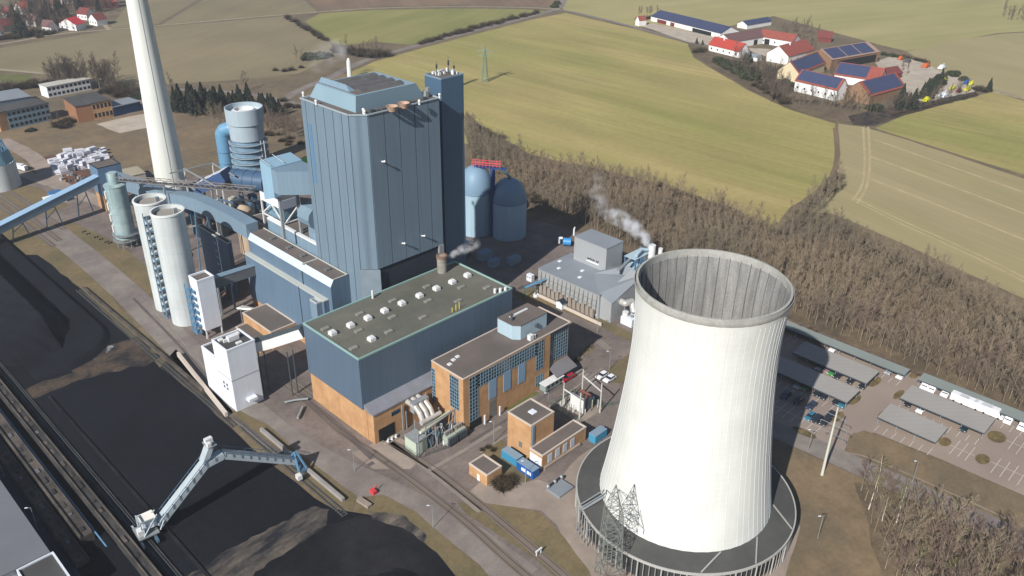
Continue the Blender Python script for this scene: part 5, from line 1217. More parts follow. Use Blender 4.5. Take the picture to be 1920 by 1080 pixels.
# coal heaps: ridges with a steep shaded side
def heap(name, label, x0, x1, y0, y1, fn, n=70, m=None):
    xs = np.linspace(x0, x1, n); ys = np.linspace(y0, y1, int(n * 1.6)); vs = []; fs = []
    for y in ys:
        for x in xs: vs.append((x, y, fn(x, y)))
    W = len(xs)
    for j in range(len(ys) - 1):
        for i in range(W - 1): fs.append((j * W + i, j * W + i + 1, (j + 1) * W + i + 1, (j + 1) * W + i))
    return MB().add(vs, fs).build(name, m or M_coal, smooth=60, kind='structure')
def hA(x, y):       # long heap: gentle lit flank on the left and toward the camera, steep flank to the right
    dx = x - 67.5; dy = min(0.0, y - 303.0); d = math.hypot(dx, dy) + 1e-6; c = max(0.0, dx / d)
    w_ = .12 * math.sin(x * 1.3 + y * .4) + .1 * math.sin(y * .9 - x * .3)
    return max(-.4, 8.8 - (.42 + .52 * c ** .6) * d + w_)
heap('coal_pile', '', 50, 80, 276, 430, hA, 70)
def hB(x, y):
    g = 5.5 * math.exp(-((x - 79) / 4.0) ** 2 - ((y - 119) / 7.0) ** 2) + 3 * math.exp(-((x - 87) / 3) ** 2 - ((y - 116) / 7.0) ** 2); return g - .25 + .1 * math.sin(x * 2 + y)
heap('coal_pile', '', 66, 98, 98, 140, hB, 40)
def hD(x, y):       # low terrace around the long heap
    dx = x - 64; dy = min(0, y - 294); d = math.hypot(dx, dy); return max(-.3, min(1.7, (21.5 - d) * .75)) + .04 * math.sin(x * 2.1) * math.sin(y * 1.7)
heap('coal_pile', '', 54, 88, 260, 430, hD, 80, mat('coal_terrace', (36, 40, 48), (29, 32, 39), s2=.06, s=.5, amt=.16, k=.6, rough=.95, spec=.15, fine=.2))

# ================================================================ lattice pylons
def pylon(name, label, x, y, H, w0, w1, m, arms=(), rz=0.0, th=.14, bays=10, peak=None, nofeet=False):
    t = thing(name, label, 'pylon', (x, y, 0)); hb_ = arms[0][0] if arms else H * .8
    c, s_ = math.cos(rz), math.sin(rz)
    W = lambda a, b, z_: (x + a * c - b * s_, y + a * s_ + b * c, z_)
    wz_ = lambda z_: (w0 + (w1 - w0) * min(1, z_ / hb_)) / 2 if z_ <= hb_ else max(.06, w1 / 2 * (H - z_) / (H - hb_))
    mb = MB(); zs = [hb_ * (1 - (1 - i / bays) ** 1.25) for i in range(bays + 1)] + [hb_ + (H - hb_) * i / 3 for i in (1, 2, 3)]
    cor = ((-1, -1), (1, -1), (1, 1), (-1, 1))
    for a, b in zip(zs, zs[1:]):
        for i in range(4):
            (p, q), (r, u) = cor[i], cor[(i + 1) % 4]; wa, wb_ = wz_(a), wz_(b)
            mb.beam(W(p * wa, q * wa, a), W(p * wb_, q * wb_, b), th * 1.5)
            mb.beam(W(p * wa, q * wa, a), W(r * wb_, u * wb_, b), th); mb.beam(W(r * wa, u * wa, a), W(p * wb_, q * wb_, b), th)
            mb.beam(W(p * wb_, q * wb_, b), W(r * wb_, u * wb_, b), th)
    mb.build('lattice_body', m, t)
    for z_, L in arms:
        am = MB()
        for s2 in (-1, 1):
            for e in (-1, 1):
                am.beam(W(e * w1 / 2, s2 * w1 / 2, z_), W(0, s2 * L, z_ + .1), th); am.beam(W(e * w1 / 2, s2 * w1 / 2, z_ + 1.6), W(0, s2 * L, z_ + .1), th)
            for k in range(1, 5):
                f = k / 5; g = (k - 1) / 5; l0, l1 = w1 / 2 + (L - w1 / 2) * g, w1 / 2 + (L - w1 / 2) * f
                for e in (-1, 1): am.beam(W(e * w1 / 2 * (1 - g), s2 * l0, z_ + 1.6 * (1 - g)), W(e * w1 / 2 * (1 - f), s2 * l1, z_), th * .8)
            am.beam(W(0, s2 * L, z_), W(0, s2 * L, z_ - 1.4), .22)
        am.build('cross_arm', m, t)
    return t
M_pyl = mat('galvanised_lattice', (126, 130, 126), amt=.08, k=.8)
pylon('lattice_pylon', 'grey lattice electricity pylon standing in front of the cooling tower base', 123.9, 86.7, 29.6, 5.6, 3.8, M_pyl, ((21.5, 7.5),), rz=R_(-38), th=.085, bays=9)
pylon('lattice_pylon', 'greenish lattice pylon alone in the big green field', 438.2, 460.4, 28, 4.5, 1.6, mat('greenish_lattice', (122, 140, 122)), ((19, 4.5), (22.5, 6.5)), rz=R_(30), th=.17, bays=7)
q = G(1541, 891); cpn = thing('concrete_mast', 'tall leaning pale concrete mast with short arms beside the right hand road', 'mast', (q[0], q[1], 0))
tp = G(1571, 803); hM = 17.5
q2 = (q[0] + 1.0, q[1] - .0); print('mast', q, HZ((1541, 891), (1576, 762)), HZ((1541, 891), (1574, 808)))
MB().tube((q[0], q[1], 0), (q[0], q[1], 24), .45, .2, 14).build('shaft', mat('mast_concrete', (206, 208, 196), amt=.05, k=.82), cpn, smooth=50)
mb = MB()
for z_, L in ((15, 3.2), (18, 3.8), (21, 2.8)): mb.beam((q[0], q[1] - L, z_), (q[0], q[1] + L, z_), .12); mb.cyl(q[0], q[1] - L, .1, z_ - 1, z_, 6); mb.cyl(q[0], q[1] + L, .1, z_ - 1, z_, 6)
mb.build('cross_arm', M_steel, cpn)

# ================================================================ car park: shelters, markings, planting beds
M_cpr = mat('carport_roof', (150, 147, 144), s=.08, amt=.05, rough=.8, k=.95, panel=3, spec=.1)
M_cpr2 = mat('teal_grey_carport_roof', (130, 138, 136), s=.08, amt=.05, rough=.8, k=.9, spec=.1)
def carport(x0, x1, y0, y1, h, m, lab, post=True):
    t = thing('carport', lab, 'carport', (x0, y0, 0), 'flat carports on the staff car park')
    MB().prism([(x0, y0), (x1, y0), (x1, y1), (x0, y1)], [h - .25] * 4, [h, h + .35, h + .35, h]).build('roof', m, t)
    MB().box(x0 - .12, x0, y0, y1, h - .3, h + .05).box(x0, x1, y0 - .12, y0, h - .3, h + .05).build('fascia', M_darkst, t)
    n = int((y1 - y0) / 5.2)
    for k in range(n + 1):
        yy = y0 + .4 + (y1 - y0 - .8) * k / n
        if k < 14: MB().box(x0 + .5, x0 + .7, yy - .1, yy + .1, .1, h - .25).box(x1 - .9, x1 - .7, yy - .1, yy + .1, .1, h).build('post', M_steel, t)
    MB().box(x1 - .3, x1 - .15, y0 + .2, y1 - .2, .1, h).build('back_wall', M_soot, t)
carport(248.4, 258.2, 77.3, 104.2, 2.7, M_cpr, 'carport half in the cooling tower shadow, with a green car under its edge')
carport(233.3, 242.7, 77.0, 112, 2.7, M_cpr, 'carport half in the cooling tower shadow, with a teal car at its corner')
carport(248.2, 258.0, 40.2, 66.1, 2.7, M_cpr, 'longer sunlit carport behind a white car, beside the woods')
carport(232.8, 242.7, 49.0, 66.8, 2.7, M_cpr, 'shorter sunlit carport with empty stalls in front of it')
carport(262.4, 267.0, 70.4, 122, 2.7, M_cpr2, 'narrow blue-grey carport along the wood edge, left of the gap')
carport(263.2, 268.4, 20, 66.2, 2.7, M_cpr2, 'narrow blue-grey carport along the wood edge with white vans before it')
M_mark = mat('road_paint', (206, 200, 194), amt=.05, k=.85)
mb = MB()
def mk(x0, x1, y0, y1): mb.add([(x0, y0, .19), (x1, y0, .19), (x1, y1, .19), (x0, y1, .19)], [(0, 1, 2, 3)])
for k in range(10): mk(244.2, 248.3, 78 + k * 2.7, 78.15 + k * 2.7); mk(244.2, 248.2, 41 + k * 2.7, 41.15 + k * 2.7)
for k in range(12): mk(229.3, 233.2, 77.6 + k * 2.7, 77.75 + k * 2.7)
for k in range(7): mk(228.8, 232.7, 49.3 + k * 2.7, 49.45 + k * 2.7)
for k in range(17): mk(258.4, 262.2, 71 + k * 2.7, 71.15 + k * 2.7)
for k in range(16): mk(258.6, 262.8, 22 + k * 2.7, 22.15 + k * 2.7)
for k in range(9): mk(214.4, 222.6, 78 + k * 2.75, 78.15 + k * 2.75)
mk(218.4, 218.55, 78, 100)
c3 = lambda x, y: (1680 + x * .2314, 680 + y * .2315)
for (a, b) in (((430, 745), (520, 635)), ((500, 765), (585, 655)), ((555, 797), (640, 690)), ((765, 895), (850, 780)), ((835, 930), (925, 810)), ((910, 960), (990, 840)), ((975, 995), (1037, 915)), ((905, 705), (985, 600)), ((970, 745), (1040, 650))):
    p, q = G(*c3(*a)), G(*c3(*b)); mk(p[0], q[0], (p[1] + q[1]) / 2 - .08, (p[1] + q[1]) / 2 + .08)
for a, b in (((425, 675), (640, 750)), ((755, 815), (1037, 910)), ((890, 635), (1040, 690))):
    p, q = G(*c3(*a)), G(*c3(*b)); mk((p[0] + q[0]) / 2 - .08, (p[0] + q[0]) / 2 + .08, q[1], p[1])
mb.build('road_marking', M_mark, kind='structure')
mb = MB()
for k in range(6): q = G(1081 + k * 5.5, 700 + k * 4.5); mb.add([(q[0], q[1], .13), (q[0] + 3.4, q[1], .13), (q[0] + 3.4, q[1] + .45, .13), (q[0], q[1] + .45, .13)], [(0, 1, 2, 3)])
for k in range(6): q = G(1120 + k * 3.3, 645 + k * 2.5); mb.add([(q[0], q[1], .13), (q[0] + 3, q[1], .13), (q[0] + 3, q[1] + .3, .13), (q[0], q[1] + .3, .13)], [(0, 1, 2, 3)])
mb.build('road_marking', mat('worn_road_paint', (170, 162, 156), amt=.1, k=.85), kind='structure')
cz = lambda x, y: (1440 + x / 6, 590 + y / 6)
M_bed = mat('shrub_bed', (120, 104, 72), (96, 84, 58), s2=.4, s=.6, amt=.2, k=AL, fine=.2)
for (px_, py_), a, b in ((cz(1200, 760), 4.0, 1.5), (cz(975, 960), 3.8, 1.4), ((1570, 782), 3.4, 1.6), (c3(395, 645), 2.6, 1.7), (c3(700, 785), 2.8, 1.9), (c3(815, 605), 3.4, 2.6), (cz(1470, 905), 3.6, 1.2), ((1654, 778), 3.2, .9), ((1713, 705), 2.2, 1.3), ((1508, 812), 1.6, 4)):
    q = G(px_, py_); sheet('planting_bed', [(q[0] + a * math.cos(t) , q[1] + b * math.sin(t)) for t in np.linspace(0, 2 * math.pi, 14)[:-1]], .16, M_bed, ground=False, jit=.15, step=1)

# ================================================================ vehicles
TYRE = mat('tyre', (30, 30, 32), amt=0, rough=.9); CGL = mat('car_glass', (30, 38, 48), amt=0, rough=.1, spec=.8)
CARS = {}
def car(color, kind='car'):
    key = (color, kind)
    m = mat('paint_%d_%d_%d' % color, color, amt=0, rough=.3, spec=.6, k=.9)
    t = thing(kind if kind != 'car' else 'parked_car', None, kind if kind != 'car' else 'car')
    L, W, H = {'car': (5.0, 2.05, 1.6), 'van': (5.8, 2.3, 2.3), 'truck': (7.0, 2.6, 2.8)}[kind]
    f = [(-L / 2, .35), (-L / 2, .95), (-L * .44, 1.05), (-L * .2, 1.0), (L * .28, 1.0), (L * .46, .95), (L / 2, .75), (L / 2, .35)]
    if kind != 'car': f = [(-L / 2, .35), (-L / 2, 1.3), (L * .34, 1.3), (L * .47, 1.1), (L / 2, .8), (L / 2, .35)]
    n = len(f); mb = MB().add([(a, -W / 2, b) for a, b in f] + [(a, W / 2, b) for a, b in f], [tuple(range(n)), tuple(range(n, 2 * n))[::-1]] + [(i, n + i, n + (i + 1) % n, (i + 1) % n) for i in range(n)])
    mb.build('body', m, t)
    a0, a1, b0, b1 = (-L * .42, L * .2, -L * .33, L * .06) if kind == 'car' else (-L * .5, L * .36, -L * .5, L * .27)
    z0_ = 1.0 if kind == 'car' else 1.3; w0, w1 = W * .47, W * .38 if kind == 'car' else W * .45
    MB().add([(a0, -w0, z0_), (a1, -w0, z0_), (a1, w0, z0_), (a0, w0, z0_), (b0, -w1, H - .08), (b1, -w1, H - .08), (b1, w1, H - .08), (b0, w1, H - .08)], [(0, 1, 5, 4), (1, 2, 6, 5), (2, 3, 7, 6), (3, 0, 4, 7), (4, 5, 6, 7)]).build('glasshouse', CGL if kind == 'car' else m, t)
    MB().box(b0, b1, -w1, w1, H - .09, H).build('car_roof', m, t)
    if kind != 'car':
        MB().add([(a1 + .02, -w0 * .9, z0_ + .05), (a1 + .02, w0 * .9, z0_ + .05), (b1 + .06, w1 * .85, H - .3), (b1 + .06, -w1 * .85, H - .3)], [(0, 1, 2, 3)]).build('windscreen', CGL, t)
    for a in (-L * .31, L * .31):
        for s_ in (-1, 1): MB().tube((a, s_ * (W / 2 - .2), .34), (a, s_ * (W / 2 + .02), .34), .34, n=10).build('wheel', TYRE, t)
    for s_ in (-1, 1): MB().box(L / 2 - .04, L / 2 + .01, s_ * W * .36 - .18, s_ * W * .36 + .18, .62, .78).build('headlight', M_white, t)
    return t
CP = {}
def putcar(px_, col, label, kind='car', rz=None, grp='cars on the staff car park', world=None, z=.17):
    key = (col, kind)
    q = world or G(*px_, .8)
    rz = rz if rz is not None else math.pi
    if key not in CP: CP[key] = car(col, kind); t = place(CP[key], (q[0], q[1], z), rz)
    else: t = dup(CP[key], (q[0], q[1], z), rz)
    t['label'] = label; t['group'] = grp; t['category'] = {'car': 'car', 'van': 'van', 'truck': 'truck'}[kind]
    return t
DK, NV, TL, WH, GN, SL, RD = (44, 48, 54), (50, 58, 82), (58, 116, 138), (236, 238, 242), (72, 138, 74), (150, 156, 162), (178, 18, 40)
for q, c, l in ((cz(733, 645), GN, 'bright green car poking out from under the half shaded carport'), (cz(795, 678), DK, 'dark car just right of the bright green car'),
                (cz(940, 735), DK, 'dark car alone under the middle of the carport with the green car'), (cz(1078, 790), DK, 'dark car at the right corner of the carport with the green car'),
                (cz(675, 612), (150, 120, 130), 'pinkish car at the shadow edge, left of the bright green car'), (cz(590, 588), SL, 'silver car in tower shadow under the upper carport edge'),
                (cz(568, 875), DK, 'dark car at the shadow edge under the lower carport, leftmost there'), (cz(642, 908), DK, 'dark car second under the lower carport edge'),
                (cz(780, 970), DK, 'dark car directly left of the teal car'), (cz(850, 1000), TL, 'teal car at the right corner of the lower carport'),
                (cz(352, 792), SL, 'silver car in deep shadow under the lower carport'), (cz(430, 812), (96, 130, 90), 'dull green car in deep shadow under the lower carport'),
                (cz(200, 905), NV, 'dark car in the middle of the cooling tower shadow'), (cz(340, 960), DK, 'dark car in the tower shadow on the open stalls'),
                (cz(1590, 990), DK, 'dark car under the left end of the sunlit carport'), (cz(1728, 1062), WH, 'white car in front of the longer sunlit carport'),
                (c3(560, 525), (34, 60, 66), 'dark teal car under the right part of the sunlit carport'),
                (cz(745, 380), WH, 'white car under the narrow carport at the shadow edge'), (cz(1370, 632), SL, 'silver car near the right end of the narrow carport'), (cz(1500, 682), WH, 'white car at the last stall of the narrow carport')):
    putcar(q, c, l)
o2 = lambda x, y: (1440 + x / 6, 740 + y / 6)
for q, c, l in ((o2(490, 120), NV, 'navy car at the shadow edge on the open stalls'), (o2(475, 242), TL, 'teal car at the left of the group of four on open stalls'),
                (o2(555, 272), DK, 'black car second from left in the open group'), (o2(645, 300), DK, 'black car at the lower right of the open group'), (o2(703, 230), DK, 'black car at the upper right of the open group')):
    putcar(q, c, l)
for q, l, k_ in ((c3(245, 185), 'white van at the left end of the wood edge carport', 'van'), (c3(302, 210), 'white van second from left along the wood edge carport', 'van'), (c3(410, 243), 'white van third along the wood edge, standing apart', 'van'),
                 (c3(920, 458), 'white van near the right edge of the car park', 'van'), (c3(1032, 512), 'white van cut off by the right edge of the photo', 'van')):
    putcar(q, WH, l, k_, rz=math.pi, grp='white vans along the wood edge')
for q, l in ((c3(535, 310), 'long white camper, left one of a nose to tail pair'), (c3(600, 338), 'long white camper, right one of a nose to tail pair'), (c3(722, 385), 'white box truck left of a second one near the wood edge'), (c3(780, 410), 'white box truck right of a second one near the wood edge')):
    putcar(q, WH, l, 'truck', rz=-math.pi / 2, grp='white trucks along the wood edge')
putcar(None, RD, 'crimson red car in front of the glazed office wing', rz=math.pi, grp='cars near the office block', world=(182, 151.2), z=.1).scale = (1.25, 1.15, 1.1)
putcar(None, WH, 'white car, left one of two beside the switchyard', rz=math.pi, grp='cars near the office block', world=(191.5, 143.8), z=.1)
putcar(None, WH, 'white car, right one of two beside the switchyard', rz=math.pi, grp='cars near the office block', world=(191.8, 140.8), z=.1)
sm = thing('site_trailer', 'long low white roofed site trailer parked along the brick office block', 'trailer', (175, 152, 0))
MB().box(170.4, 179.4, 150.6, 153.2, .5, 2.9).build('body', mat('grey_green_side', (128, 142, 140), amt=.05), sm)
MB().box(170.2, 179.6, 150.4, 153.4, 2.9, 3.05).box(174.85, 174.95, 150.4, 153.4, 3.05, 3.1).build('roof', M_whiteg, sm)
for a in (172, 178): MB().tube((a, 150.5, .45), (a, 150.75, .45), .42, n=10).build('wheel', TYRE, sm)
for k in range(4): MB().box(171.3 + k * 2, 172.6 + k * 2, 150.55, 150.6, 1.4, 2.3).build('window', CGL, sm)
# ================================================================ street lamps, poles
def lamp_tpl():
    t = local('street_lamp', None, 'street lamp'); MB().tube((0, 0, 0), (0, 0, 7.8), .11, .07, 6).build('pole', M_steel, t)
    MB().beam((0, 0, 7.8), (-.9, 0, 7.95), .1).build('arm', M_steel, t); MB().box(-1.4, -.7, -.14, .14, 7.9, 8.02).build('lamp_head', M_white, t); return t
LT = lamp_tpl(); first = [LT]
for (a, b), l in (((812, 990), 'street lamp between grass and road in the lower middle of the photo'), ((665, 884), 'street lamp on the road edge above the red barrier'), ((1027, 775), 'thin lamp post beside the small brick tower block'), ((1142, 695), 'thin lamp post by the white cars next to the cooling tower'),
                  ((1533, 1010), 'lamp post alone on the meadow right of the cooling tower'), ((1515, 845), 'street lamp left of the concrete mast by the right road'), ((1710, 905), 'street lamp behind the bare birches at the right road'), ((926, 830), 'lamp post standing in the bush left of the small brick block'),
                  ((72, 995), 'lamp post on the shadow-coloured lane in the lower left, nearer one'), ((8, 895), 'lamp post on the shadow-coloured lane in the lower left, farther one'), ((1120, 625), 'lamp post at the crossing left of the cooling tower rim'), ((985, 905), 'lamp post beside the deep blue container')):
    q = G(a, b)
    t = place(first.pop(), (q[0], q[1], .05), -.6) if first else dup(LT, (q[0], q[1], .05), -.6)
    t['label'] = l; t['group'] = 'street lamps of the plant'
# railway in the yard
def track(name, lab, pts, gauge=1.5, z=.11):
    t = thing(name, lab, 'railway track', (*G(*pts[0]), z))
    P = [Vector(G(*q)) for q in pts]
    for _ in range(3):
        Q = [P[0]]
        for a, b in zip(P, P[1:]): Q += [a * .75 + b * .25, a * .25 + b * .75]
        P = Q + [P[-1]]
    bed = strip('bed', P, gauge * 1.8, z, None, ground=False, smooth=0, build=False); bed.build('track_bed', mat('track_bed', (122, 112, 104), amt=.1, k=.8), t)
    for s_ in (-gauge / 2, gauge / 2):
        m = MB()
        for a, b in zip(P, P[1:]):
            d = (b - a).normalized(); n = Vector((-d.y, d.x)) * s_; m.beam((a.x + n.x, a.y + n.y, z + .06), (b.x + n.x, b.y + n.y, z + .06), .22, .14)
        m.build('rail', mat('rusty_rail', (92, 78, 70), amt=.1, k=.8), t)
track('railway_track', 'rail track past the brick hall, nearer the coal yard of the two', [(535, 720), (600, 775), (640, 812), (720, 862), (870, 975), (950, 1050), (1010, 1100)])
track('railway_track', 'rail track past the transformer yard, farther from the coal yard of the two', [(545, 710), (620, 765), (700, 812), (800, 868), (880, 930), (1000, 1030), (1080, 1100)])
q = G(700, 925); tag(MB().box(q[0] - .6, q[0] + .6, q[1] - .9, q[1] + .9, .1, 1.2).beam((q[0], q[1], 1.1), (q[0] + 1.6, q[1] + .4, 1.8), .25).build('red_signal_box', mat('red_paint', (190, 60, 66))), 'small red signal box at the road edge above the concrete steps', 'signal box')
q = G(683, 945); tag(MB().ob(q[0], q[1], .1, .9, 1.6, 4.6, .1).build('concrete_steps', M_conc), 'pale concrete ramp slab between coal yard and road', 'ramp')
q = G(1010, 1040); bs = thing('buffer_stop', 'small white signal frame on the track in the lower middle', 'signal', (q[0], q[1], .1))
MB().beam((q[0] - .8, q[1], .1), (q[0] - .8, q[1], 1.8), .25).beam((q[0] + .8, q[1], .1), (q[0] + .8, q[1], 1.8), .25).build('post', M_whiteg, bs); MB().beam((q[0] - 1.1, q[1], 1.6), (q[0] + 1.1, q[1], 1.6), .3, .5).build('board', M_white, bs)
# hydraulic platform and stairs at the tower's left foot
q = G(1050, 918); hp = thing('pump_platform', 'grey slab with a dark pipe and small pumps left of the cooling tower ring', 'pump station', (q[0], q[1], .1))
MB().ob(q[0], q[1], .1, .8, 6, 5, 0).build('slab', M_greyR, hp); MB().tube((q[0] - 2.5, q[1] + 2.2, 1.3), (q[0] + 3.5, q[1] + 2.4, 1.3), .3, n=8).build('pipe', M_joint, hp)
for k in range(3): MB().ball((q[0] - 2.5 + k * 2.8, q[1] + 2.3, 1.3), .6, 8, 6).build('pump', M_steel, hp)
sx_ = thing('ring_stairs', 'open steel stairs against the left side of the ring roof', 'stairs', (130.5, 101, 0))
mb = MB(); a0 = 2.62
for k in range(5):
    ax, ay = TX + 30.2 * math.cos(a0 + k * .05), TY + 30.2 * math.sin(a0 + k * .05); mb.beam((ax, ay, 0), (ax, ay, 8), .18); mb.beam((ax, ay, 1.5 * k), (TX + 30.2 * math.cos(a0 + k * .05 + .05), TY + 30.2 * math.sin(a0 + k * .05 + .05), 1.5 * k + 1.5), .5, .15)
mb.build('stair_frame', M_steel, sx_)
mb = MB(); 
for s_ in (-.5, .5): mb.beam((TX + 29.5 * math.cos(a0) , TY + 29.5 * math.sin(a0) + s_, 8.6), (TX + 22.2 * math.cos(a0 - .08), TY + 22.2 * math.sin(a0 - .08) + s_, 10.6), .2)
mb.beam((TX + 29.5 * math.cos(a0), TY + 29.5 * math.sin(a0), 7.4), (TX + 22.2 * math.cos(a0 - .08), TY + 22.2 * math.sin(a0 - .08), 9.2), 1.2, .15); mb.build('gangway', M_steel, sx_)
# ================================================================ far buildings on measured wall lines
M_wallW = mat('white_render', (232, 232, 232), amt=.03, k=.88); M_cream = mat('cream_render', (214, 200, 168), amt=.04, k=.88)
M_red = mat('red_roof_tile', (150, 80, 70), s=.5, amt=.15, k=.8); M_redd = mat('dark_red_roof_tile', (120, 62, 60), s=.5, amt=.1, k=.8)
M_brn = mat('brown_roof_tile', (112, 84, 84), s=.5, amt=.1, k=.8); M_solar = mat('solar_panels', (66, 74, 106), s=.3, amt=.08, rough=.4, k=.8, panel=3)
M_wood = mat('wooden_wall', (146, 116, 90), s=.6, amt=.1, k=.8); M_greyw = mat('grey_render', (170, 168, 164), amt=.05, k=.85)
def house(name, label, A, B, depth, hw, hr, wall, roof, cat='house', along=True, over=.5, solar=None, group=None, win=0, chim=False, door=None, gablem=None, back=False):
    a, b = Vector(G(*A)), Vector(G(*B)); u = (b - a); L = u.length; u /= L; n = Vector((-u.y, u.x))
    if n.dot(a) < 0: n = -n
    t = thing(name, label, cat, (a.x, a.y, 0), group)
    W = lambda s_, d, z_: ((a + u * s_ + n * d).x, (a + u * s_ + n * d).y, z_)
    flip = u.x * n.y - u.y * n.x < 0
    def ad(mb, vs, fs): mb.add(vs, [f[::-1] for f in fs] if flip else fs)
    mb = MB()
    if along:
        P = [(0, 0), (depth, 0), (depth, hw), (depth / 2, hw + hr), (0, hw)]
        vs = [W(0, d, z_) for d, z_ in P] + [W(L, d, z_) for d, z_ in P]
    else:
        P = [(0, 0), (L, 0), (L, hw), (L / 2, hw + hr), (0, hw)]
        vs = [W(s_, 0, z_) for s_, z_ in P] + [W(s_, depth, z_) for s_, z_ in P]
    ad(mb, vs, [(0, 1, 2, 3, 4), (5, 9, 8, 7, 6), (0, 5, 6, 1), (1, 6, 7, 2), (4, 9, 5, 0)])
    mb.build('wall', wall, t)
    def slab(side, m, nm, e=0.0, o=over, f0=0., f1=1., g0=0., g1=1., lift=.15, th=.18):
        H_ = depth / 2 if along else L / 2; Lr = L if along else depth
        pts = []
        for s_ in (-o + (Lr + 2 * o) * g0, -o + (Lr + 2 * o) * g1):
            for f in (f0, f1):
                d = -o + (H_ + o) * f; z_ = hw - o * hr / H_ + (hr + o * hr / H_) * f
                if side: d = 2 * H_ - d
                for l in (lift, lift + th): pts.append(W(s_, d, z_ + l) if along else W(d, s_, z_ + l))
        # order: s0f0(lo,hi) s0f1 s1f0 s1f1
        fs = [(0, 4, 6, 2), (1, 3, 7, 5), (0, 1, 5, 4), (2, 6, 7, 3), (0, 2, 3, 1), (4, 5, 7, 6)]
        m_ = MB().add(pts, fs); m_.build(nm, m, t)
    slab(0, roof, 'roof'); slab(1, roof, 'roof')
    if solar:
        for k, (g0, g1) in enumerate(solar): slab(0, M_solar, 'solar_array', o=0, f0=.06, f1=.94, g0=g0, g1=g1, lift=.42, th=.08)
    for k in range(win):
        s0 = L * (k + .5) / win - .7; q = MB()
        ad(q, [W(s0, -.04, hw * .35), W(s0 + 1.4, -.04, hw * .35), W(s0 + 1.4, -.04, hw * .35 + 1.5), W(s0, -.04, hw * .35 + 1.5)], [(0, 1, 2, 3)]); q.build('window', CGL, t)
    if door is not None:
        for s0, s1, m_ in door: q = MB(); ad(q, [W(L * s0, -.05, 0), W(L * s1, -.05, 0), W(L * s1, -.05, hw * .78), W(L * s0, -.05, hw * .78)], [(0, 1, 2, 3)]); q.build('door', m_, t)
    if chim: q = W(L * .35, depth * .42, 0); MB().box(q[0] - .5, q[0] + .5, q[1] - .5, q[1] + .5, hw + hr * .5, hw + hr + 1.2).build('chimney', M_white, t)
    return t
M_dkred = mat('dark_red_door', (104, 40, 42)); M_dkop = M_black
# the farm
house('machinery_barn', 'very long white walled barn with a slate blue roof at the farm', (1220, 39), (1350, 72), 24, 4.5, 5.0, M_wallW, M_solar, 'barn', door=((.1, .24, M_dkred), (.3, .36, M_dkred), (.62, .88, M_dkop)), solar=((0, 1),))
house('chapel', 'tiny white chapel with a pointed gable standing alone left of the long barn', (1191, 47), (1198, 49), 9, 5, 4, M_wallW, M_red, 'chapel', along=False, over=.2)
house('dark_barn', 'barn with a dark solar roof and white gable at the top of the farm', (1400, 55), (1446, 47), 12, 4, 3, M_wallW, M_solar, 'barn')
house('brown_roof_house', 'white farm building with a dull brown roof behind the red roofed villa', (1370, 92), (1440, 80), 20, 6, 5, M_wallW, M_brn, 'farm building', door=((.6, .7, M_dkop),))
house('villa', 'white villa with a bright red roof and round dormer at the field edge', (1328, 95), (1384, 109), 13, 5.5, 6, M_wallW, mat('bright_red_roof', (172, 66, 56), s=.5, amt=.08, k=.85), 'house', win=5, chim=True)
house('red_farm_wing', 'long farm wing with an orange red roof and white walls behind the villa', (1420, 80), (1484, 91), 15, 6, 5, M_wallW, M_red, 'farm building', door=((.2, .35, M_dkop),), win=3)
house('red_gable_house', 'white house with broad red roof just above the solar roofed farmyard', (1476, 122), (1524, 108), 20, 7, 7, M_wallW, M_red, 'house', win=4, chim=True)
house('solar_barn', 'open sided barn with a wide solar roof at the back of the farmyard', (1556, 131), (1645, 115), 26, 8, 6, M_wood, mat('pinkish_roof_edge', (150, 124, 112), amt=.05), 'barn', solar=((.04, .33), (.35, .62), (.64, .92)), door=((.15, .95, M_dkop),))
house('cream_gable_house', 'cream gabled house with a solar roof left in the farmyard', (1495, 155), (1545, 134), 17, 7, 7.5, M_cream, M_red, 'house', solar=((.04, .96),))
house('white_farmhouse', 'white farmhouse with rows of windows under a blue solar roof', (1488, 171), (1566, 190), 14, 8, 7, M_wallW, M_red, 'house', solar=((.02, .96),), win=6)
house('courtyard_wing', 'middle farm wing with red and solar roof behind the white farmhouse', (1562, 154), (1645, 167), 20, 6, 7.5, M_wallW, M_red, 'farm building', solar=((.0, .7),))
house('timber_barn', 'timber gabled barn with red framed solar roof at the right of the farmyard', (1628, 196), (1694, 177), 20, 6, 8, M_wood, M_red, 'barn', solar=((.06, .95),))
house('grey_roof_wing', 'small white wing with a grey roof in the farm courtyard', (1512, 158), (1560, 168), 8, 4, 3, M_wallW, M_greyR, 'farm building', win=4)
house('red_shed', 'small dark red roofed shed at the top of the farm by the hedge', (1532, 78), (1558, 80), 12, 4, 5, M_redd, M_redd, 'shed')
house('low_garage', 'low pale garage with a grey roof between the villa and the red roofs', (1395, 112), (1420, 116), 9, 3.5, 1.5, M_wallW, M_greyR, 'garage')
house('red_lean_to', 'dark red lean-to roof at the right end of the courtyard wing', (1655, 152), (1690, 146), 12, 4, 4, M_redd, M_redd, 'farm building')
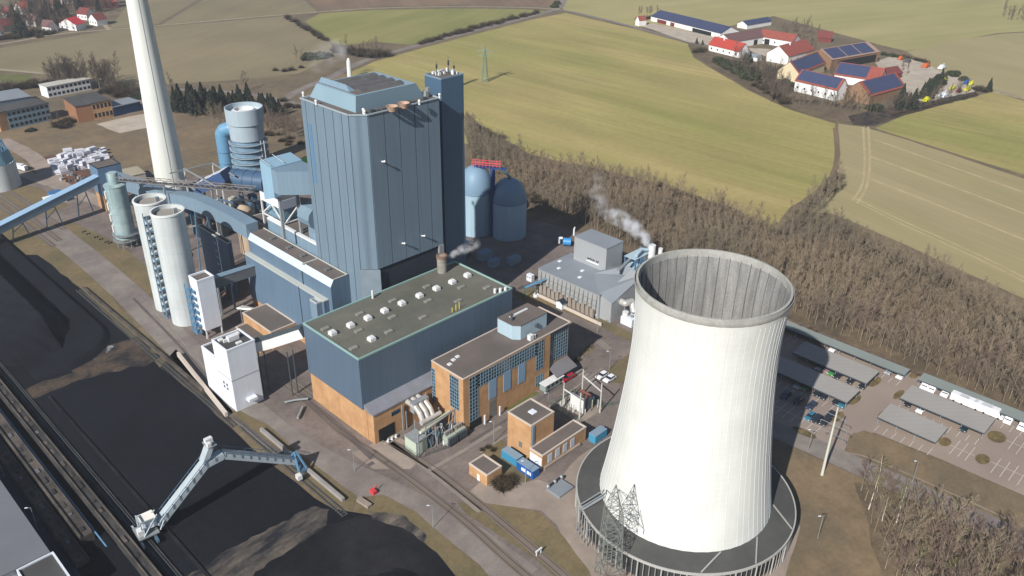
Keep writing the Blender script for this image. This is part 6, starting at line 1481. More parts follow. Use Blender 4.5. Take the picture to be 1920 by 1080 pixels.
# solar array on the right slope of the timber barn
# the village at the upper left
vill = [((4, 34), (18, 38), 10, M_wallW, M_redd, 'white house with a dark red roof at the far left top of the village'), ((28, 24), (44, 28), 10, M_wallW, M_red, 'white house with red roof second from the left at the top of the village'),
        ((82, 20), (100, 20), 10, M_cream, M_brn, 'cream house standing among bare trees in the village'), ((113, 55), (144, 58), 12, M_wallW, mat('crimson_roof', (190, 54, 62), amt=.06, k=.85), 'big white gabled house with crimson roof by the village road'),
        ((146, 36), (164, 38), 11, M_wallW, M_redd, 'white house with a dull red roof behind the crimson roofed one'), ((168, 46), (183, 49), 11, M_wallW, M_redd, 'white house with pinkish red roof at the right end of the village'),
        ((0, 62), (34, 56), 12, M_greyw, M_redd, 'long dark red roof at the lower left edge of the village'), ((50, 48), (68, 50), 9, M_greyw, M_brn, 'grey house with a brown roof between conifers in the village'),
        ((80, 60), (98, 62), 7, M_wallW, M_brn, 'small white house near the village road, left of the crimson roof'), ((-4, 70), (10, 68), 7, M_wallW, M_brn, 'low white building at the left edge by the village road'),
        ((190, 16), (222, 13), 10, M_redd, M_red, 'long red roof beside the chimney at the top of the photo'), ((212, 8), (224, 6), 8, M_wallW, M_brn, 'small white gabled house above the long red roof'),
        ((150, 14), (176, 12), 10, M_redd, M_redd, 'dark red roofs at the top of the village among trees'), ((52, 12), (72, 8), 10, M_redd, M_redd, 'dark red house at the top edge in the village'), ((120, 8), (140, 6), 9, M_wallW, M_redd, 'white house at the very top edge of the village')]
for i, (a, b, d, w_, r_, l) in enumerate(vill):
    house('village_house', l, a, b, d, 5.5, 5.0, w_, r_, 'house', along=i not in (3, 5, 1), win=3 if i in (3, 4, 5) else 2, group='houses of the village')
# works buildings left of the chimney
sc1 = Vector(G(8, 240)); 
def fbox(name, label, A, B, depth, h, wall, roof, cat='building', rows=0, cols=0, z0=0, winm=None, left=None):
    a, b = Vector(G(*A)), Vector(G(*B)); u = (b - a); L = u.length; u /= L; n = Vector((-u.y, u.x))
    if n.dot(a) < 0: n = -n
    t = thing(name, label, cat, (a.x, a.y, 0)); P = [a, b, b + n * depth, a + n * depth]
    MB().prism([(q.x, q.y) for q in P], z0, h).build('wall', wall, t)
    c = (a + b + n * depth) / 2
    Q = [a - u * .4 - n * .4, b + u * .4 - n * .4, b + u * .4 + n * (depth + .4), a - u * .4 + n * (depth + .4)]
    MB().prism([(q.x, q.y) for q in Q], h, h + .4).build('roof', roof, t)
    for r in range(rows):
        zz_ = h * (r + .3) / rows; q = MB(); f = MB()
        for k in range(cols):
            p0 = a + u * (L * (k + .18) / cols) - n * .05; p1 = a + u * (L * (k + .82) / cols) - n * .05
            vs = [(p0.x, p0.y, zz_), (p1.x, p1.y, zz_), (p1.x, p1.y, zz_ + h / rows * .5), (p0.x, p0.y, zz_ + h / rows * .5)]
            w_ = MB().add(vs, [(0, 1, 2, 3), (3, 2, 1, 0)]).build('window', winm or CGL, t)
    return t
fbox('works_office', 'brick works office with three rows of windows at the left edge', (20, 243), (98, 225), 16, 11, M_frame, M_roofD, 'office building', 3, 9)
fbox('works_office_end', 'windowless brick end of the works office at the left edge', (3, 247), (19, 243), 16, 11.4, M_brick, M_roofD, 'brick building')
fbox('steel_hall', 'blue-grey roofed hall behind the works office at the left edge', (-14, 215), (62, 202), 26, 7.5, M_blueM, M_greyR, 'hall')
fbox('white_admin_block', 'long white two storey block under the big bare trees', (92, 184), (172, 168), 11, 7.5, M_wallW, mat('pale_flat_roof', (196, 194, 188), k=.8), 'building', 2, 10)
fbox('brick_works_block', 'darker half of the flat roofed brick cube left of the chimney', (148, 231), (177, 226), 26, 10.5, mat('dark_orange_brick', (150, 108, 80), amt=.08, k=.85), M_roofD, 'brick building')
fbox('brick_works_block', 'lighter half of the flat roofed brick cube left of the chimney, with small windows', (178, 226), (214, 219), 26, 11, M_brick, M_roofD, 'brick building', 2, 5)
fbox('open_canopy_hall', 'low hall with dark blue open front directly left of the chimney', (215, 219), (266, 207), 14, 6, mat('dark_blue_front', (34, 62, 104), k=.8), M_greyR, 'hall')
# cooling cylinder at the left edge
q = G(2, 350); lc = thing('wide_blue_tank', 'wide pale blue round tank with a latticed crown, cut by the left edge', 'tank', (q[0], q[1], 0))
zt_l = HZ((2, 350), (-4, 262)); rl = 30 / F_PX * math.hypot(math.hypot(*q), S - zt_l); print('left tank', q, zt_l, rl)
MB().lathe(q[0], q[1], [(rl * 1.0, 0), (rl * .98, zt_l * .55)], 32).build('shell', M_silo, lc, smooth=40)
MB().lathe(q[0], q[1], [(rl * .92, zt_l * .55), (rl * .8, zt_l * .8)], 32).build('upper_shell', mat('tank_glass_blue', (110, 150, 168), amt=.1), lc, smooth=40)
mb = MB()
for i in range(24):
    a, b = 2 * math.pi * i / 24, 2 * math.pi * (i + 1.5) / 24
    mb.beam((q[0] + rl * .95 * math.cos(a), q[1] + rl * .95 * math.sin(a), zt_l * .5), (q[0] + rl * .6 * math.cos(b), q[1] + rl * .6 * math.sin(b), zt_l), .35)
    mb.beam((q[0] + rl * .6 * math.cos(a), q[1] + rl * .6 * math.sin(a), zt_l), (q[0] + rl * .6 * math.cos(a + .27), q[1] + rl * .6 * math.sin(a + .27), zt_l), .35)
mb.build('lattice_crown', M_bluest, lc)
q = G(33, 318); tv = thing('tanker_truck', 'white truck parked beside the wide blue tank', 'truck', (q[0], q[1], 0))
MB().ob(q[0], q[1], .9, 3.4, 2.6, 8.5, .5).build('body', M_white, tv); MB().ob(q[0] + 2.4, q[1] - 4.8, .6, 2.9, 2.4, 2.2, .5).build('cab', M_wallW, tv); MB().ob(q[0], q[1], .4, .9, 2.0, 9, .5).build('chassis', TYRE, tv)
q = G(90, 385); ws = thing('white_garage', 'small garage with a white front and bright blue roof beside the conveyor', 'garage', (q[0], q[1], 0))
MB().ob(q[0] + 4, q[1] + 1, 0, 3.2, 9, 5.5, .05).build('wall', M_white, ws); MB().ob(q[0] + 4, q[1] + 1, 3.2, 3.4, 9.3, 5.8, .05).build('roof', M_wallW, ws); MB().ob(q[0] + 6.5, q[1] + 6.5, 0, 3.6, 6, 5, .05).build('blue_annex', mat('bright_blue_annex', (60, 104, 150)), ws)
q = G(248, 342); fb = thing('flat_concrete_shed', 'low beige flat roofed shed between transfer tower and chimney', 'shed', (q[0], q[1], 0))
MB().ob(q[0], q[1] + 5, 0, 4, 15, 13, -.1).build('wall', M_greyw, fb); MB().ob(q[0], q[1] + 5, 4, 4.3, 15.5, 13.5, -.1).build('roof', mat('beige_roof', (168, 160, 140), k=.8), fb)
# stack of white bundles
bt = thing('white_bundle', None, 'bundle', (0, 0, 0), 'white wrapped bundles stacked on the storage yard')
MB().box(-2.3, 2.3, -1.2, 1.2, .0, 2.2).build('wrap', mat('white_wrap', (214, 216, 226), amt=.06, k=.85), bt); MB().box(-1.9, 1.9, -1.22, 1.22, .5, .8).box(-2.32, 2.32, -.7, .7, 1.2, 1.4).build('strap', M_soot, bt)
random.seed(4); first = True
for r in range(6):
    for c_ in range(10):
        px_ = 97 + c_ * 10.5 + r * 2.5 + random.uniform(-1.5, 1.5); py_ = 300 - c_ * 1.6 + r * 5.2 - (3 if 2 < c_ < 8 else 0) + random.uniform(-1, 1)
        if (r == 0 and c_ in (0, 1, 4)) or (r >= 4 and c_ > 7): continue
        q = G(px_, py_); z_ = .1 + (2.2 if random.random() < .25 else 0); L_ = (q[0], q[1], z_)
        if z_ > 1: dup(bt, (q[0], q[1], .1), random.uniform(-.4, .4), label='white wrapped bundle on the storage yard beyond the transfer tower')
        if first: place(bt, L_, .2); bt['label'] = 'white wrapped bundle on the storage yard beyond the transfer tower'; first = False
        else: dup(bt, L_, random.uniform(-.5, .5))
random.seed(8)
for k in range(22):
    q = G(random.uniform(110, 170), random.uniform(328, 342)); s_ = random.uniform(.8, 2)
    tag(MB().ob(q[0], q[1], .05, random.uniform(.5, 1.8), s_, s_ * random.uniform(.6, 1.6), random.uniform(0, 3)).build('scrap_crate', random.choice([M_soot, M_wood, M_darkst, M_greyw]), loc=(q[0], q[1], 0)), 'scrap crate lying loose below the white bundles', 'crate', 'scrap crates below the white bundles')
for k, (a, b) in enumerate(((158, 436), (166, 440), (181, 446), (190, 450), (200, 455), (207, 457))):
    q = G(a, b); t = thing('parked_bicycle', 'dark bicycle in the row on the road beside the slim green silo', 'bicycle', (q[0], q[1], .1), 'bicycles beside the slim silo')
    for s_ in (-.55, .55): MB().lathe(0, 0, [(.33, -.03), (.38, 0), (.33, .03)], 14, close=True); MB().tube((q[0] + s_, q[1] - .04, .45), (q[0] + s_, q[1] + .04, .45), .38, n=14).build('wheel', TYRE, t)
    MB().beam((q[0] - .55, q[1], .45), (q[0] + .2, q[1], .95), .08).beam((q[0] + .2, q[1], .95), (q[0] + .55, q[1], .45), .08).beam((q[0] - .2, q[1], 1.05), (q[0], q[1], .4), .08).build('frame', M_darkst, t)
# farm clutter: machines and heaps
def blob(name, label, px_, sx, sy, h, m, cat, n=5):
    q = G(*px_); t = thing(name, label, cat, (q[0], q[1], 0)); mb = MB(); random.seed(int(px_[0]))
    mb.box(q[0] - sx * .5, q[0] + sx * .5, q[1] - sy * .4, q[1] + sy * .4, .5, h * .6); mb.build('body', m, t)
    MB().box(q[0] - sx * .2, q[0] + sx * .25, q[1] - sy * .3, q[1] + sy * .3, h * .6, h).build('cab', m, t)
    MB().beam((q[0] + sx * .4, q[1], h * .5), (q[0] + sx * 1.0, q[1] + sy * .3, h * .9), .5).build('boom', m, t)
    for a in (-.35, .35):
        for b in (-.42, .42): MB().tube((q[0] + sx * a, q[1] + sy * b, .6), (q[0] + sx * a, q[1] + sy * b * 1.15, .6), .6, n=10).build('wheel', TYRE, t)
M_yel = mat('machine_yellow', (214, 214, 40), amt=.05, k=.9); M_ora = mat('machine_orange', (196, 104, 60), amt=.08, k=.85)
for q, l, m_, s_ in (((1768, 153), 'bright yellow machine on the gravel yard behind the farm trees', M_yel, 7), ((1736, 190), 'bright yellow machine at the hedge, lowest of the yellow ones', M_yel, 7), ((1785, 168), 'pale yellow machine between trees and hedge', M_yel, 5), ((1813, 170), 'yellow machine beside the red one near the farm hedge', M_yel, 6), ((1820, 160), 'yellow machine at the right end of the farm yard', M_yel, 5),
                     ((1797, 173), 'red machine in the row along the farm hedge', M_dkred, 5), ((1735, 126), 'orange machine on the pale gravel yard', M_ora, 9), ((1688, 112), 'orange brown machine at the back of the gravel yard', M_ora, 6), ((1811, 158), 'blue machine at the right end of the farm yard', M_cblue, 5), ((1768, 181), 'white and grey machine in front of the dark farm trees', M_white, 9), ((1765, 129), 'white machine at the back right of the gravel yard', M_white, 8), ((1702, 117), 'dark machine on the pale gravel yard', M_darkst, 6)):
    blob('farm_machine', l, q, s_, s_ * .6, 3.2, m_, 'farm machine')
sheet('yard', [(1640, 118), (1668, 106), (1700, 108), (1740, 122), (1770, 136), (1800, 145), (1835, 165), (1820, 178), (1740, 195), (1700, 180), (1690, 150), (1655, 140)], .1, M_gravel, jit=1)
sheet('yard', [(1200, 48), (1225, 44), (1350, 72), (1340, 86), (1290, 79), (1240, 62)], .11, M_gravel, jit=.5)
sheet('yard', [(1395, 90), (1440, 92), (1470, 100), (1460, 112), (1420, 102)], .1, M_gravel, jit=.5)
sheet('lawn', [(1290, 84), (1345, 92), (1420, 112), (1470, 150), (1560, 190), (1640, 215), (1700, 205), (1640, 232), (1560, 228), (1480, 205), (1400, 165), (1345, 132), (1300, 104)], .09, M_leaf, jit=1)
sheet('yard', [(1590, 218), (1640, 205), (1720, 195), (1830, 172), (1835, 180), (1700, 215), (1640, 236), (1600, 234)], .12, M_dirt, jit=.8)

# ================================================================ vegetation
M_twig = mat('bare_twigs', (140, 126, 108), (122, 110, 96), s2=.02, s=.05, amt=.2, k=.9); M_bark = mat('pale_bark', (156, 144, 122), (128, 114, 98), s2=.1, s=.2, amt=.15, k=.85)
M_twig2 = mat('reddish_twigs', (124, 106, 96), (112, 96, 88), s2=.02, s=.05, amt=.2, k=.88); M_birch = mat('birch_bark', (214, 208, 200), amt=.1, k=.85)
M_fir = mat('fir_needles', (54, 62, 48), (42, 50, 40), s2=.5, s=.3, amt=.25, k=.7); M_bush = mat('brown_bush', (92, 78, 60), (70, 62, 50), s2=.3, s=.3, amt=.25, k=.7)
M_gbush = mat('evergreen_bush', (70, 76, 50), (54, 62, 42), s2=.3, s=.3, amt=.25, k=.7); M_moss = mat('mossy_twigs', (130, 122, 90), (112, 106, 82), s2=.02, s=.05, amt=.2, k=.9)
def ribbon(vs, fs, a, b, w):
    d = b - a; s_ = np.cross(d, rng.normal(size=3)); s_ = s_ / (np.linalg.norm(s_) + 1e-9) * w / 2; o = len(vs)
    vs += [tuple(a - s_), tuple(a + s_), tuple(b + s_ * .3), tuple(b - s_ * .3)]; fs.append((o, o + 1, o + 2, o + 3))
def tree_arrays(H, spread, nb, nt_, w, tw, lean=0.0, low=.3):
    tv, tf, cv, cf = [], [], [], []
    tilt = np.array([rng.normal() * lean, rng.normal() * lean, 1.0])
    mb = MB(); p0 = np.zeros(3); segs = 4
    for i in range(segs):
        z0_, z1_ = H * .85 * i / segs, H * .85 * (i + 1) / segs; a = tilt * z0_; b = tilt * z1_ + np.array([rng.normal() * .12, rng.normal() * .12, 0])
        mb.tube(tuple(a), tuple(b), w * (1 - .8 * i / segs), w * (1 - .8 * (i + 1) / segs), 5, cap=False)
    tv, tf = mb.v, mb.f
    for k in range(nb):
        f = low + (1.06 - low) * (k + rng.random()) / nb; z_ = H * .85 * f; a = tilt * z_; az = rng.random() * 6.283
        L = spread * (1.25 - .75 * f) * rng.uniform(.6, 1.1); up = rng.uniform(.8, 2.0)
        d = np.array([math.cos(az), math.sin(az), up]); d /= np.linalg.norm(d); b = a + d * L * 1.3
        ribbon(cv, cf, a, b, tw * 2.2); ribbon(cv, cf, a, b, tw * 2.2)
        for j in range(nt_):
            g = rng.uniform(.25, 1.0); c = a + (b - a) * g; e = d * .5 + rng.normal(size=3) * .55 + np.array([0, 0, .7]); e /= np.linalg.norm(e)
            ribbon(cv, cf, c, c + e * L * rng.uniform(.3, .6), tw)
    return (tv, tf), (cv, cf)
def tree_thing(name, cat, arr, mt, mc):
    t = thing(name, None, cat); (tv, tf), (cv, cf) = arr
    MB().add(tv, tf).build('trunk', mt, t); MB().add(cv, cf).build('crown', mc, t); return t
ARR = [tree_arrays(H, sp, nb, n2, w, tw, lean) for H, sp, nb, n2, w, tw, lean in ((14, 3.2, 18, 32, .15, .056, .03), (12, 2.9, 17, 32, .12, .056, .05), (15.5, 3.6, 19, 32, .16, .056, .03), (13, 2.7, 17, 30, .12, .052, .06), (10, 3.0, 16, 32, .11, .056, .04))]
def tmpl(mt, mc, nm='bare_tree'): return [tree_thing(nm, 'tree', a, mt, mc) for a in ARR]
TT = tmpl(M_bark, M_twig); TT2 = tmpl(M_bark, M_twig2); TB = tmpl(M_birch, M_moss, 'birch_tree')
used = {}
def plant(tp, x, y, sc=1.0, label=None, group=None, rz=None, z=0.05):
    rz = rng.random() * 6.283 if rz is None else rz; s_ = (sc * rng.uniform(.9, 1.1), sc * rng.uniform(.9, 1.1), sc)
    if tp.name not in used: used[tp.name] = 1; place(tp, (x, y, z), rz, s_); t = tp
    else: t = dup(tp, (x, y, z), rz, s_)
    if label: t['label'] = label
    if group: t['group'] = group
    return t
def inside(P, x, y):
    c = False; j = len(P) - 1
    for i in range(len(P)):
        if (P[i][1] > y) != (P[j][1] > y) and x < (P[j][0] - P[i][0]) * (y - P[i][1]) / (P[j][1] - P[i][1]) + P[i][0]: c = not c
        j = i
    return c
def scatter(pts, dmin, n):
    P = [G(*q) for q in pts]; xs = [q[0] for q in P]; ys = [q[1] for q in P]; out = []; grid = {}
    for _ in range(n):
        x, y = rng.uniform(min(xs), max(xs)), rng.uniform(min(ys), max(ys))
        if not inside(P, x, y): continue
        k = (int(x / dmin), int(y / dmin))
        if any((x - a) ** 2 + (y - b) ** 2 < dmin * dmin for i in (-1, 0, 1) for j in (-1, 0, 1) for a, b in grid.get((k[0] + i, k[1] + j), ())): continue
        grid.setdefault(k, []).append((x, y)); out.append((x, y))
    return out
WOOD = [(874, 238), (900, 268), (1000, 312), (1130, 336), (1250, 368), (1380, 414), (1460, 452), (1490, 410), (1556, 352), (1574, 345), (1572, 362), (1525, 415), (1640, 470), (1800, 550), (1980, 660), (1980, 806), (1920, 778), (1720, 690), (1480, 588), (1300, 516), (1185, 468), (1100, 425), (960, 385), (880, 330)]
WP = scatter(WOOD, 2.9, 70000)
WP = [q for q in WP if math.hypot(q[0] - D1[0], q[1] - D1[1]) > 12 and math.hypot(q[0] - D2[0], q[1] - D2[1]) > 12]
NROW = 34
WOOD2 = [(1612, 918), (1640, 922), (1760, 975), (1900, 1045), (1985, 1085), (1990, 1200), (1700, 1200), (1665, 1090), (1628, 970)]
WP2 = scatter(WOOD2, 3.0, 9000)
for i, (x, y) in enumerate(WP2):
    b = rng.random()
    plant((TB if b < .12 else TT2 if b < .4 else TT)[int(rng.integers(5))], x, y, rng.uniform(.8, 1.1),
          'white barked birch among brown trees in the lower right thicket' if b < .12 else 'bare brown tree in the thicket at the lower right corner', 'birches in the lower right thicket' if b < .12 else 'bare trees in the lower right thicket')
WP.sort(key=lambda q: math.hypot(*q)); NI = max(0, 300 - len(WP2) - NROW)
for i, (x, y) in enumerate(WP[:NI]):
    plant((TT2 if rng.random() < .3 else TT)[int(rng.integers(5))], x, y, rng.uniform(.75, 1.05), 'bare tree on the near side of the long wood behind the car park', 'bare trees along the near side of the long wood')
def merged(name, pts, arrs, mt, mc, scr, label, cat, kind='stuff'):
    t = thing(name, label, cat); t['kind'] = kind
    for part, mm, idx in (('trunk_mass', mt, 0), ('crown_mass', mc, 1)):
        V = []; F = []; o = 0
        A_ = [(np.array(a[idx][0]), a[idx][1]) for a in arrs]
        Fq = [np.array([f for f in a[idx][1] if len(f) == 4]) for a in arrs]
        for q_ in pts:
            x, y = q_[0], q_[1]
            k = int(rng.integers(len(A_))); r = rng.random() * 6.283; s_ = rng.uniform(*scr) * (q_[2] if len(q_) > 2 else 1); c, n = math.cos(r) * s_, math.sin(r) * s_
            v = A_[k][0]; w_ = np.stack([v[:, 0] * c - v[:, 1] * n + x, v[:, 0] * n + v[:, 1] * c + y, v[:, 2] * s_], 1)
            V.append(w_); F.append(Fq[k] + o); o += len(w_)
        if not V: continue
        V = np.concatenate(V); F = np.concatenate(F); me = bpy.data.meshes.new(part)
        me.vertices.add(len(V)); me.vertices.foreach_set('co', V.astype(np.float32).ravel()); me.loops.add(F.size); me.loops.foreach_set('vertex_index', F.astype(np.int32).ravel())
        me.polygons.add(len(F)); me.polygons.foreach_set('loop_start', np.arange(0, F.size, 4, dtype=np.int32)); me.polygons.foreach_set('loop_total', np.full(len(F), 4, np.int32))
        me.update(calc_edges=True); me.materials.append(mm); ob2 = bpy.data.objects.new(part, me); COL.objects.link(ob2); ob2.parent = t
    return t
rest = WP[NI:]
M_twigW = mat('wood_twigs', (136, 120, 101), (118, 110, 94), s2=.016, s=.03, amt=.18, k=1.0, thr=(.35, .65))
merged('woodland', rest, ARR, M_bark, M_twigW, (.62, 1.1), 'wide belt of bare brown woodland between the plant and the fields', 'woodland')
# bushes
def bush_arr(r, n, up=.3, w=.12, leaf=False):
    cv, cf = [], []
    for _ in range(n):
        d = rng.normal(size=3); d[2] = abs(d[2]) + up * .3; d /= np.linalg.norm(d); rr = r * rng.uniform(.35, 1.0); c = d * rr * np.array([1, 1, .85])
        if leaf: e = rng.normal(size=3); e /= np.linalg.norm(e); ribbon(cv, cf, c - e * .35, c + e * .35, .5)
        else: ribbon(cv, cf, c * .3, c + rng.normal(size=3) * .3, w)
    return cv, cf
def bush_t(name, mc, leaf, r=2.0, n=420): cv, cf = bush_arr(r, n, leaf=leaf); t = thing(name, None, 'bush'); MB().add(cv, cf).build('foliage', mc, t); MB().tube((0, 0, -.2), (0, 0, r * .5), .12, .05, 5).build('stem', M_bark, t); return t
BB = bush_t('bare_bush', M_bush, False); BG = bush_t('evergreen_shrub', M_gbush, True); BR = bush_t('bare_bush', M_twig2, False, 2.0, 300)
def fir_arr(H, r):
    cv, cf = [], []
    for k in range(700):
        f = rng.random() ** .8; z_ = H * (.06 + .94 * f); R2 = r * (1 - f) * rng.uniform(.55, 1.05) + .12; a = rng.random() * 6.283
        c = np.array([R2 * math.cos(a), R2 * math.sin(a), z_]); ribbon(cv, cf, c * np.array([.55, .55, 1]) + np.array([0, 0, .3]), c + np.array([0, 0, -.35]), .5 + .3 * (1 - f))
    return cv, cf
ft = thing('fir_tree', None, 'conifer'); cv, cf = fir_arr(10, 3.6); MB().add(cv, cf).build('crown', M_fir, ft); MB().tube((0, 0, 0), (0, 0, 10), .2, .04, 6).build('trunk', M_bark, ft)
def line(p, q, n, j=1.0):
    return [(p[0] + (q[0] - p[0]) * i / max(1, n - 1) + rng.normal() * j, p[1] + (q[1] - p[1]) * i / max(1, n - 1) + rng.normal() * j * .5) for i in range(n)]
FARTREES = []; NT = [0]
def row(tp, pts, sc, lab, grp):
    for q in pts:
        g = G(*q)
        if tp['category'] == 'tree':
            if math.hypot(*g) > 560: FARTREES.append((g[0], g[1], sc)); continue
            NT[0] += 1
        plant(tp, g[0], g[1], sc * rng.uniform(.75, 1.25), lab, grp)
row(BB, line((540, 34), (612, 78), 16, 1.5), 2.4, 'dark bush in the hedge running down between two far fields', 'bushes of the hedge between far fields')
row(BB, line((632, 98), (716, 106), 20, 4), 3.4, 'bush of the dark thicket beside the curving road behind the boiler house', 'bushes of the thicket by the curving road')
row(TT[4], line((640, 104), (720, 104), 9, 3), .95, 'bare tree rising from the thicket beside the curving road', 'bare trees of the thicket by the curving road')
row(BB, line((790, 82), (880, 58), 15, 1.5), 2.6, 'bush in the hedge along the far road, nearer half', 'bushes along the far road, nearer half'); row(BB, line((885, 56), (1008, 24), 17, 1.5), 2.6, 'bush in the hedge along the far road, farther half', 'bushes along the far road, farther half')
row(BG, line((575, 112), (612, 106), 6, 3), 2.6, 'dark green bush left of the steaming far white chimney', 'green bushes near the far white chimney'); row(BB, line((520, 132), (560, 130), 4, 3), 1.8, 'low lone bush in the tan field edge above the boiler house', 'lone bushes above the boiler house')
row(TT[0], [(556, 118), (566, 120)], 1.1, 'tall bare tree in the field left of the far white chimney', 'tall bare trees near the far white chimney')
row(BG, [(1040, 14), (1044, 8)], 2.2, 'green bush at the far road junction', 'green bushes at the far junction')
row(TT[2], line((100, 164), (215, 166), 60, 7), 1.5, 'big bare tree behind the white block at the upper left', 'big bare trees behind the white block'); row(BB, line((0, 168), (110, 160), 34, 5), 2.6, 'bush in the belt along the far left path', 'bushes along the far left path')
row(BB, line((205, 172), (262, 180), 26, 8), 3.0, 'bush in the thicket left of the chimney', 'bushes in the thicket left of the chimney'); row(BG, line((240, 180), (262, 186), 5, 4), 1.6, 'greenish bush beside the chimney', 'greenish bushes beside the chimney')
row(BB, [(115, 232), (122, 234), (130, 230), (110, 238), (120, 240), (104, 236), (128, 237)], 2.4, 'round brown bush in front of the brick works block', 'round bushes before the brick works block'); row(TT[3], [(112, 236), (98, 240)], .8, 'thin bare tree between works office and brick cube', 'thin trees by the works office')
row(BG, [(60, 246), (52, 247)], 1.2, 'small green bush below the works office', 'small bushes below the works office')
row(ft, line((328, 206), (372, 210), 13, 5), 1.6, 'dark fir in the clump directly right of the chimney', 'firs right of the chimney'); row(ft, line((376, 206), (402, 210), 10, 5), 1.45, 'dark fir in the middle clump right of the chimney', 'firs in the middle clump'); row(ft, line((408, 200), (462, 200), 10, 4), 1.3, 'dark fir behind the white headed scrubber', 'firs behind the scrubber')
row(ft, line((486, 206), (530, 220), 10, 5), 1.1, 'dark fir between scrubber and boiler house', 'firs left of the boiler house')
row(TT[0], line((380, 225), (420, 235), 8, 6), .9, 'bare tree below the firs left of the scrubber', 'bare trees left of the scrubber'); row(TT2[1], line((498, 236), (565, 262), 26, 9), .95, 'bare tree in the grove between scrubber and boiler house', 'bare trees left of the boiler house')
row(BB, line((500, 250), (560, 275), 10, 6), 1.6, 'brown bush in the grove between scrubber and boiler house', 'brown bushes left of the boiler house')
row(TT[2], [(326, 176), (322, 182), (465, 168), (458, 172)], 1.1, 'tall bare tree standing beyond the firs near the chimney', 'tall bare trees near the chimney')
row(BB, line((535, 195), (560, 205), 6, 4), 1.8, 'bush beside the road end left of the boiler house', 'bushes by the road end')
# farm planting
row(BG, line((1350, 118), (1412, 150), 22, 4), 3.0, 'green shrub along the farm hedge facing the big field', 'green shrubs along the farm edge'); row(BB, line((1302, 100), (1318, 96), 5, 2), 2.3, 'brown bush left of the white villa', 'brown bushes left of the villa')
row(TT[0], line((1385, 140), (1475, 182), 40, 6), 1.1, 'bare tree in the farm garden before the white farmhouse', 'bare trees in the farm garden'); row(BB, line((1420, 160), (1480, 195), 20, 6), 2.3, 'brown bush in the farm garden before the white farmhouse', 'brown bushes in the farm garden')
row(ft, [(1405, 118), (1400, 122), (1395, 118)], 1.0, 'dark conifer beside the white villa', 'dark conifers beside the villa'); row(ft, line((1440, 132), (1466, 140), 7, 1), .5, 'small conifer in the clipped row before the white house', 'small conifers before the red gable house')
row(ft, [(1306, 82), (1317, 84)], .5, 'small conifer on the pale yard before the long barn', 'small conifers before the long barn'); row(BG, line((1470, 156), (1486, 162), 4, 2), 1.6, 'green shrub left of the white farmhouse', 'green shrubs beside the farmhouse')
row(BG, line((1527, 108), (1600, 92), 13, .8), 1.5, 'clipped green shrub in the hedge behind the solar barn', 'shrubs in the hedge behind the solar barn'); row(TT[4], line((1466, 64), (1510, 74), 9, 3), 1.05, 'bare tree behind the red roofs at the top of the farm', 'bare trees behind the red roofs')
row(BG, [(1634, 206), (1640, 208), (1646, 203)], 2.3, 'dense green shrub at the gable of the timber barn', 'dense shrubs at the timber barn'); row(ft, [(1694, 206), (1702, 203), (1710, 206), (1688, 198)], 1.35, 'big dark conifer right of the timber barn', 'big conifers right of the timber barn'); row(TT2[0], line((1665, 205), (1695, 208), 8, 3), .9, 'bare tree below the big conifers at the farm', 'bare trees below the big conifers')
row(ft, [(1728, 186), (1735, 182), (1742, 186), (1750, 176), (1762, 160), (1754, 163)], 1.2, 'dark conifer in the clump on the farm yard', 'conifers on the farm yard'); row(BG, line((1744, 172), (1766, 150), 9, 3), 2.3, 'olive bush in the clump on the farm yard', 'olive bushes on the farm yard')
row(BG, [(1782, 141), (1788, 143), (1794, 139), (1806, 151)], 2.2, 'round dark bush at the right rear of the farm yard', 'round bushes at the rear of the farm yard'); row(ft, [(1853, 172)], 1.35, 'single dark conifer at the right tip of the farm', 'conifer at the tip of the farm'); row(BB, line((1826, 168), (1846, 172), 6, 2), 2.1, 'brown bush left of the single conifer at the farm tip', 'brown bushes at the farm tip')
row(BB, line((1675, 216), (1830, 178), 26, .6), 1.0, 'low brown bush in the hedge along the right farm edge', 'low hedge bushes at the right farm edge'); row(BG, line((1657, 103), (1690, 110), 8, 2), 1.5, 'green bush at the rear edge of the pale gravel yard', 'green bushes behind the gravel yard'); row(BB, line((1690, 106), (1738, 118), 9, 1.5), 1.5, 'brown bush at the rear edge of the pale gravel yard', 'brown bushes behind the gravel yard')
row(TT2[2], line((1880, 30), (1925, 42), 14, 6), 1.1, 'bare tree in the copse at the upper right corner', 'bare trees in the corner copse'); row(BB, line((1195, 38), (1218, 36), 5, 2), 2.0, 'bush between chapel and long barn', 'bushes by the chapel')
# village trees
for a_, b_, n_ in (((1500, 92), (1530, 98), 5), ((1545, 140), (1560, 150), 3), ((1440, 190), (1600, 206), 22), ((1570, 205), (1640, 214), 10), ((1380, 112), (1400, 126), 5), ((1480, 60), (1530, 66), 8), ((1690, 130), (1700, 140), 3), ((1200, 36), (1230, 30), 6), ((1700, 205), (1820, 176), 14), ((1425, 140), (1460, 150), 7)):
    row(TT[0], line(a_, b_, n_, 3), 1, '', '')
row(TT[2], line((0, 50), (110, 42), 110, 16), 1.25, 'bare tree among the village houses', 'bare trees of the village'); row(TT2[0], line((40, 14), (200, 18), 120, 11), 1.25, 'bare tree behind the village houses at the top edge', 'bare trees behind the village'); row(ft, [(42, 64), (46, 70), (38, 68), (98, 30), (110, 25), (150, 20), (172, 8), (186, 22), (60, 30), (66, 34), (84, 36), (92, 40), (118, 34), (124, 30), (104, 50), (30, 44), (20, 48)], 1.6, 'dark conifer among the village houses', 'conifers of the village')
row(BB, line((0, 74), (100, 62), 34, 4), 2.4, 'brown bush along the village road', 'bushes along the village road')
